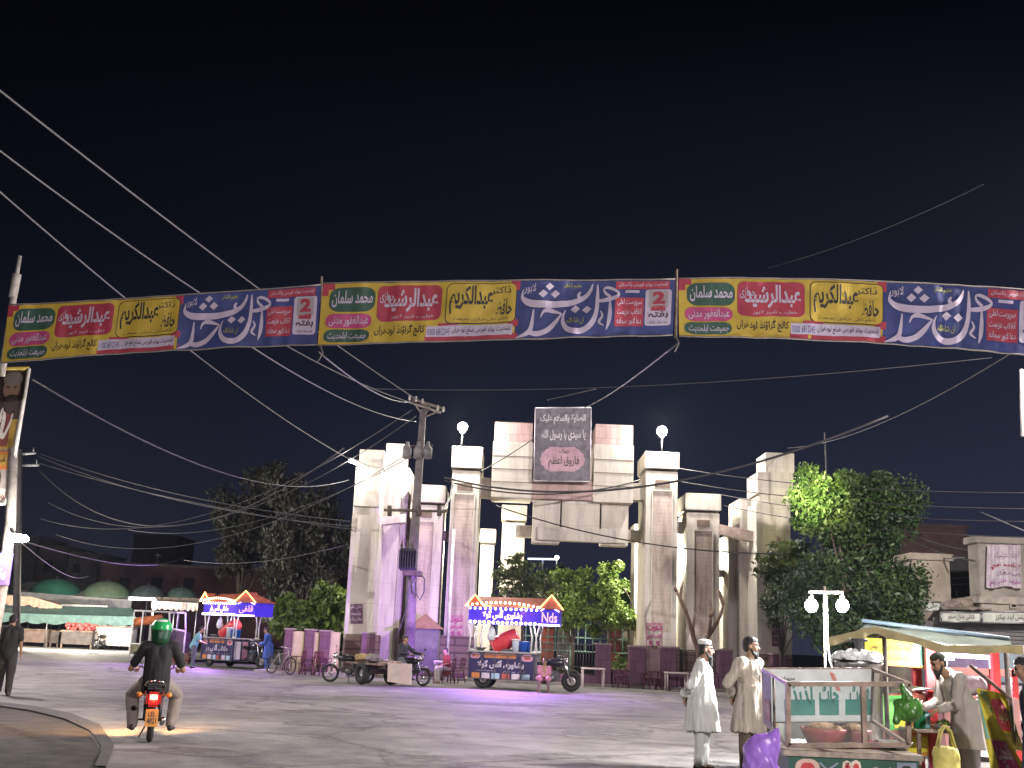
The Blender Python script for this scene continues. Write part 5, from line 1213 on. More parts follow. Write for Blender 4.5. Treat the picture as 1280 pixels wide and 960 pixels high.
    p = w @ V((cx1 + ex + .1, cy0 + .6, c0 + .05)); lamp('led_glow', 'SPOT', p, 420, (.48, .24, 1.0), .04, target=p + w.to_3x3() @ V((1, -.3, -.35)), spot=120, blend=.4, parent=t)
    p = w @ V((cx0 - .12, cy0 + .5, c0 + .05)); lamp('led_glow', 'SPOT', p, 2600, (.50, .20, 1.0), .04, target=p + w.to_3x3() @ V((-.9, 1.0, .05)), spot=84, blend=.8, parent=t)
    for x in (-.9, .4): lamp('led_glow', 'POINT', w @ V((x, .25, c0 - .05)), 32, (.95, .80, 1.0), .03, parent=t)
    for x in (-.9, .4): lamp('led_glow', 'POINT', w @ V((x, cy0 - .16, c1 + .06)), 22, (1.0, .50, .2), .03, parent=t)
    return t, w
def goods(w, tagname, gr):
    """tilted red ice drum, blue tub, steel jar and cups standing on the counter"""
    z = 1.222
    o = thing('ice_drum', 'big red drum lying tilted on the counter of the %s trike' % tagname, 'drum', w @ V((-.32, -.05, z)), w.to_euler().z, 'drums on the trikes')
    T = Matrix.Translation((0, 0, .33)) @ Matrix.Rotation(R(62), 4, 'Y')
    m = MB(); m.lathe([(.30, -.46), (.31, -.42), (.30, -.2), (.29, .1), (.27, .36), (.24, .48), (.0, .48)], 20, (0, 0, 0), T=T); m.build('barrel', redd, o)
    m = MB(); m.lathe([(.285, -.462), (.3, -.45), (.32, -.44), (.32, -.40), (.31, -.39)], 20, (0, 0, 0), T=T); m.build('rim', M('red_rim', (.45, .10, .08), .5), o)
    m = MB(); m.box((-.32, -.2, 0), (.28, .2, .08), 0, .01); m.build('stand', M('cart_steel'), o)
    o = thing('blue_tub', 'blue plastic tub standing right of the red drum on the %s trike' % tagname, 'tub', w @ V((.38, -.25, z)), 0, 'tubs on the trikes')
    m = MB(); m.lathe([(0, .01), (.19, .01), (.21, .3), (.225, .31), (.225, .34), (.2, .34), (.18, .05), (0, .05)], 18); m.build('tub', blued, o); m = MB(); m.lathe([(0, .36), (.2, .35), (.235, .345), (.235, .33)], 18); m.build('lid', M('blue_lid', (.05, .18, .55), .35), o)
    o = thing('steel_jar', 'clear jar of ice with a white lid between drum and tub on the %s trike' % tagname, 'jar', w @ V((.10, -.38, z)), 0, 'jars on the trikes')
    m = MB(); m.lathe([(.0, 0), (.11, 0), (.12, .3), (.12, .36), (0, .36)], 14); m.build('jar', M('jar_ice', (.55, .62, .68), .2), o); m = MB(); m.lathe([(.13, .365), (.15, .38), (.14, .42), (0, .43)], 14); m.build('lid', whitep, o)
    o = thing('cloth_bag', 'pale hanging bag of plastic cups under the canopy of the %s trike' % tagname, 'bag', w @ V((-.75, -.3, 1.55)), 0, 'bags on the trikes')
    m = MB(); m.lathe([(0, 0), (.12, .04), (.15, .18), (.09, .4), (.03, .5), (.01, .58)], 12); m.build('bag', M('pale_plastic', (.62, .68, .68), .35), o)
    o = thing('bowl', 'shallow steel bowl on the left end of the %s trike counter' % tagname, 'bowl', w @ V((-1.12, -.25, z)), 0, 'bowls on the trikes')
    m = MB(); m.lathe([(0, .0), (.1, .005), (.22, .1), (.24, .11), (.2, .1), (.09, .03), (0, .03)], 16); m.build('bowl', M('steel_top'), o)
p1 = gnd(638, 862); a1 = R(-9)
t1, w1 = trike('serving trike before the gate centre with orange and violet LED canopy and navy printed counter', (p1.x + .08, p1.y + .55, 0), a1, 'پشاوری آئس گولا', 'Nds', 1)
goods(w1, 'central', 1)
p2 = gnd(281, 836); a2 = R(-42)
t2, w2 = trike('serving trike at the left under the dark trees, LED canopy corner turned to the road', (p2.x, p2.y + 1.3, 0), a2, 'ملتانی آئس بار', 'قلفی', 1)
goods(w2, 'left', 1)
# ================================================================ FLAT CART, MOTORCYCLES, BICYCLE, CHAIRS
p = gnd(468, 857)
t = thing('flat_cart', 'wooden flat cart with fat tyres, loaded with boards and sacks, parked left of the centre', 'cart', (p.x, p.y + .5, 0), R(128))
oldwood = M('old_planks', (.20, .145, .11), .85, var=.35, scale=5)
for s in (1, -1): wheel(t, (0, s * .55, .38), .38, .125, rim=M('rim_grey'), disc=True)
m = MB(); m.tube([(0, -.5, .38), (0, .5, .38)], .04, 6); m.box((-.6, -.35, .5), (-.5, .35, .62)); m.box((.4, -.35, .5), (.5, .35, .62)); m.tube([(-.9, -.3, .58), (1.5, -.1, .6)], .04, 6); m.tube([(-.9, .3, .58), (1.5, .1, .6)], .04, 6); m.box((-.08, -.4, .38), (.08, .4, .6)); m.build('undercarriage', M('rusty_steel'), t)
m = MB()
for i in range(7): y = -.62 + i * .178; m.box((-1.05 + .03 * (i % 3), y, .64), (1.0 - .05 * (i % 2), y + .165, .70), 0, .008)
m.build('deck', oldwood, t)
def onc(nm, lb, cat, mbf, mat, grp=None):
    o = thing(nm, lb, cat, t.matrix_basis @ V((0, 0, .705)), R(128), grp); m = MB(); mbf(m); m.build(nm.split('_')[-1], mat, o); return o
board = M('loose_board', (.40, .31, .24), .8, var=.3, scale=4)
for i, (a, b, c, d, lb) in enumerate((((-.95, -.5), (.55, -.32), .0, .03, 'loose pale board along the near side of the flat cart'), ((-.9, -.2), (.4, .05), .0, .04, 'loose pale board lying in the middle of the flat cart'), ((-1.15, .1), (.2, .35), .0, .05, 'loose board sticking out over the right end of the flat cart'), ((-.8, -.42), (.3, -.12), .045, .08, 'loose board lying on top of other boards on the flat cart'))):
    onc('loose_board', lb, 'board', lambda m, a=a, b=b, c=c, d=d: m.box((*a, c), (*b, d), 0, .006), board, 'boards on the flat cart')
sack = M('jute_sack', (.36, .27, .13), .9, var=.3, scale=20, bump=.5)
for i, (x, y, lb) in enumerate(((.62, .25, 'bulging jute sack on the left end of the flat cart, the nearer one'), (.75, -.2, 'bulging jute sack on the left end of the flat cart, the farther one'))):
    o = thing('jute_sack', lb, 'sack', t.matrix_basis @ V((x, y, .705)), R(128 + 20 * i), 'sacks on the flat cart')
    blob('sack', [('e', V((0, 0, .13)), (.30, .19, .15), 0), ('e', V((.22, 0, .15)), (.12, .1, .1), 0)], sack, o, .025, 2, (.03, 7, 7))
o = thing('folded_tarp', 'crumpled grey tarp heaped on the middle of the flat cart', 'tarp', t.matrix_basis @ V((-.25, .3, .72)), R(128)); blob('tarp', [('e', V((0, 0, .1)), (.4, .25, .12), 0), ('e', V((-.2, .1, .15)), (.2, .15, .12), 0)], M('tarp_grey', (.22, .20, .22), .7, var=.3), o, .025, 2, (.05, 8, 8))
a, b = at(484, 829, 31.8), at(515, 854, 31.6); o = thing('foam_board', 'pale foam sheet leaning at the right end of the flat cart', 'foam sheet', ((a.x + b.x) / 2, 31.7, 0))
m = MB(); q = [at(485, 829, 31.9), at(514, 830, 31.6), at(513, 856, 31.5), at(484, 852, 31.8)]; q[2].z = max(q[2].z, .02); q[3].z = max(q[3].z, .02); d = V((.02, .07, 0)); m.hexa([q[3], q[2], q[1], q[0], q[3] + d, q[2] + d, q[1] + d, q[0] + d]); m.build('sheet', M('foam_pale', (.52, .42, .40), .8, var=.12), o, world=True)

red_paint = M('paint_red', (.34, .015, .02), .3, coat=.6, var=.1); black_paint = M('paint_black', (.015, .015, .018), .3, coat=.5, var=.1)
p = gnd(410, 853); mc = motorcycle('dark motorcycle parked behind the left end of the flat cart', black_paint, (p.x + .62, p.y + .3, 0), R(176), 'parked motorcycles')
p = gnd(527, 858); mc2 = motorcycle('dark motorcycle beside the white foam sheet, ridden by the person in the dark jacket', black_paint, (p.x - .5, p.y + .45, 0), R(-32), 'parked motorcycles')
for x, y, rz, lb in ((128, 812, -110, 'far dark motorcycle before the market stalls'), (148, 812, -60, 'far motorcycle with yellow green panels before the market stalls'), (138, 806, -80, 'farthest motorcycle half hidden between the two others before the stalls')):
    q = gnd(x, y); c = copy_tree(mc); place(c, q, R(rz), lb)
    if 'green' in lb:
        for ch in children(c):
            if ch.name.startswith(('fuel_tank', 'front_mud', 'side_panel', 'rear_mud')):
                ch.data = ch.data.copy(); ch.data.materials[0] = M('paint_lime', (.40, .55, .06), .35, var=.1)
p = gnd(186.5, 928); RH = R(106); RB = V((p.x + math.cos(RH) * .58, p.y + math.sin(RH) * .58, 0))
mr = motorcycle('red motorcycle ridden away from the camera with its tail light on', red_paint, RB, RH, 'moving motorcycles')
m = MB(); m.box((-.966, -.05, .60), (-.953, .05, .665), 0, .004); m.build('brake_lamp', M('tail_glow', (1.0, .16, .07), .4, emit=14, var=0), mr)
m = MB(); f = quadmap(*[mr.matrix_basis @ V(q) for q in ((-.957, .08, .46), (-.957, -.08, .46), (-.957, -.08, .26), (-.957, .08, .26))], .004); m.text('LEL', f, .2, .58, .8, .92, 0, .02); m.text('4821', f, .12, .1, .88, .5, 0, .02); m.build('lettering', M('black_lettering', (.03, .025, .03), .6, var=0), mr, world=True)
for s in (1, -1):
    m = MB(); m.ball((-.84, s * .2, .66), .04); m.tube([(-.84, s * .08, .66), (-.84, s * .2, .66)], .008, 5); m.build('indicator', M('amber_lens', (.5, .18, .02), .3), mr)
lamp('tail_bulb', 'POINT', mr.matrix_basis @ V((-1.02, 0, .6)), 2.2, (1.0, .15, .06), .04, parent=mr)
lamp('headlight_bulb', 'SPOT', mr.matrix_basis @ V((.62, 0, .86)), 420, (1.0, .50, .18), .06, target=mr.matrix_basis @ V((2.6, 1.4, -.4)), spot=155, blend=.5, parent=mr)
p = gnd(345, 841); bicycle('silver framed bicycle standing between the man in blue and the plastic chairs', (at(350, 841, 43.4).x, 43.4, 0), R(-38), M('bike_silver', (.30, .28, .28), .4, .5))
maroon = M('maroon_plastic', (.11, .028, .045), .4, var=.12); palep = M('pale_plastic_top', (.62, .52, .52), .4, var=.1)
ch0 = None
for x, y, rz, lb in ((371, 839, 160, 'dark plastic chair nearest the bicycle'), (384, 840, 200, 'dark plastic chair second from the bicycle'), (397, 841, 100, 'dark plastic chair before the third wall pillar'), (404, 842, 30, 'dark plastic chair nearest the flat cart front'),
    (560, 850, 190, 'maroon plastic chair left of the central trike, the farther one'), (570, 853, 150, 'maroon plastic chair touching the left end of the central trike'), (776, 859, 200, 'maroon plastic chair right of the pale table before the pillar gap'), (812, 860, 170, 'maroon plastic chair leftmost of the trio under the right lamp pillar'), (820, 861, 172, 'maroon plastic chair in the middle of the trio under the right lamp pillar'), (829, 861, 168, 'maroon plastic chair rightmost of the trio under the right lamp pillar')):
    q = gnd(x, y, .0); q.y = min(q.y, 44.0)
    q2 = at(x, y, q.y); loc = (q2.x, q.y, 0)
    if ch0 is None: ch0 = plastic_chair(lb, loc, R(rz), maroon)
    else: place(copy_tree(ch0), loc, R(rz), lb)
def table(label, pa, pb, Y, z):
    x0, x1 = X(pa, 840, Y), X(pb, 840, Y); t = thing('plastic_table', label, 'table', ((x0 + x1) / 2, Y + .35, 0), 0, 'pale tables along the park wall')
    m = MB(); m.box((x0, Y, z - .05), (x1, Y + .7, z), 0, .012); m.build('table_top', palep, t, world=True)
    for xx in (x0 + .06, x1 - .06):
        for yy in (Y + .06, Y + .64): m = MB(); m.tube([(xx, yy, 0), (xx, yy, z - .05)], .03, 6); m.build('leg', palep, t, world=True)
table('pale table right of the central trike front wheel', 727, 757, 42.8, .72); table('pale table under the right lamp pillar, left of the man in the cap', 833, 862, 42.8, .68); table('pale table left of the central trike', 541, 563, 43, .74)

# ================================================================ PEOPLE
def ride(h=1.72, px=-.28, pz=.82, lean=.16, hands=((.36, .36, 1.0), (.36, -.36, 1.0)), kn=(.12, .25, .60), an=(-.02, .2, .24)):
    J = stand(h, lean); k = J['k']; d = V((px, 0, pz)) - J['pelvis']
    for n in list(J):
        if isinstance(J[n], Vector) and n not in ('up', 'hd') and n[1:] not in ('hip', 'kn', 'an'): J[n] = J[n] + d
    for s, n, hpos in ((1, 'l', hands[0]), (-1, 'r', hands[1])):
        J[n + 'hip'] = J['pelvis'] + V((.03, s * .1, -.02)); J[n + 'kn'] = V((kn[0], s * kn[1], kn[2])); J[n + 'an'] = V((an[0], s * an[1], an[2]))
        J[n + 'wr'] = V(hpos) - V((.09, s * .0, -.02)); mid = (J[n + 'sh'] + J[n + 'wr']) / 2; J[n + 'el'] = mid + V((-.08, s * .13, -.11)); J[n + 'hd'] = V((1, 0, -.15))
    return J
# the rider
t = thing('person', 'motorcycle rider seen from behind in black t-shirt, grey trousers and bright green helmet', 'person', RB, RH, 'people on motorcycles')
J = ride(1.72, -.36, .84, .06, ((.34, .29, .96), (.34, -.29, .96)), (.1, .31, .60), (-.12, .26, .20))
for n, s in (('l', 1), ('r', -1)): J[n + 'sh'] = J[n + 'sh'] + V((0, s * .025, .01)); J[n + 'el'] = J[n + 'el'] + V((-.07, s * .0, -.05)); J['ltoe'] = J['lan'] + V((.13, .05, -.04)); J['rtoe'] = J['ran'] + V((.13, -.05, -.04))
b, P, rot = body(t, J, .009, 1.1, V((0, 0, 1)), V((0, 0, 1)))
shirt(t, J, M('black_tee', (.014, .014, .016), .8, var=.2), hem=-.13); trousers(t, J, M('khaki_grey', (.24, .20, .175), .8, var=.12), loose=1.3); shoes(t, J, M('dark_shoe', (.03, .02, .018), .5))
o = blob('helmet', [('e', P(-.01, 0, .055), (.168, .155, .155), 0, rot), ('c', P(-.045, 0, -.07), .135, P(-.03, 0, .0), .148, 1), ('e', P(.06, 0, -.08), (.1, .115, .06), 1, rot)], [M('helmet_green', (.02, .36, .10), .25, coat=.8, var=.05), M('helmet_shell_dark', (.012, .06, .025), .3, var=.1)], t, .012, 2)
m = MB(); f = lambda u, v: P(-.01, 0, .055) + rot @ V((-.169 * math.cos(R(38 + 14 * v)) * math.cos(R((u - .5) * 80)) , .156 * math.sin(R((u - .5) * 80)) * math.cos(R(38 + 14 * v)), .157 * math.sin(R(38 + 14 * v)))) * 1.015
m.grid(f, 0, 0, 1, 1, 10, 3); m.build('painted_glint', M('white_paint'), o) if 0 else m.build('painted_glint', M('white_paint'), t)  # white strip laid over the helmet as a painted reflection
# the walker at the left edge
p = gnd(3, 869); t = thing('person', 'man in black t-shirt and dark trousers walking away at the left edge', 'person', p, R(105))
J = stand(1.72, .03, .1, .14); J['lel'] = J['lsh'] + V((-.06, .06, -.28)); J['lwr'] = J['lel'] + V((-.02, 0, -.25)); J['rwr'] = J['rel'] + V((.05, -.03, -.25))
b, P, rot = body(t, J, .011, .5); hair(t, J, P, rot, voxel=.012); shirt(t, J, M('black_tee')); trousers(t, J, M('dark_trousers', (.035, .03, .03), .8), loose=1.2); shoes(t, J, M('dark_shoe'))
# two men in shalwar kameez
p = gnd(876, 962); wm_ = M('white_cotton', (.62, .63, .60), .85, var=.07, scale=5)
t = thing('person', 'man in white shalwar kameez and white cap with long black beard, hands behind his back', 'person', p, R(-14), 'men in shalwar kameez')
J = stand(1.70, .02, .0, .02, 'behind'); J['hd'] = V((1, .05, -.02)); J['head'] = J['head'] + V((.02, 0, 0))
J['rhd'] = V((.1, .3, -.95)); J['lhd'] = V((.05, -.45, -.85))
b, P, rot = body(t, J, .0075, .7, V((-1, .1, 0)), V((-1, -.1, 0)))
hair(t, J, P, rot, beard=1.25)
blob('cap', [('l', [(P(-.022, 0, .075), .096, .084), (P(-.025, 0, .10), .097, .085), (P(-.028, 0, .135), .092, .081)], 0), ('e', P(-.03, 0, .128), (.093, .08, .022), 0, rot)], M('white_cap', (.78, .77, .74), .8, var=.04), t, .008, 1)
kameez(t, J, wm_, hem=.52, flare=.085, back=-.03, amp=.03); trousers(t, J, wm_, loose=1.25, name='shalwar', amp=.018); shoes(t, J, M('brown_sandal', (.10, .055, .03), .6))
m = MB(); a = J['neck'] + V((.05, 0, -.03)); m.tube([J['neck'] + V((math.cos(R(q)) * .072 - .0, math.sin(R(q)) * .072, -.0 - .012 * math.cos(R(q)))) for q in range(0, 361, 30)], .013, 6); m.build('collar', wm_, t)
p = gnd(937, 968); bm_ = M('beige_cotton', (.52, .47, .40), .85, var=.07, scale=5)
t = thing('person', 'man in beige shalwar kameez with short hair and trimmed beard, standing behind the glass case', 'person', p, R(-48), 'men in shalwar kameez')
J = stand(1.78, .0, .1, .0, 'behind'); J['hd'] = V((.80, .55, -.03))
b, P, rot = body(t, J, .0075, .7, V((-1, .1, 0)), V((-1, -.1, 0))); hair(t, J, P, rot, beard=.45)
kameez(t, J, bm_, hem=.53, flare=.075, belly=.035, amp=.028); trousers(t, J, M('brown_cotton', (.17, .13, .10), .85), loose=1.15, name='shalwar', amp=.018); shoes(t, J, M('brown_sandal'))
m = MB(); m.box((.165, -.02, 1.08), (.19, .02, 1.42), 0, .006, T=Matrix.Translation((.01, 0, 0))); m.build('placket', bm_, t)
m = MB(); m.tube([J['neck'] + V((math.cos(R(q)) * .074, math.sin(R(q)) * .074, -.012 * math.cos(R(q)))) for q in range(0, 361, 30)], .014, 6); m.build('collar', bm_, t)
# vendor bending over his stall
YV = 14.2; p = at(1212, 960, YV); p.z = 0
t = thing('person', 'bearded vendor in grey shalwar kameez bending over the yellow stall counter', 'person', (p.x, YV, 0), R(188), 'men in shalwar kameez')
J = stand(1.74, .42, .1, .05); J['hd'] = V((.93, .05, -.36)); J['head'] = J['head'] + V((.04, 0, -.02))
for s, n in ((1, 'l'), (-1, 'r')): J[n + 'el'] = J[n + 'sh'] + V((.06, s * .04, -.29)); J[n + 'wr'] = J[n + 'el'] + V((.22, -s * .05, -.08)); J[n + 'hd'] = V((1, 0, -.3))
b, P, rot = body(t, J, .009, .8, V((0, 0, 1)), V((0, 0, 1))); hair(t, J, P, rot, beard=.6)
gm = M('grey_cotton', (.36, .33, .31), .85, var=.08, scale=5); kameez(t, J, gm, hem=.55, flare=.06, back=.02, amp=.016); trousers(t, J, M('grey_cotton_dark', (.26, .24, .24), .85), loose=1.4, name='shalwar', amp=.02); shoes(t, J, M('brown_sandal'))
# the dark-clothed man cut by the right edge
YD = 11.6; p = at(1306, 960, YD); t = thing('person', 'man in dark navy shalwar kameez cut off by the right edge', 'person', (p.x, YD, 0), R(150), 'men in shalwar kameez')
J = stand(1.66, .16, .1); J['hd'] = V((1, .2, -.3)); b, P, rot = body(t, J, .011, .6); hair(t, J, P, rot, voxel=.012)
nm_ = M('navy_cotton', (.028, .035, .065), .85, var=.15); kameez(t, J, nm_, hem=.45, flare=.07, amp=.014); trousers(t, J, nm_, loose=1.3, name='shalwar'); shoes(t, J, M('dark_shoe'))
# the man in the dark jacket on the second motorcycle
t = thing('person', 'man in dark jacket with pale sleeves sitting on the motorcycle beside the foam sheet', 'person', mc2.location, 0, 'people on motorcycles'); t.matrix_basis = mc2.matrix_basis.copy()
J = ride(1.68, -.3, .84, .12); b, P, rot = body(t, J, .014, .9); hair(t, J, P, rot, voxel=.014); shirt(t, J, M('navy_jacket', (.02, .022, .035), .7), .014, sleeve='long'); trousers(t, J, M('slate_trousers', (.10, .11, .13), .8), .014); shoes(t, J, M('dark_shoe'))
# child on the trike step
def seated(h, pz, lean=.05):
    J = stand(h, lean); k = J['k']; d = V((0, 0, pz)) - J['pelvis']
    for n in list(J):
        if isinstance(J[n], Vector) and n not in ('up', 'hd') and n[1:] not in ('hip', 'kn', 'an'): J[n] = J[n] + d
    for s, n in ((1, 'l'), (-1, 'r')):
        J[n + 'hip'] = J['pelvis'] + V((0, s * .09, 0)); J[n + 'kn'] = J['pelvis'] + V((.38 * k, s * .15, .02)); J[n + 'an'] = V((.36 * k, s * .16, .07)); J[n + 'wr'] = J['pelvis'] + V((.26 * k, s * .06, .10)); J[n + 'el'] = J['pelvis'] + V((.02, s * .22 * k, .22 * k)); J[n + 'hd'] = V((1, -s * .6, -.2))
    return J
q = gnd(680, 866); pos = V((q.x, q.y + .2, 0)); t = thing('person', 'child in pink kurta sitting on a low stool in front of the central trike', 'person', pos, R(-95), 'seated people')
J = seated(1.42, .42, .1); b, P, rot = body(t, J, .012, .6); hair(t, J, P, rot, voxel=.014); pk = M('pink_cotton', (.52, .22, .34), .85, var=.15)
kk = MB(); blob('kurta', [('c', J['pelvis'] + V((0, .05, .32)), .10, J['pelvis'] + V((0, .04, .02)), .13, 0), ('c', J['pelvis'] + V((0, -.05, .32)), .10, J['pelvis'] + V((0, -.04, .02)), .13, 0)] + [('c', J[n + 'sh'], .065, J[n + 'el'], .055, 0) for n in 'lr'] + [('c', J[n + 'hip'], .11, J[n + 'kn'], .10, 0) for n in 'lr'], pk, t, .014, 3, (.01, 9, 4)); trousers(t, J, M('dusky_trousers', (.20, .12, .14), .8), .014)
o = thing('stool', 'low wooden stool under the child in the pink kurta', 'stool', pos); m = MB(); m.box((-.2, -.17, .27), (.2, .17, .31), 0, .01); m.build('seat', oldwood, o)
for a in (1, -1):
    for c in (1, -1): m = MB(); m.box((a * .16 - .02, c * .13 - .02, 0), (a * .16 + .02, c * .13 + .02, .27)); m.build('leg', oldwood, o)
# customers round the left trike
def bystander(label, px, py, Y, rz, h, top, bottom, lean=.1, kam=True, vox=.016):
    p = at(px, py, Y); t = thing('person', label, 'person', (p.x, Y, 0), R(rz), 'customers at the left trike'); J = stand(h, lean); J['hd'] = V((.95, 0, -.2))
    for s, n in ((1, 'l'), (-1, 'r')): J[n + 'el'] = J[n + 'sh'] + V((.04, s * .06, -.27)); J[n + 'wr'] = J[n + 'el'] + V((.2, -s * .04, -.06))
    b, P, rot = body(t, J, vox, .6); hair(t, J, P, rot, voxel=vox)
    if kam: kameez(t, J, top, vox, hem=.5); trousers(t, J, bottom, vox, 1.2, 'shalwar')
    else: shirt(t, J, top, vox); trousers(t, J, bottom, vox)
    shoes(t, J, M('dark_shoe'))
bystander('man in bright blue shalwar kameez bending at the right end of the left trike', 334, 836, 46.3, 175, 1.70, M('royal_blue_cotton', (.06, .14, .52), .8), M('royal_blue_cotton'), .2)
bystander('person in teal shirt bending at the left end of the left trike', 240, 832, 46, 10, 1.68, M('teal_shirt', (.16, .36, .42), .8), M('slate_trousers'), .35, False)
# someone resting on a chair left of the central trike
q = at(565, 853, 41.5); t = thing('person', 'man in white with a red vest sitting on a chair left of the central trike', 'person', (q.x - .2, 41.5, 0), R(-160), 'seated people'); J = seated(1.62, .5, .1); b, P, rot = body(t, J, .016, .6); hair(t, J, P, rot, voxel=.016); shirt(t, J, M('red_vest', (.36, .06, .06), .8), .016); trousers(t, J, M('offwhite_cotton', (.55, .50, .46), .85), .016)
o = place(copy_tree(ch0), (q.x - .2, 41.5, 0), R(-160), 'maroon plastic chair under the man with the red vest')
# ================================================================ FAR LEFT: MARKET STALLS AND HOUSES
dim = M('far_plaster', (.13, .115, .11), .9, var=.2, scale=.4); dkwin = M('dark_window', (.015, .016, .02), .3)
def house(label, pl, pr, pt, Y, dep, mat, wins=(), name='house', parapet=True, roofm_=None):
    pm = (pl + pr) / 2; x0, x1 = X(pl, (pt + 800) / 2, Y), X(pr, (pt + 800) / 2, Y); z = Z(pm, pt, Y)
    t = thing(name, label, 'building', ((x0 + x1) / 2, Y + dep / 2, 0)); m = MB(); m.box((x0, Y, 0), (x1, Y + dep, z - .25), 0, .02); m.build('wall', mat, t, world=True)
    m = MB(); m.box((x0 - .12, Y - .12, z - .248), (x1 + .12, Y + dep + .1, z), 0, .02); m.build('roof', roofm_ or mat, t, world=True)
    for (a, b, c, d) in wins:
        A, B = at(a, b, Y), at(c, d, Y); m = MB(); m.box((A.x, Y - .04, B.z), (B.x, Y - .005, A.z)); w = m.build('window', dkwin, t, world=True)
        m = MB(); e = .05
        for lo, hi in (((A.x - e, A.z), (B.x + e, A.z + e)), ((A.x - e, B.z - e), (B.x + e, B.z)), ((A.x - e, B.z), (A.x, A.z)), ((B.x, B.z), (B.x + e, A.z))): m.box((lo[0], Y - .09, lo[1]), (hi[0], Y - .006, hi[1]))
        m.build('frame', mat, w, world=True)
    return t
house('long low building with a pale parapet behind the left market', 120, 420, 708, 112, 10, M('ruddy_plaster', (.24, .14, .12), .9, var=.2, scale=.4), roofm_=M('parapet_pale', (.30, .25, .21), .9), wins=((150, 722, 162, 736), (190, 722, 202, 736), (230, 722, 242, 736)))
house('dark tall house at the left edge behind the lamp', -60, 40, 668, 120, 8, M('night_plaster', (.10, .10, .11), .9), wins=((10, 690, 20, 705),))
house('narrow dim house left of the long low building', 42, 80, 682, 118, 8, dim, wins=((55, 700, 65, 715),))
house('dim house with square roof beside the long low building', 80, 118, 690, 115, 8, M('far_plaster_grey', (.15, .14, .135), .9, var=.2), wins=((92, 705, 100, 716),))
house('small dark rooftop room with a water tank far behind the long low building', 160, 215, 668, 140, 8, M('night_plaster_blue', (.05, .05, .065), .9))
p = at(196, 726, 113); t = thing('roof_lamp', 'little pale vent pipe standing on the parapet of the long low building', 'vent pipe', at(196, 708, 113)); m = MB(); m.lathe([(.18, 0), (.18, .9), (.4, 1.0), (.3, 1.3), (0, 1.4)], 10); m.build('pipe', steel, t)
# green market umbrellas
def dome(label, pl, pr, pt, pb, Y, mat):
    pm = (pl + pr) / 2; a, b = X(pl, pb, Y), X(pr, pb, Y); zc, zt = Z(pm, pb, Y), Z(pm, pt, Y); rr = (b - a) / 2
    t = thing('market_umbrella', label, 'umbrella', ((a + b) / 2, Y, 0), 0, 'dome umbrellas over the left market')
    m = MB(); pr_ = [(rr * math.cos(R(q)), zc + (zt - zc) * math.sin(R(q))) for q in range(0, 91, 10)]
    m.lathe(pr_[:-1] + [(.03, zt)], 16); m.build('canopy', mat, t); m = MB(); m.tube([(0, 0, 0), (0, 0, zt + .15)], .06, 6); m.build('pole', steel, t)
dg_, dg2, dg3 = M('umbrella_green', (.035, .20, .13), .8, var=.12), M('umbrella_sage', (.20, .30, .19), .8, var=.12), M('umbrella_dark', (.08, .11, .11), .8)
dome('bright green dome umbrella, largest on the left market', 36, 101, 723, 747, 84, dg_); dome('pale sage dome umbrella right of the bright green one', 103, 163, 726, 748, 84, dg2); dome('dark dome umbrella behind the lit white tube', 162, 206, 731, 750, 84, dg3); dome('dull green dome umbrella rightmost by the left trike', 204, 248, 734, 752, 86, M('umbrella_dull', (.10, .17, .14), .8)); dome('pale dome umbrella leftmost of the market, partly behind the bright green one', 17, 60, 727, 748, 88, M('umbrella_pale', (.30, .33, .28), .8))
cloth_p = M('awning_peach', (.62, .42, .30), .8, var=.15); cloth_w = M('awning_white', (.60, .60, .56), .8, var=.12); cloth_g = M('awning_green', (.10, .18, .16), .8, var=.15)
def awning(label, pts_top, pts_bot, Y, mat, drop=.35, dep=2.4, posts=()):
    """sagging cloth roof: front edge through pixel points, running back dep metres and up"""
    F_ = [at(x, y, Y) for x, y in pts_bot]; B_ = [at(x, y, Y + dep) for x, y in pts_top]
    t = thing('market_awning', label, 'awning', ((F_[0].x + F_[-1].x) / 2, Y + dep / 2, 0), 0, 'awnings of the left market')
    def edge(E, u):
        k = u * (len(E) - 1); i = min(int(k), len(E) - 2); return E[i].lerp(E[i + 1], k - i)
    m = MB(); fn = lambda u, v: edge(F_, u).lerp(edge(B_, u), v) - V((0, 0, .3 * math.sin(math.pi * v) * .4 + .05 * noise.noise(V((u * 14, v * 3, Y)))))
    m.grid(fn, 0, 0, 1, 1, 40, 6); fv = lambda u, v: edge(F_, u) - V((0, .02 + .04 * math.sin(u * 70) * (1 - v), (1 - v) * (drop + .12 * abs(math.sin(u * 26))))); m.grid(fv, 0, 0, 1, 1, 80, 3); m.build('cloth', mat, t, world=True)
    m = MB()
    for u in posts or (0.02, .5, .98):
        a, b = edge(F_, u), edge(B_, u); m.tube([(a.x, a.y + .05, 0), a + V((0, .05, 0))], .05, 6); m.tube([(b.x, b.y, 0), b], .05, 6)
    m.build('poles', steel, t, world=True) if 0 else None
    for u in posts or (0.02, .5, .98):
        a = edge(F_, u); q = MB(); q.tube([(a.x, a.y + .06, 0), (a.x, a.y + .06, a.z - .02)], .05, 6); q.build('pole', steel, t, world=True)
awning('white corrugated canopy strip running along the left market top', [(20, 737), (160, 741)], [(18, 739), (165, 750)], 82, cloth_w, .8)
awning('lit peach awning with scalloped edge at the far left', [(-20, 738), (75, 752)], [(-25, 742), (40, 746), (78, 757)], 74, cloth_p, .5)
awning('thin white awning edge continuing right of the peach one', [(76, 750), (135, 752)], [(77, 755), (135, 757)], 76, cloth_w, .3)
awning('dark green lower awning over the stall counters', [(-20, 755), (165, 760)], [(-30, 764), (60, 768), (170, 771)], 72, cloth_g, .5)
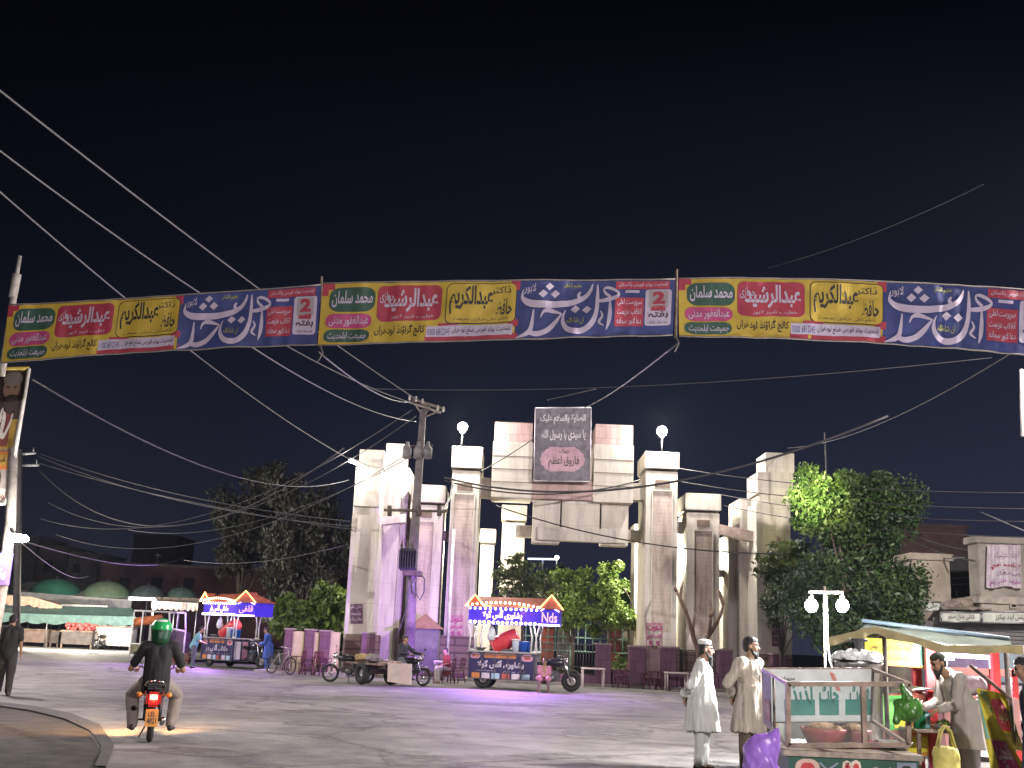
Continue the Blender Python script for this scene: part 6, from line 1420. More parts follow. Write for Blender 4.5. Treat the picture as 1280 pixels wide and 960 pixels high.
awning('white awning at the right end of the left market behind the trike', [(188, 746), (250, 748)], [(190, 751), (248, 754)], 72, M('awning_cream', (.55, .45, .36), .8), .4)
# stall counters with goods
def counter(label, pl, pr, pt, pb, Y, mat, goodsm=None, gl=''):
    x0, x1 = X(pl, pb, Y), X(pr, pb, Y); z = max(.5, Z((pl + pr) / 2, pt, Y)); t = thing('market_counter', label, 'stall', ((x0 + x1) / 2, Y + .5, 0), 0, 'counters of the left market'); m = MB(); m.box((x0, Y, z - .1), (x1, Y + 1.2, z), 0, .02); m.build('counter_top', oldwood, t, world=True)
    m = MB(); m.box((x0 + .08, Y + .05, .25), (x1 - .08, Y + 1.1, z - .102)); m.build('skirt', mat, t, world=True)
    for xx in (x0 + .12, x1 - .12): m = MB(); m.box((xx - .05, Y + .1, 0), (xx + .05, Y + .2, .25)); m.build('leg', oldwood, t, world=True)
    if goodsm:
        o = thing('produce_heap', gl, 'produce', ((x0 + x1) / 2, Y + .6, z), 0, 'heaps on the left market'); rg = random.Random(int(pl)); m = MB()
        for i in range(70): m.ball((rg.uniform(-1, 1) * (x1 - x0) * .45, rg.uniform(-.4, .4), .06 + rg.random() * .3), .14, n=7, m=4)
        tag(m.build('heap', goodsm, o), kind='stuff')
counter('brown stall counter nearest the walker at the left', 18, 60, 786, 799, 72, M('stall_brown', (.17, .12, .10), .9))
counter('stall counter heaped with red fruit', 74, 116, 788, 800, 71, M('stall_dark', (.10, .085, .08), .9), M('red_fruit', (.48, .09, .08), .4, var=.3, scale=8), 'heap of red fruit on the market counter')
counter('pale cloth-covered counter behind the far motorcycles', 116, 165, 782, 799, 71.5, M('stall_pale', (.42, .38, .34), .9))
counter('low dark counter between the brown stall and the red fruit', 60, 74, 788, 800, 72.5, M('stall_dark'))
# lit tube sign and white-framed stall behind the rider
t = thing('tube_sign', 'glowing white tube sign over the stall behind the rider', 'sign', at(178, 750, 70)); m = MB(); a, b, c = at(161, 748, 70), at(193.5, 749, 70), at(193.5, 762, 70); m.tube([a, b], .09, 6); m.tube([b, c], .09, 6); m.build('tube', M('tube_white', (.86, .82, 1.0), .4, emit=7, var=0), t, world=True)
m = MB(); m.tube([b, (b.x, b.y, 0)], .05, 6); m.build('pole', steel, t, world=True)
lamp('tube_glow', 'POINT', at(176, 756, 69.4), 600, (.9, .9, 1.0), .3, parent=t)
YS = 52
t = thing('framed_stall', 'stall of white pipes with an orange roll and pale cloth behind the rider helmet', 'stall', at(187, 815, YS).xy.to_3d()); x0, x1 = X(164, 800, YS), X(209, 800, YS); zt = Z(187, 764, YS)
for xx in (x0, (x0 * 3 + x1) / 4, x1):
    for yy in (YS, YS + 1.3): m = MB(); m.tube([(xx, yy, 0), (xx, yy, zt)], .035, 6); m.build('post', whitep, t, world=True)
m = MB(); 
for yy in (YS, YS + 1.3):
    for z in (zt, .75): m.tube([(x0, yy, z), (x1, yy, z)], .035, 6)
for xx in (x0, x1): m.tube([(xx, YS, zt), (xx, YS + 1.3, zt)], .035, 6)
m.build('rails', whitep, t, world=True); m = MB(); m.box((x0, YS, .3), (x1, YS + 1.3, .74), 0, .02); m.build('counter', M('stall_olive', (.20, .20, .12), .8), t, world=True)
o = thing('cloth_roll', 'orange cloth roll lying on the pipes of the framed stall', 'roll', at(185, 776, YS)); a, b = at(168, 778, YS + .2), at(203, 773, YS + .2); m = MB(); m.tube([a, b], .2, 10); m.build('roll', M('orange_cloth', (.62, .20, .07), .8), o, world=True)
o = thing('hung_cloth', 'pale green cloth hanging at the right of the framed stall', 'cloth', at(203, 790, YS)); f = lambda u, v: at(196 + 13 * u, 774 + 28 * (1 - v), YS - .1) + V((0, .08 * math.sin(u * 14), 0)); m = MB(); m.grid(f, 0, 0, 1, 1, 16, 6); m.build('cloth', M('sage_cloth', (.40, .52, .42), .85), o, world=True)
t = thing('framed_stall', 'empty white window-like stall frame between the rider and the left trike', 'stall', at(222, 815, YS + 1).xy.to_3d()); m = MB(); Y = YS + 1; q = [at(212, 766, Y), at(232, 766, Y), at(232, 789, Y), at(212, 786, Y)]
for a, b in zip(q, q[1:] + q[:1]): m.tube([a, b], .05, 6)
m.build('frame', whitep, t, world=True)
for a in (q[2], q[3]): m = MB(); m.tube([a, (a.x, a.y, 0)], .045, 6); m.build('post', whitep, t, world=True)
m = MB(); m.box((q[3].x, Y, .3), (q[2].x, Y + 1, q[2].z - .05), 0, .02); m.build('counter', M('stall_dark'), t, world=True)
o = thing('crate', 'small reddish crate on the ground left of the left trike', 'crate', gnd(226, 829)); m = MB()
for z in (0, .16, .32): m.box((-.4, -.3, z), (.4, -.26, z + .12)); m.box((-.4, .26, z), (.4, .3, z + .12)); m.box((-.4, -.26, z), (-.36, .26, z + .12)); m.box((.36, -.26, z), (.4, .26, z + .12))
m.box((-.36, -.26, .0), (.36, .26, .04)); m.build('slats', M('crate_red', (.22, .09, .08), .8), o)
for x_ in (15, 110): lamp('market_light', 'POINT', at(x_, 757, 66), 2900, (1.0, .90, .74), .1)

# ================================================================ RIGHT: HOUSES
hb = M('house_beige', (.32, .28, .225), .85, var=.2, scale=.8, bump=.2); hg = M('house_grey', (.25, .23, .20), .85, var=.2, scale=.8)
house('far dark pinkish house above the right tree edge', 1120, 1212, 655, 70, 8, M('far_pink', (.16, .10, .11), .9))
house('narrow beige house beside the right tree', 1142, 1189, 692, 42, 6, hb, wins=((1154, 727, 1160, 748),))
p = at(1176, 708, 41.95); m = MB()
t = thing('dark_gap_house', 'recessed dark house with a bare balcony between the beige and grey houses', 'building', at(1208, 800, 46).xy.to_3d()); m = MB(); x0, x1 = X(1186, 720, 46), X(1232, 720, 46); m.box((x0, 46, 0), (x1, 50, Z(1208, 694, 46))); m.build('wall', M('night_wall', (.05, .045, .05), .9), t, world=True)
m = MB()
for y in (715.5, 723, 730.5, 748): m.tube([at(1190, y, 44), at(1226, y - 2, 44)], .03, 5)
for x in (1196, 1208, 1219): m.tube([at(x, 735, 44), at(x, 749, 44)], .03, 5)
m.build('balcony_rail', iron, t, world=True)
house('grey house carrying a printed wall banner at the right edge', 1225, 1330, 672, 40, .9, hg)
house('low pale shop front under the grey house', 1228, 1330, 747, 38.8, 1.1, M('shop_pale', (.32, .285, .25), .85, var=.2), wins=((1263, 754, 1269, 759),))
t = thing('wall_banner', 'creased white banner with magenta and red print hung on the grey house', 'banner', at(1255, 735, 39.8)); f = lambda u, v: at(1233 + 45 * u + (1.5 - 3 * u) * v, 681 + 53 * (1 - v) + 1.5 * math.sin(u * 9) * (1 - v), 39.75) + V((0, .07 * math.sin(u * 26) + .03 * math.sin(u * 61 + 2), 0))
m = MB(); m.grid(f, 0, 0, 1, 1, 40, 8); m.build('cloth', M('banner_white', (.46, .40, .45), .8), t, world=True); g_ = lambda u, v: f(u, v) + V((0, -.02, 0)); m = MB(); m.text('جلسہ عام', g_, .12, .42, .95, .60, 0, .03); m.text('خطاب علماء کرام', g_, .1, .04, .95, .20, 1, .02); m.text('مسجد', g_, .3, .24, .92, .38, 2, .02); m.text('اہلحدیث', g_, .2, .66, .9, .86, 2, .0); m.build('lettering', [M('banner_red'), M('banner_magenta2', (.38, .10, .34), .7), M('print_mauve', (.32, .22, .34), .7)], t, world=True)
def shopsign(label, pl, pr, pt, pb, Y, words, mat, lm):
    q = [at(pl, pt, Y), at(pr, pt + .8, Y), at(pr, pb + .8, Y), at(pl, pb, Y)]; d = V((0, .12, 0)); t = thing('shop_sign', label, 'sign', (q[0] + q[2]) / 2, 0, 'shop signs of the right houses'); m = MB(); m.hexa([q[3], q[2], q[1], q[0], q[3] + d, q[2] + d, q[1] + d, q[0] + d]); b = m.build('board', mat, t, world=True)
    m = MB(); m.text(words, quadmap(*q, .008), .16, .2, .84, .85, 0, .02); m.build('lettering', lm, t, world=True)
    m = MB(); 
    for a, c in zip(q, q[1:] + q[:1]): m.tube([a + V((0, -.01, 0)), c + V((0, -.01, 0))], .03, 5)
    m.build('frame', steel, t, world=True)
sg = M('sign_white', (.46, .47, .43), .5); kl = M('black_lettering')
shopsign('long white shop sign at the left, over the right stalls', 1176.5, 1225.5, 765, 777, 38, 'لاثانی جنرل سٹور', sg, kl); shopsign('long white shop sign at the right edge, over the right stalls', 1227.5, 1330, 764.5, 778.5, 38, 'نیو مدینہ سویٹس اینڈ بیکرز', sg, kl); shopsign('small white sign with dark script at the foot of the beige house', 1155, 1176, 752, 763, 40, 'علی', sg, M('green_lettering', (.03, .08, .05), .6, var=0))
t = thing('junk_roof', 'sagging tin awning heaped with rags between the beige house and the shop signs', 'awning', at(1205, 765, 39)); f = lambda u, v: at(1178 + 62 * u, 762 - 14 * v * (1 - .5 * abs(u - .55)) + 2 * noise.noise(V((u * 9, v * 3, 1))), 38.4 + 2.6 * v); m = MB(); m.grid(f, 0, 0, 1, 1, 24, 8); m.build('tin', M('tin_grey', (.30, .26, .23), .7, var=.35), t, world=True)
for i, (x, y, s) in enumerate(((1190, 757, .3), (1204, 755, .4), (1225, 752, .5))): blob('rag_heap', [('e', at(x, y, 39.5) - at(1205, 765, 39), (s, .4, .22), 0)], M('rag', (.28, .23, .19), .9, var=.3), t, .05, 1, (.1, 4, 4))
t = thing('shop_shutter', 'dark shop front with grey shutters under the white shop signs', 'shop front', at(1250, 830, 39).xy.to_3d()); x0, x1 = X(1150, 800, 38.6), X(1340, 800, 38.6); m = MB(); m.box((x0, 38.7, 0), (x1, 39.2, Z(1250, 780, 38.6))); m.build('wall', M('shutter_dark', (.085, .08, .085), .7), t, world=True)
m = MB()
for i in range(22): z = .1 + i * .13; m.box((x0 + .5, 38.64, z), (x1 - .3, 38.69, z + .10), 0)
m.build('shutter', M('shutter_grey', (.16, .155, .16), .6, .3), t, world=True)
t = thing('billboard', 'narrow edge of a lit billboard on a post at the right edge', 'billboard', at(1290, 545, 24)); q = [at(1277, 462, 24), at(1340, 462, 24), at(1340, 545, 24), at(1279, 545, 24)]; d = V((0, .1, 0)); m = MB(); m.hexa([q[3], q[2], q[1], q[0], q[3] + d, q[2] + d, q[1] + d, q[0] + d]); m.build('board', M('billboard_print', (.45, .42, .45), .6, var=.2), t, world=True); m = MB(); m.tube([at(1310, 545, 24.1), (at(1310, 545, 24.1).x, 24.1, 0)], .12, 8); m.build('post', steel, t, world=True); m = MB(); m.tube([q[0], q[3]], .05, 6); m.build('frame', M('frame_white'), t, world=True)
# ================================================================ RIGHT FOREGROUND STALLS
fw = M('case_wood', (.30, .22, .175), .45, var=.3, scale=6); glass = mat_glass('case_glass')
YC, YK = 11.0, 12.2
c = {k: at(*v) for k, v in dict(flt=(985, 855, YC), flb=(985, 932, YC), frt=(1137, 855, YC), frb=(1135, 931, YC), blt=(953.5, 836.5, YK), blb=(956, 902, YK)).items()}
c['brt'] = c['blt'] + (c['frt'] - c['flt']); c['brb'] = c['blb'] + (c['frb'] - c['flb'])
cx = (c['flb'] + c['brb']) / 2
t = thing('glass_case', 'wooden framed glass display case standing on the nearest food cart at the right', 'display case', (cx.x, cx.y, c['flb'].z))
m = MB()
for a, b in (('flt', 'flb'), ('frt', 'frb'), ('blt', 'blb'), ('brt', 'brb'), ('flt', 'frt'), ('flb', 'frb'), ('blt', 'brt'), ('blb', 'brb'), ('flt', 'blt'), ('frt', 'brt'), ('flb', 'blb'), ('frb', 'brb')):
    A, B = c[a], c[b]; d = (B - A).normalized(); r = .022 if 'b' not in (a[0] + b[0]) else .016
    s = V((0, 1, 0)) if abs(d.y) < .6 else V((1, 0, 0)); u = d.cross(s).normalized(); s = u.cross(d).normalized()
    p = [A - s * r - u * r, A - s * r + u * r, A + s * r + u * r, A + s * r - u * r]; m.hexa(p + [q + (B - A) for q in p])
for u_, w_ in ((.615, .022),):
    A, B = c['flt'].lerp(c['frt'], u_), c['flb'].lerp(c['frb'], u_); m.box((A.x - w_, A.y - .03, B.z), (A.x + w_, A.y + .03, A.z))
A, B = c['flt'].lerp(c['blt'], .55), c['flb'].lerp(c['blb'], .55); m.tube([A, B], .014, 6)
m.build('frame', fw, t, world=True)
for a, b, d, e in (('flt', 'frt', 'frb', 'flb'), ('flt', 'blt', 'blb', 'flb')):
    m = MB(); m.quad(c[e], c[d], c[b], c[a]); m.build('pane', glass, t, world=True)
m = MB(); q = [c['blt'], c['brt'], c['brb'], c['blb']]; f1 = quadmap(*[p + V((0, -.03, 0)) for p in q], .004)
m.grid(f1, 0, 0, 1, 1, 1, 1, 0); f2 = quadmap(*[p + V((0, -.03, 0)) for p in q], .009); f3 = quadmap(*[p + V((0, -.03, 0)) for p in q], .014)
bk = [M('back_sheet', (.62, .68, .68), .5, var=.15), M('teal_print', (.01, .22, .18), .5), M('black_lettering'), M('red_faded', (.55, .20, .17), .6)]
for a, b in ((.18, .46), (.50, .68), (.74, .98)): m.grid(f2, a, .12, b, .42, 2, 2, 1)
for a, b, wd_ in ((.24, .44, 'لذیذ'), (.50, .68, 'چاٹ'), (.78, .96, 'فروٹ')): m.text(wd_, f3, a, .22, b, .74, 1, .03)
m.text('مزیدار', f3, .16, .78, .28, .86, 2, .02); m.add([f3(.60, .95), f3(.64, .92), f3(.70, .58), f3(.66, .60)], [(0, 3, 2, 1)], 3)
m.build('back_panel', bk, t, world=True)
m = MB(); A, B, C_, D = c['flt'].lerp(c['blt'], .58), c['blt'], c['blb'], c['flb'].lerp(c['blb'], .58); f = quadmap(B, A, D, C_, .012); m.grid(f, .06, .02, .92, .98, 2, 2, 0); f = quadmap(B, A, D, C_, .018); m.rrect(f, .2, .10, .85, .5, .2, .1, 1); m.rrect(f, .3, .2, .7, .42, .1, .06, 2)
m.build('side_print', [M('print_smoke', (.28, .30, .34), .6), M('print_terracotta', (.42, .17, .13), .6), M('print_cream', (.6, .5, .42), .6)], t, world=True)
# the cart body below
zt = c['flb'].z - .035; x0, x1 = c['flb'].x - .06, c['frb'].x + .12
t2 = thing('food_cart', 'nearest food cart with a dark green printed front and metal counter edge', 'food cart', (cx.x, cx.y, 0))
m = MB(); m.hexa([V((x0, YC - .07, zt - .05)), V((x1, YC - .07, zt - .05)), V((x1, YC - .07, zt)), V((x0, YC - .07, zt)), V((c['blb'].x - .1, YK + .15, zt - .05)), V((c['brb'].x + .1, YK + .15, zt - .05)), V((c['brb'].x + .1, YK + .15, zt)), V((c['blb'].x - .1, YK + .15, zt))]); m.build('counter_top', M('counter_zinc', (.34, .29, .25), .45, .5, var=.3, scale=8), t2, world=True)
m = MB(); m.hexa([V((x0 + .05, YC - .05, .25)), V((x1 - .05, YC - .05, .25)), V((x1 - .05, YC - .05, zt - .052)), V((x0 + .05, YC - .05, zt - .052)), V((c['blb'].x, YK, .25)), V((c['brb'].x, YK, .25)), V((c['brb'].x, YK, zt - .052)), V((c['blb'].x, YK, zt - .052))]); m.build('body', M('cart_green', (.012, .075, .05), .5, var=.15), t2, world=True)
q = [V((x0 + .05, YC - .05, zt - .06)), V((x1 - .05, YC - .05, zt - .06)), V((x1 - .05, YC - .05, .27)), V((x0 + .05, YC - .05, .27))]; f1 = quadmap(*q, .006); f2 = quadmap(*q, .012); f3 = quadmap(*q, .018); f4 = quadmap(*q, .022)
m = MB(); m.rrect(f1, .05, .35, .24, .97, .08, .2, 0); m.rrect(f2, .09, .45, .20, .88, .04, .14, 1); m.stroke([(.42, .5, .02), (.45, .95, .025), (.48, .5, .02)], f1, 2); m.stroke([(.47, .5, .02), (.52, .97, .025), (.55, .5, .02)], f1, 2); m.stroke([(.435, .5, .012), (.452, .88, .014), (.47, .5, .012)], f2, 1); m.stroke([(.485, .5, .012), (.52, .9, .014), (.54, .5, .012)], f2, 1)
m.grid(f1, .835, .2, .985, .97, 2, 2, 3); m.rrect(f3, .865, .3, .95, .80, .035, .2, 5); m.rrect(f2, .855, .45, .96, .90, .04, .22, 4); m.rrect(f4, .88, .56, .90, .60, .008, .02, 4, 6); m.rrect(f4, .92, .56, .94, .60, .008, .02, 4, 6); m.stroke([(.24, .9, .01), (.30, .75, .012), (.38, .9, .01)], f1, 3); m.text('چاٹ ہاؤس', f2, .58, .45, .82, .85, 2, .03)
m.build('print', [M('print_rose', (.55, .38, .32), .6), M('print_red', (.48, .04, .05), .6), M('print_cream'), M('print_blue_grey', (.22, .26, .34), .6), M('print_hair', (.025, .02, .02), .6), M('print_face', (.42, .27, .21), .6)], t2, world=True)
for xx in (x0 + .3, x1 - .3): wheel(t2, (xx - cx.x, .0, .26), .26, .04, 12)
for i, (px, py, rr, mt, lb) in enumerate(((1030, 931, .23, M('bowl_red', (.45, .07, .07), .4), 'large red bowl at the left inside the glass case'), (1068, 931, .17, M('bowl_maroon', (.30, .07, .07), .4), 'maroon bowl in the middle of the glass case'), (1090, 931, .1, M('bowl_pink', (.6, .10, .16), .4), 'small bright red dish right of the case post'), (1115, 932, .2, M('steel_top'), 'wide steel tray at the right end of the glass case'))):
    p = at(px, py - 7, 11.55); o = thing('bowl', lb, 'bowl', (p.x, 11.55, zt + .004), 0, 'bowls in the glass case'); h = .17 if i < 2 else .07; m = MB(); m.lathe([(0, 0), (rr * .7, .0), (rr * .95, h * .8), (rr, h), (rr * .92, h * .97), (rr * .6, .03), (0, .02)], 20); m.build('bowl', mt, o)
    if i < 2: m = MB(); m.lathe([(rr * .9, h * .9), (rr * .7, h * 1.12), (rr * .3, h * 1.3), (0, h * 1.33)], 16); m.build('food', M('chickpeas', (.42, .24, .12), .8, var=.4, scale=40, bump=.8), o)
# purple bag
p = at(950, 940, 10.75); o = thing('plastic_bag', 'violet plastic bag hanging at the left corner of the nearest food cart', 'bag', p); blob('bag', [('e', V((0, 0, -.06)), (.17, .13, .22), 0), ('c', V((.1, 0, .08)), .08, V((.15, .0, .2)), .03, 0), ('e', V((.05, 0, -.2)), (.15, .12, .14), 0)], M('violet_bag', (.34, .17, .66), .35, var=.15, scale=6), o, .018, 2, (.03, 9, 7))
# green bag on the case post
p = at(1134, 884, 10.9); o = thing('plastic_bag', 'bright green plastic bag tied to the right post of the glass case', 'bag', p); blob('bag', [('e', V((.02, 0, -.02)), (.13, .09, .11), 0), ('c', V((-.08, .0, .02)), .06, V((-.11, .0, -.12)), .03, 0), ('c', V((0, 0, .08)), .05, V((-.03, .02, .2)), .02, 0)], M('green_bag', (.06, .20, .03), .35, var=.3, scale=9), o, .014, 2, (.025, 14, 9))
# steel ice drum
YD2 = 13.2; p = at(1072, 862, YD2); o = thing('steel_drum', 'shiny steel drum heaped with white ice sacks behind the glass case', 'drum', (p.x, YD2, 0)); z1 = Z(1072, 825, YD2); m = MB(); m.lathe([(.0, .55), (.27, .55), (.275, z1 - .06), (.29, z1 - .05), (.29, z1), (.26, z1), (.26, z1 - .05), (0, z1 - .05)], 28); m.build('drum', M('drum_steel', (.58, .57, .56), .22, 1.0, var=.12), o)
m = MB(); m.tube([(-.3, -.1, z1 - .02), (-.31, -.12, z1 - .3), (-.3, -.1, z1 - .45)], .015, 6); m.tube([(-.28, -.2, z1 - .2), (.05, -.32, z1 - .22)], .012, 6); m.build('handle', M('chrome'), o)
m = MB(); m.box((-.35, -.3, .0), (.35, .3, .548), 0, .02); m.build('stand', fw, o)
blob('ice_heap', [('e', V((-.1, 0, z1 + .02)), (.18, .2, .08), 0), ('e', V((.12, -.05, z1 + .01)), (.15, .18, .09), 0), ('e', V((0, .05, z1 + .06)), (.15, .15, .06), 0)], M('ice_white', (.80, .82, .84), .4, var=.05), o, .02, 1, (.05, 12, 12))
m = MB(); m.lathe([(.01, z1), (.02, z1 + .12), (.05, z1 + .14), (.05, z1 + .2), (.1, z1 + .21), (.1, z1 + .24), (0, z1 + .24)], 12, (.03, 0, 0)); m.build('pump', M('pump_dark', (.06, .06, .065), .5), o)
# lamp post with two bulbs
YQ = 16.0; p = at(1031, 870, YQ); t = thing('stall_lamp', 'pale wooden post with a short crossbar carrying two blazing white bulbs', 'lamp', (p.x, YQ, 0))
pw = M('post_pale', (.30, .25, .19), .7, var=.15); m = MB(); m.tube([(p.x, YQ, 0), at(1030.5, 733, YQ)], .016, 8); m.build('post', pw, t, world=True); m = MB(); m.tube([at(1011, 739.5, YQ - .04), at(1053, 740.5, YQ - .04)], .022, 6); m.build('crossbar', pw, t, world=True)
hot = M('bulb_hot', (.92, .97, 1.0), .4, emit=140, var=0)
for x in (1014, 1053):
    q = at(x, 757, YQ - .05); m = MB(); m.tube([at(x, 741, YQ - .05), q + V((0, 0, .1))], .012, 5); m.lathe([(.03, .06), (.035, .13), (.0, .14)], 10, q); h = m.build('holder', M('holder_white', (.6, .6, .58), .5), t, world=True); m = MB(); m.ball(q, .085, n=16, m=10, sc=(1, 1, 1.1)); m.build('bulb', hot, t, world=True)
    lamp('lamp_light', 'POINT', q + V((0, -.16, -.04)), 400, (.95, .97, 1.0), .07, parent=t)
m = MB(); m.tube([at(1033, 745, YQ - .06), at(1034, 790, YQ - .06), at(1037, 825, YQ - .1), at(1046, 850, YQ - .3)], .012, 5); m.build('flex', M('flex_white', (.6, .58, .52), .6), t, world=True)
# second stall: red posts, yellow sign, tarpaulin
YT = 14.9
t = thing('juice_stall', 'drinks stall with red posts, yellow Urdu sign and sagging tarpaulin roof at the right', 'stall', at(1120, 900, YT).xy.to_3d())
redp = M('post_red', (.45, .03, .035), .5, var=.15); yel = M('sign_yellow', (.66, .52, .02), .5, var=.08); tarp = M('tarp_green', (.07, .085, .065), .7, var=.25, scale=2); val = M('valance_cream', (.42, .36, .19), .8, var=.15)
def post(a, b, Y, r=.045): m = MB(); A, B = at(*a, Y), at(*b, Y); m.box((min(A.x, B.x) - r, Y - r, 0), (max(A.x, B.x) + r, Y + r, max(A.z, B.z)), 0, .008); m.build('post', redp, t, world=True)
post((1145, 860), (1145, 800), YT + .3); post((1163, 880), (1163, 806), YT - .1); post((1092, 860), (1092, 800), YT + 1.2, .03); post((1245, 860), (1243, 812), YT - .2)
q = [at(1081, 797, YT), at(1168, 803, YT), at(1168, 836, YT), at(1082, 830, YT)]; d = V((0, .03, 0)); m = MB(); m.hexa([q[3], q[2], q[1], q[0], q[3] + d, q[2] + d, q[1] + d, q[0] + d]); sb = m.build('sign_board', yel, t, world=True)
f1 = quadmap(*q, .005); f2 = quadmap(*q, .010); m = MB(); m.text('کولڈ ڈرنک فریش جوس', f1, .06, .55, .66, .85, 0, .02); m.text('ملک شیک لیمن سوڈا', f1, .08, .18, .64, .46, 0, .02); m.grid(f1, .70, .08, .96, .95, 2, 2, 1); m.rrect(f2, .78, .12, .88, .68, .04, .1, 2); m.rrect(f2, .81, .6, .85, .88, .015, .05, 2); m.rrect(f2, .9, .15, .95, .45, .02, .1, 3); m.grid(f2, 0, 0, 1, .05, 2, 1, 4)
m.build('lettering', [M('print_brown', (.14, .05, .02), .6), M('print_mint', (.28, .52, .40), .6), M('print_bottle', (.01, .14, .07), .5), M('print_lime', (.40, .55, .08), .6), M('print_rim', (.62, .25, .03), .6)], sb, world=True)
zc = Z(1130, 866, YT)
q = [at(1097, 868, YT - .1), at(1166, 868, YT - .1), at(1166, 945, YT - .1), at(1097, 945, YT - .1)]
for p_ in q[2:]: p_.z = max(p_.z, .12)
d = V((0, .9, 0)); m = MB(); m.hexa([q[3], q[2], q[1], q[0], q[3] + d, q[2] + d, q[1] + d, q[0] + d]); cb = m.build('counter', M('stall_counter', (.30, .07, .05), .6), t, world=True)
f1 = quadmap(*q, .006); f2 = quadmap(*q, .012); f3 = quadmap(*q, .018); m = MB(); m.grid(f1, .02, .42, .60, .98, 3, 3, 0); m.grid(f2, .30, .45, .62, .80, 3, 2, 1); m.rrect(f2, .06, .5, .28, .95, .06, .1, 2); m.grid(f1, .48, .0, 1, .40, 3, 3, 3); m.rrect(f2, .55, .06, .9, .30, .03, .04, 4)
for i in range(8): m.rrect(f2, .50 + i * .06, .335, .535 + i * .06, .375, .012, .015, 5, 6)
for i in range(6): m.rrect(f2, .94, .02 + i * .05, .98, .05 + i * .05, .012, .012, 5, 6)
m.build('print', [M('print_green', (.08, .42, .08), .5), M('print_yellow', (.68, .58, .04), .5), M('print_leaf', (.20, .55, .12), .5), M('print_amber', (.66, .30, .03), .5), M('print_yellow'), M('print_red')], cb, world=True)
m = MB(); m.tube([at(1095, 866, YT - .25), at(1198, 858, YT - .25)], .02, 6); m.tube([at(1130, 858, YT - .2), at(1196, 864, YT - .2)], .014, 6); m.build('rail', M('chrome'), t, world=True)
# the tarpaulin
F_ = [at(1035, 797, 14.2), at(1064, 790, 14.2), at(1093, 783, 14.2), at(1136, 794, 14.1), at(1180, 806, 13.9), at(1230, 807, 13.8), at(1278, 807, 13.6)]; B_ = [at(1060, 796, 17.2), at(1082, 781, 17.2), at(1180, 790, 16.6), at(1262, 801, 16.0)]
def edge(E, u):
    k = u * (len(E) - 1); i = min(int(k), len(E) - 2); return E[i].lerp(E[i + 1], k - i)
m = MB(); fn = lambda u, v: edge(F_, u).lerp(edge(B_, u), v) - V((0, 0, .10 * math.sin(math.pi * v) + .03 * noise.noise(V((u * 10, v * 4, 2))))); m.grid(fn, 0, 0, 1, 1, 48, 10); m.build('tarpaulin', tarp, t, world=True)
m = MB(); fv = lambda u, v: edge(F_, u) - V((0, .012 + .02 * math.sin(u * 60) * (1 - v), (1 - v) * (.095 + .012 * math.sin(u * 33)))); m.grid(fv, 0, 0, 1, 1, 80, 3); m.build('valance', val, t, world=True)
m = MB(); m.tube([B_[1] + V((-.05, 0, .06)), B_[3] + V((0, 0, .03))], .03, 8); m.build('roof_pipe', M('pipe_blue_white', (.12, .16, .20), .5), t, world=True)
m = MB(); m.tube([edge(F_, .42) + V((0, .3, -.02)), (edge(F_, .42).x, edge(F_, .42).y + .3, 0)], .03, 6); m.build('roof_pole', M('rusty_steel'), t, world=True); m = MB(); m.tube([edge(B_, .98), (edge(B_, .98).x, edge(B_, .98).y, 0)], .035, 6); m.build('roof_pole', M('rusty_steel'), t, world=True)
tl = M('stall_tube', (1.0, .97, .9), .4, emit=30, var=0)
lt_ = thing('stall_tube_light', 'short bright tube light hanging under the tarpaulin of the drinks stall', 'light', at(1176, 822, 14.3)); a, b = at(1176, 822, 14.35), at(1192, 823, 14.35); m = MB(); m.tube([a, b], .022, 8); m.build('tube', tl, lt_, world=True); lamp('tube_bulb', 'POINT', (a + b) / 2 + V((-.05, -.12, -.03)), 200, (1, .97, .9), .1, parent=lt_)
# goods on the second stall
for i, (px, h, mt, lb) in enumerate(((1147, .30, 'bottle_green', 'green soda bottle left of three on the drinks stall'), (1152, .34, 'bottle_green', 'tall green soda bottle in the middle of the drinks stall'), (1158, .28, 'bottle_blue', 'pale blue soda bottle right of the green ones'))):
    p = at(px, 905, YT - .45); zq = Z(1150, 911, YT - .45); o = thing('soda_bottle', lb, 'bottle', (p.x, YT - .45, zq), 0, 'soda bottles'); r = .05; m = MB(); m.lathe([(0, 0), (r, .01), (r, h * .55), (r * .9, h * .65), (r * .35, h * .85), (r * .35, h * .95), (0, h * .95)], 12); m.build('bottle', M(mt, (.01, .20, .07) if 'green' in mt else (.25, .48, .55), .15, var=.05), o); m = MB(); m.lathe([(r * .4, h * .955), (r * .4, h), (0, h)], 10); m.build('cap', whitep, o)
m = MB(); a, b = at(1140, 911, YT - .6), at(1200, 911, YT - .3); o = thing('side_shelf', 'narrow shelf holding bottles and greens before the vendor', 'shelf', (a + b) / 2); m.box((a.x, YT - .75, a.z - .03), (b.x, YT - .12, a.z), 0, .006); m.build('board', fw, o, world=True)
for xx in (a.x + .05, b.x - .05): m = MB(); m.box((xx - .02, YT - .7, 0), (xx + .02, YT - .66, a.z - .03)); m.build('leg', fw, o, world=True)
p = at(1185, 908, YT - .45); o = thing('greens_tray', 'steel tray of chopped green leaves under the vendor hands', 'tray', (p.x, YT - .45, a.z + .003)); m = MB(); m.lathe([(0, 0), (.16, 0), (.2, .05), (.19, .05), (.15, .012), (0, .012)], 18); m.build('tray', M('steel_top'), o)
rg = random.Random(3); m = MB()
for i in range(60):
    q = V((rg.gauss(0, .07), rg.gauss(0, .07), .03 + rg.random() * .07)); u = V((rg.gauss(0, 1), rg.gauss(0, 1), rg.gauss(0, 1))).normalized() * .035; w = u.orthogonal().normalized() * .02; m.quad(q - u, q + w, q + u, q - w)
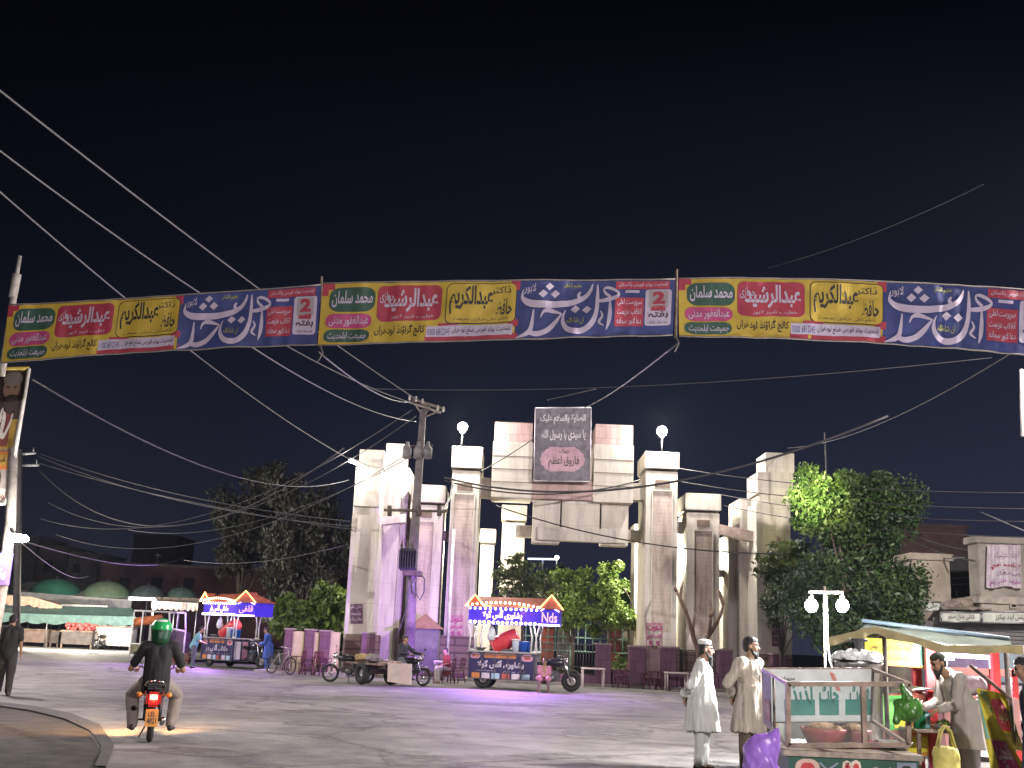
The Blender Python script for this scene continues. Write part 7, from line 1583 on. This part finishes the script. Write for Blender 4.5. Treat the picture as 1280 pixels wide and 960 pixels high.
tag(m.build('leaves', M('herb_green', (.16, .42, .05), .5, var=.3), o), kind='stuff')
p = at(1183, 945, 13.4); o = thing('shopping_bag', 'pale yellow bag with two looped handles hanging before the vendor', 'bag', p); blob('bag', [('l', [(V((0, 0, -.2)), .10, .15), (V((0, 0, .0)), .12, .15), (V((0, 0, .1)), .10, .14)], 0)], M('bag_yellow', (.62, .55, .16), .6, var=.15), o, .018, 2, (.02, 9, 9)); o.rotation_euler.z = R(90); o.matrix_basis = Matrix.Translation(p) @ Matrix.Rotation(R(90), 4, 'Z')
for s in (-.04, .04): m = MB(); m.tube([(s, -.1, .09), (s, -.05, .28), (s, 0, .34), (s, .05, .28), (s, .1, .09)], .012, 6); m.build('handle', M('bag_yellow'), o)
# draped banner cloth
t = thing('draped_banner', 'yellow banner cloth with magenta and green print draped from a stick at the right edge', 'banner', at(1250, 960, 12.6)); Yd = 12.6
def sheet(a, b, c_, d_, bulge, seed): 
    A, B, C, D = [at(x, y, Yy) for x, y, Yy in (a, b, c_, d_)]
    return lambda u, v: (D * (1 - u) + C * u) * (1 - v) + (A * (1 - u) + B * u) * v + V((0, bulge * math.sin(u * 7 + seed) + .03 * noise.noise(V((u * 4, v * 5, seed))), 0))
s1 = sheet((1222, 860, 12.8), (1258, 868, 12.6), (1282, 940, 12.4), (1240, 930, 12.7), .03, 1); s2 = sheet((1220, 862, 12.7), (1226, 870, 12.6), (1290, 975, 12.2), (1240, 975, 12.4), .02, 4)
sh = lambda s, d: (lambda u, v: s(u, v) + V((0, -d, 0)))
m = MB(); m.grid(s1, 0, 0, 1, 1, 16, 12, 0); m.grid(s2, 0, 0, 1, 1, 12, 16, 0); m.build('cloth', M('banner_bright_yellow', (.62, .52, .05), .7, var=.1), t, world=True)
m = MB(); a, b = sh(s1, .012), sh(s1, .02); m.rrect(a, .34, .30, .80, .86, .1, .12, 0); m.text('عبدالرشید', b, .40, .42, .76, .74, 2, .03); m.rrect(a, .06, .55, .30, .97, .06, .1, 1); m.text('سلمان', b, .08, .62, .28, .88, 2, .02); m.grid(a, .42, .0, 1, .26, 3, 3, 3); m.rrect(a, .82, .3, .99, .7, .05, .1, 1)
a, b = sh(s2, .012), sh(s2, .02); m.grid(a, .25, .0, .84, .44, 5, 6, 0); m.text('اہلحدیث', b, .3, .18, .8, .42, 2, .03); m.text('یوتھ', b, .3, .02, .78, .16, 2, .03); m.grid(a, .02, .45, .16, .98, 3, 5, 4)
m.build('lettering', [M('banner_magenta3', (.48, .05, .17), .7), M('banner_sage', (.16, .28, .16), .7), M('banner_white2', (.68, .62, .62), .7), M('banner_dull', (.30, .28, .26), .7), M('banner_cyan', (.2, .5, .42), .7)], t, world=True)
m = MB(); m.tube([at(1213, 832, 13), at(1264, 874, 12.5)], .02, 6); m.build('stick', M('weathered_wood'), t, world=True)
m = MB(); q = at(1264, 874, 12.5); m.tube([q, (q.x, q.y, 0)], .02, 6); m.build('pole', M('weathered_wood'), t, world=True)
# third stall and clutter behind the vendor
t = thing('back_stall', 'pink and red framed stall with pale sacks behind the vendor', 'stall', at(1220, 900, 19).xy.to_3d()); m = MB(); Y = 19; a, b = at(1168, 833, Y), at(1270, 838, Y); m.box((a.x, Y, a.z - .12), (b.x, Y + .06, a.z), 0, .01); m.build('fascia', M('fascia_pink', (.55, .22, .20), .6), t, world=True)
for x in (1176, 1240, 1268): q = at(x, 836, Y); m = MB(); m.box((q.x - .05, Y, 0), (q.x + .05, Y + .1, q.z)); m.build('post', redp, t, world=True)
m = MB(); a, b = at(1172, 868, Y), at(1268, 872, Y); m.box((a.x, Y - .2, .2), (b.x, Y + .9, a.z), 0, .02); m.build('counter', M('counter_pink', (.40, .20, .19), .7), t, world=True)
for i, (x, y, s, mt, lb) in enumerate(((1190, 862, .22, M('sack_white', (.6, .56, .54), .85), 'white sack on the pink stall counter behind the vendor head'), (1215, 864, .26, M('sack_grey', (.36, .34, .36), .85), 'grey sack on the pink stall counter right of the vendor'), (1232, 866, .2, M('sack_pink', (.5, .22, .28), .85), 'pink sack beside the red post of the back stall'))):
    q = at(x, y, Y + .3); o = thing('goods_sack', lb, 'sack', (q.x, Y + .3, Z(1220, 870, Y) + .0), 0, 'sacks on the back stall'); blob('sack', [('e', V((0, 0, s * .8)), (s, s * .8, s * .85), 0), ('e', V((0, 0, s * 1.5)), (s * .5, s * .4, s * .4), 0)], mt, o, .035, 2, (.04, 6, 6))
m = MB(); a, b = at(1172, 818, 20.5), at(1238, 822, 20.5); t = thing('tube_light', 'long white tube light glowing over the pink back stall', 'light', (a + b) / 2); m.tube([a, b], .035, 6); m.build('tube', M('tube_back', (1, .95, .97), .4, emit=14, var=0), t, world=True); m = MB(); m.tube([b, (b.x, b.y, 0)], .03, 6); m.build('post', steel, t, world=True); lamp('tube_glow', 'POINT', (a + b) / 2 + V((0, -.3, -.2)), 420, (1, .96, .95), .2, parent=t)
t = thing('van', 'dark van front with a bright windscreen parked beyond the pink stall at the right edge', 'van', at(1265, 850, 24).xy.to_3d()); Y = 24; x0, x1 = X(1246, 840, Y), X(1310, 840, Y); m = MB(); m.box((x0, Y, .35), (x1, Y + 3.6, 1.1), 0, .12); m.box((x0 + .08, Y + .35, 1.0), (x1 - .08, Y + 3.5, 1.95), 0, .15); m.build('body', M('van_grey', (.20, .17, .18), .35, coat=.5), t, world=True)
m = MB(); m.box((x0 + .2, Y + .325, 1.15), (x1 - .2, Y + .345, 1.8), 0, .01); m.build('windscreen', M('windscreen', (.10, .12, .14), .08, var=.1), t, world=True); m = MB(); m.box((x0 + .1, Y - .04, .4), (x1 - .1, Y - .002, .62), 0, .015); m.build('bumper', M('bumper', (.3, .28, .28), .5), t, world=True)
for xx in (x0 + .22, x1 - .22): m = MB(); m.lathe([(.0, -.02), (.1, -.015), (.12, .02), (0, .03)], 12, (xx, Y - .01, .8), axis='Y'); m.build('headlight', M('chrome'), t, world=True)
for xx in (x0 + .12, x1 - .12):
    for yy in (Y + .7, Y + 2.9): o = wheel(t, (0, 0, 0), .33, .1, rim=M('rim_grey'), disc=True); iv = t.matrix_basis.inverted() @ V((xx, yy, .33)); o.matrix_basis = Matrix.Translation(iv) @ Matrix.Rotation(R(90), 4, 'Z')
# more food carts half seen between the men and the drum
t = thing('back_cart', 'pale wooden food cart railing behind the men and the lamp post', 'food cart', at(1000, 900, 15.2).xy.to_3d()); Y = 15.2; a, b = at(968, 838, Y), at(1034, 839, Y); m = MB(); m.tube([a, b], .04, 6); m.tube([at(968, 846, Y), at(1034, 846, Y)], .025, 6); m.build('rail', M('rail_pale', (.58, .44, .28), .6), t, world=True)
for q in (a, b): m = MB(); m.tube([q, (q.x, Y, 0)], .035, 6); m.build('post', M('rail_pale'), t, world=True)
m = MB(); q = at(1000, 872, Y); m.box((a.x, Y + .02, .3), (b.x, Y + 1.0, q.z), 0, .02); m.build('counter', M('cart_pale', (.55, .56, .54), .6, var=.15), t, world=True)
# ================================================================ TREES AND PLANTS
bark = M('bark', (.10, .075, .055), .9, var=.3, scale=8, bump=.6)
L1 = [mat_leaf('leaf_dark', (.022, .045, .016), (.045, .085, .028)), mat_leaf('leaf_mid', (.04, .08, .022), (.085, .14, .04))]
L2 = [mat_leaf('leaf_fresh', (.10, .17, .03), (.19, .27, .07)), mat_leaf('leaf_mid', (.04, .08, .022), (.085, .14, .04))] if 0 else [mat_leaf('leaf_fresh', (.10, .17, .03), (.19, .27, .07)), MATS['leaf_mid']]
L3 = [mat_leaf('leaf_dusty', (.05, .07, .03), (.10, .12, .055)), MATS['leaf_mid']]
L4 = [mat_leaf('leaf_night', (.03, .034, .024), (.055, .058, .04)), mat_leaf('leaf_night_pale', (.05, .054, .038), (.08, .08, .056))]
def A3(px, py, Y): return tuple(at(px, py, Y))
def g0(px, Y, z=0.0): q = at(px, 820, Y); return (q.x, Y, z)
Yt = 37
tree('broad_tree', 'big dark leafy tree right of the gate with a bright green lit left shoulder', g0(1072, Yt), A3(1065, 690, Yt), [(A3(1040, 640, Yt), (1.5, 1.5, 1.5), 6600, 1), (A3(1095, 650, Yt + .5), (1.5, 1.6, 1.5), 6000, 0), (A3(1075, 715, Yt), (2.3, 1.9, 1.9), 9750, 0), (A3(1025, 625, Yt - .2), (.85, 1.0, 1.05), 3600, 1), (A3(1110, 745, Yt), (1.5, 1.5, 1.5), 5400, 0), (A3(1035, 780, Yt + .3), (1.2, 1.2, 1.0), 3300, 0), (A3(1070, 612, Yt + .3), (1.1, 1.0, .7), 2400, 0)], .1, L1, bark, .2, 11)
p = at(1000, 640, Yt - 1.2); lamp('lamp_light', 'SPOT', p + V((-1.0, -2.4, .6)), 5200, (1.0, .97, .42), .15, target=A3(1022, 625, Yt), spot=44, blend=.9)  # unseen spotlight without fixture, added to brighten the left shoulder of the crown
tree('small_tree', 'slim tree with sparse dusty leaves before the right tower', g0(975, 43.2), A3(975, 715, 43.2), [(A3(972, 710, 43.2), (.7, .6, .9), 420, 0), (A3(985, 690, 43.2), (.8, .6, .6), 380, 0), (A3(968, 750, 43.2), (.7, .6, .9), 420, 0), (A3(1000, 730, 43.2), (.9, .7, 1.0), 520, 0)], .15, L3, bark, .08, 12)
tree('garden_tree', 'bushy fresh green tree in the park left of the conical one, under the hanging panels', g0(716, 53, .1), A3(716, 730, 53), [(A3(716, 728, 53), (.9, .8, .9), 2860, 0), (A3(722, 765, 53), (1.3, 1.0, 1.2), 3300, 0), (A3(705, 750, 53), (.8, .8, .9), 1760, 0)], .10, L2, bark, .09, 13, 'park trees under the gate')
tree('garden_tree', 'pointed conical fresh green tree in the middle of the gate opening', g0(762, 52, .1), A3(762, 712, 52), [(A3(762, 715, 52), (.55, .5, .65), 1540, 0), (A3(763, 735, 52), (.85, .7, .65), 2200, 0), (A3(764, 760, 52), (1.15, .9, .8), 2860, 0), (A3(775, 775, 52), (1.2, .9, .7), 1760, 0)], .10, L2, bark, .08, 14, 'park trees under the gate')
tree('garden_tree', 'dusty broad-leaved tree leaning before the left rear pillars over the central trike', g0(655, 49, .1), A3(648, 725, 48.6), [(A3(634, 722, 48.6), (.9, .7, .6), 231, 0), (A3(650, 708, 48.6), (.8, .6, .5), 165, 0), (A3(665, 733, 48.8), (1.2, .8, .9), 440, 0), (A3(640, 742, 48.6), (1.0, .7, .5), 192, 0)], .15, L3, bark, .09, 15, 'park trees under the gate')
tree('garden_tree', 'dim small tree at the right side of the gate opening beside the lamp pillar', g0(787, 56, .1), A3(787, 745, 56), [(A3(787, 750, 56), (.7, .7, 1.1), 700, 0), (A3(690, 735, 60), (1.3, 1.2, 1.1), 700, 0)], .16, L1, bark, .08, 16, 'park trees under the gate')
tree('garden_tree', 'narrow dark tree between the right pillars', g0(905, 58, .1), A3(905, 740, 58), [(A3(905, 740, 58), (.8, .8, 2.2), 900, 1), (A3(905, 775, 58), (.9, .8, 1.2), 500, 1)], .17, L1, bark, .09, 17, 'park trees under the gate')
tree('garden_tree', 'narrow dark climbing tree in the slot of the left tower', g0(481, 51, .1), A3(481, 730, 51), [(A3(481, 720, 51), (.5, .6, 1.6), 500, 1), (A3(481, 765, 51), (.6, .6, 1.4), 500, 1)], .15, L1, bark, .08, 18, 'park trees under the gate')
tree('park_tree', 'leafy bright tree behind the bicycle left of the left tower, the left one of two', g0(365, 52), A3(365, 765, 52), [(A3(363, 762, 52), (1.3, 1.0, .9), 900, 0), (A3(352, 775, 52), (.9, .9, .7), 500, 0), (A3(380, 775, 52), (1.0, .9, .7), 500, 0)], .2, L2, bark, .1, 19, 'bright trees left of the gate')
tree('park_tree', 'leafy bright tree touching the left tower, the right one of two', g0(410, 53), A3(410, 755, 53), [(A3(412, 750, 53), (1.0, .9, .9), 800, 0), (A3(400, 770, 53), (1.2, .9, .8), 700, 0), (A3(422, 772, 53), (.8, .8, .8), 450, 0)], .2, L2, bark, .1, 20, 'bright trees left of the gate')
tree('tall_tree', 'tall dim feathery tree behind the left trike, right of its twin', g0(375, 75), A3(378, 650, 75), [(A3(385, 640, 75), (2.4, 2, 2.6), 3230, 0), (A3(370, 690, 75), (2.2, 2, 2.6), 3230, 0), (A3(405, 685, 75), (2.0, 2, 2.8), 2550, 0), (A3(370, 735, 75), (2.2, 2, 1.8), 1700, 0), (A3(350, 610, 75), (1.6, 1.5, 1.5), 1190, 0)], .2, L4, bark, .25, 21, 'dim trees behind the left market', droop=1.2)
tree('tall_tree', 'tall dim feathery tree left of its twin, above the long low building', g0(300, 84), A3(300, 660, 84), [(A3(295, 655, 84), (2.2, 2, 2.6), 2380, 0), (A3(320, 640, 84), (2.0, 2, 2.4), 2040, 0), (A3(300, 695, 84), (2.4, 2, 1.6), 1700, 0), (A3(330, 605, 84), (1.8, 1.8, 1.6), 1020, 0)], .2, L4, bark, .25, 22, 'dim trees behind the left market', droop=1.2)
# dry bare trees
def bare(label, paths, Y):
    b0 = at(*paths[0][0], Y); t = thing('bare_tree', label, 'tree', (b0.x, Y, .1)); m = MB(); m.tube([(b0.x, Y, .1), b0] + [at(x, y, Y + .1 * i) for i, (x, y) in enumerate(paths[0][1:])], [.12, .10] + [.09 - .012 * i for i in range(len(paths[0]) - 1)], 7); m.build('trunk', M('dry_bark', (.17, .11, .085), .9, var=.25), t, world=True)
    for p_ in paths[1:]: m = MB(); m.tube([at(x, y, Y + .15 * i) for i, (x, y) in enumerate(p_)], [.075 - .014 * i for i in range(len(p_))], 6); m.build('branch', M('dry_bark'), t, world=True)
bare('leafless pruned tree with crooked upright branches left of the man in the white cap', [[(873, 815), (867, 798), (861, 775), (853, 755), (845, 738)], [(858, 765), (850, 748), (852, 736), (854, 727)], [(867, 798), (866, 785), (868, 768)], [(845, 738), (843, 733)]], 43.4)
bare('leafless forked branch tree directly behind the man in the white cap', [[(882, 815), (884, 797), (892, 785), (901, 768), (904, 755)], [(886, 795), (888, 775), (887, 760)], [(904, 756), (900, 742), (898, 738)], [(888, 770), (892, 764)]], 43.6)
# low shrubs
for i, (px, Y, s, lb) in enumerate(((776, 47, .55, 'small green shrub between the maroon pillars right of the trike'), (795, 46, .4, 'tiny shrub growing at the left foot of the right lamp pillar'), (640, 50, .7, 'leafy shrub behind the central trike canopy'))):
    q = at(px, 820, Y); t = thing('shrub', lb, 'shrub', (q.x, Y, .1), 0, 'shrubs at the gate'); leaf_mesh('foliage', [((q.x, Y, .1 + s * .9), (s, s, s * .9), 260, 0)], .13, L2, t, 30 + i, .2); m = MB(); m.tube([(0, 0, 0), (.02, 0, s * .9)], .03, 5); m.build('stem', bark, t)
# ================================================================ NIGHT HAZE
hz = bpy.data.materials.new('night_haze'); hz.use_nodes = True
n = hz.node_tree.nodes; n.remove(n['Principled BSDF'])
pv = n.new('ShaderNodeVolumePrincipled'); pv.inputs['Density'].default_value = .00013; pv.inputs['Color'].default_value = (.72, .82, 1, 1); pv.inputs['Anisotropy'].default_value = .6
hz.node_tree.links.new(pv.outputs[0], n['Material Output'].inputs['Volume'])
m = MB(); m.box((-75, -14, -1), (75, 165, 27))
tag(m.build('haze', hz), kind='stuff')
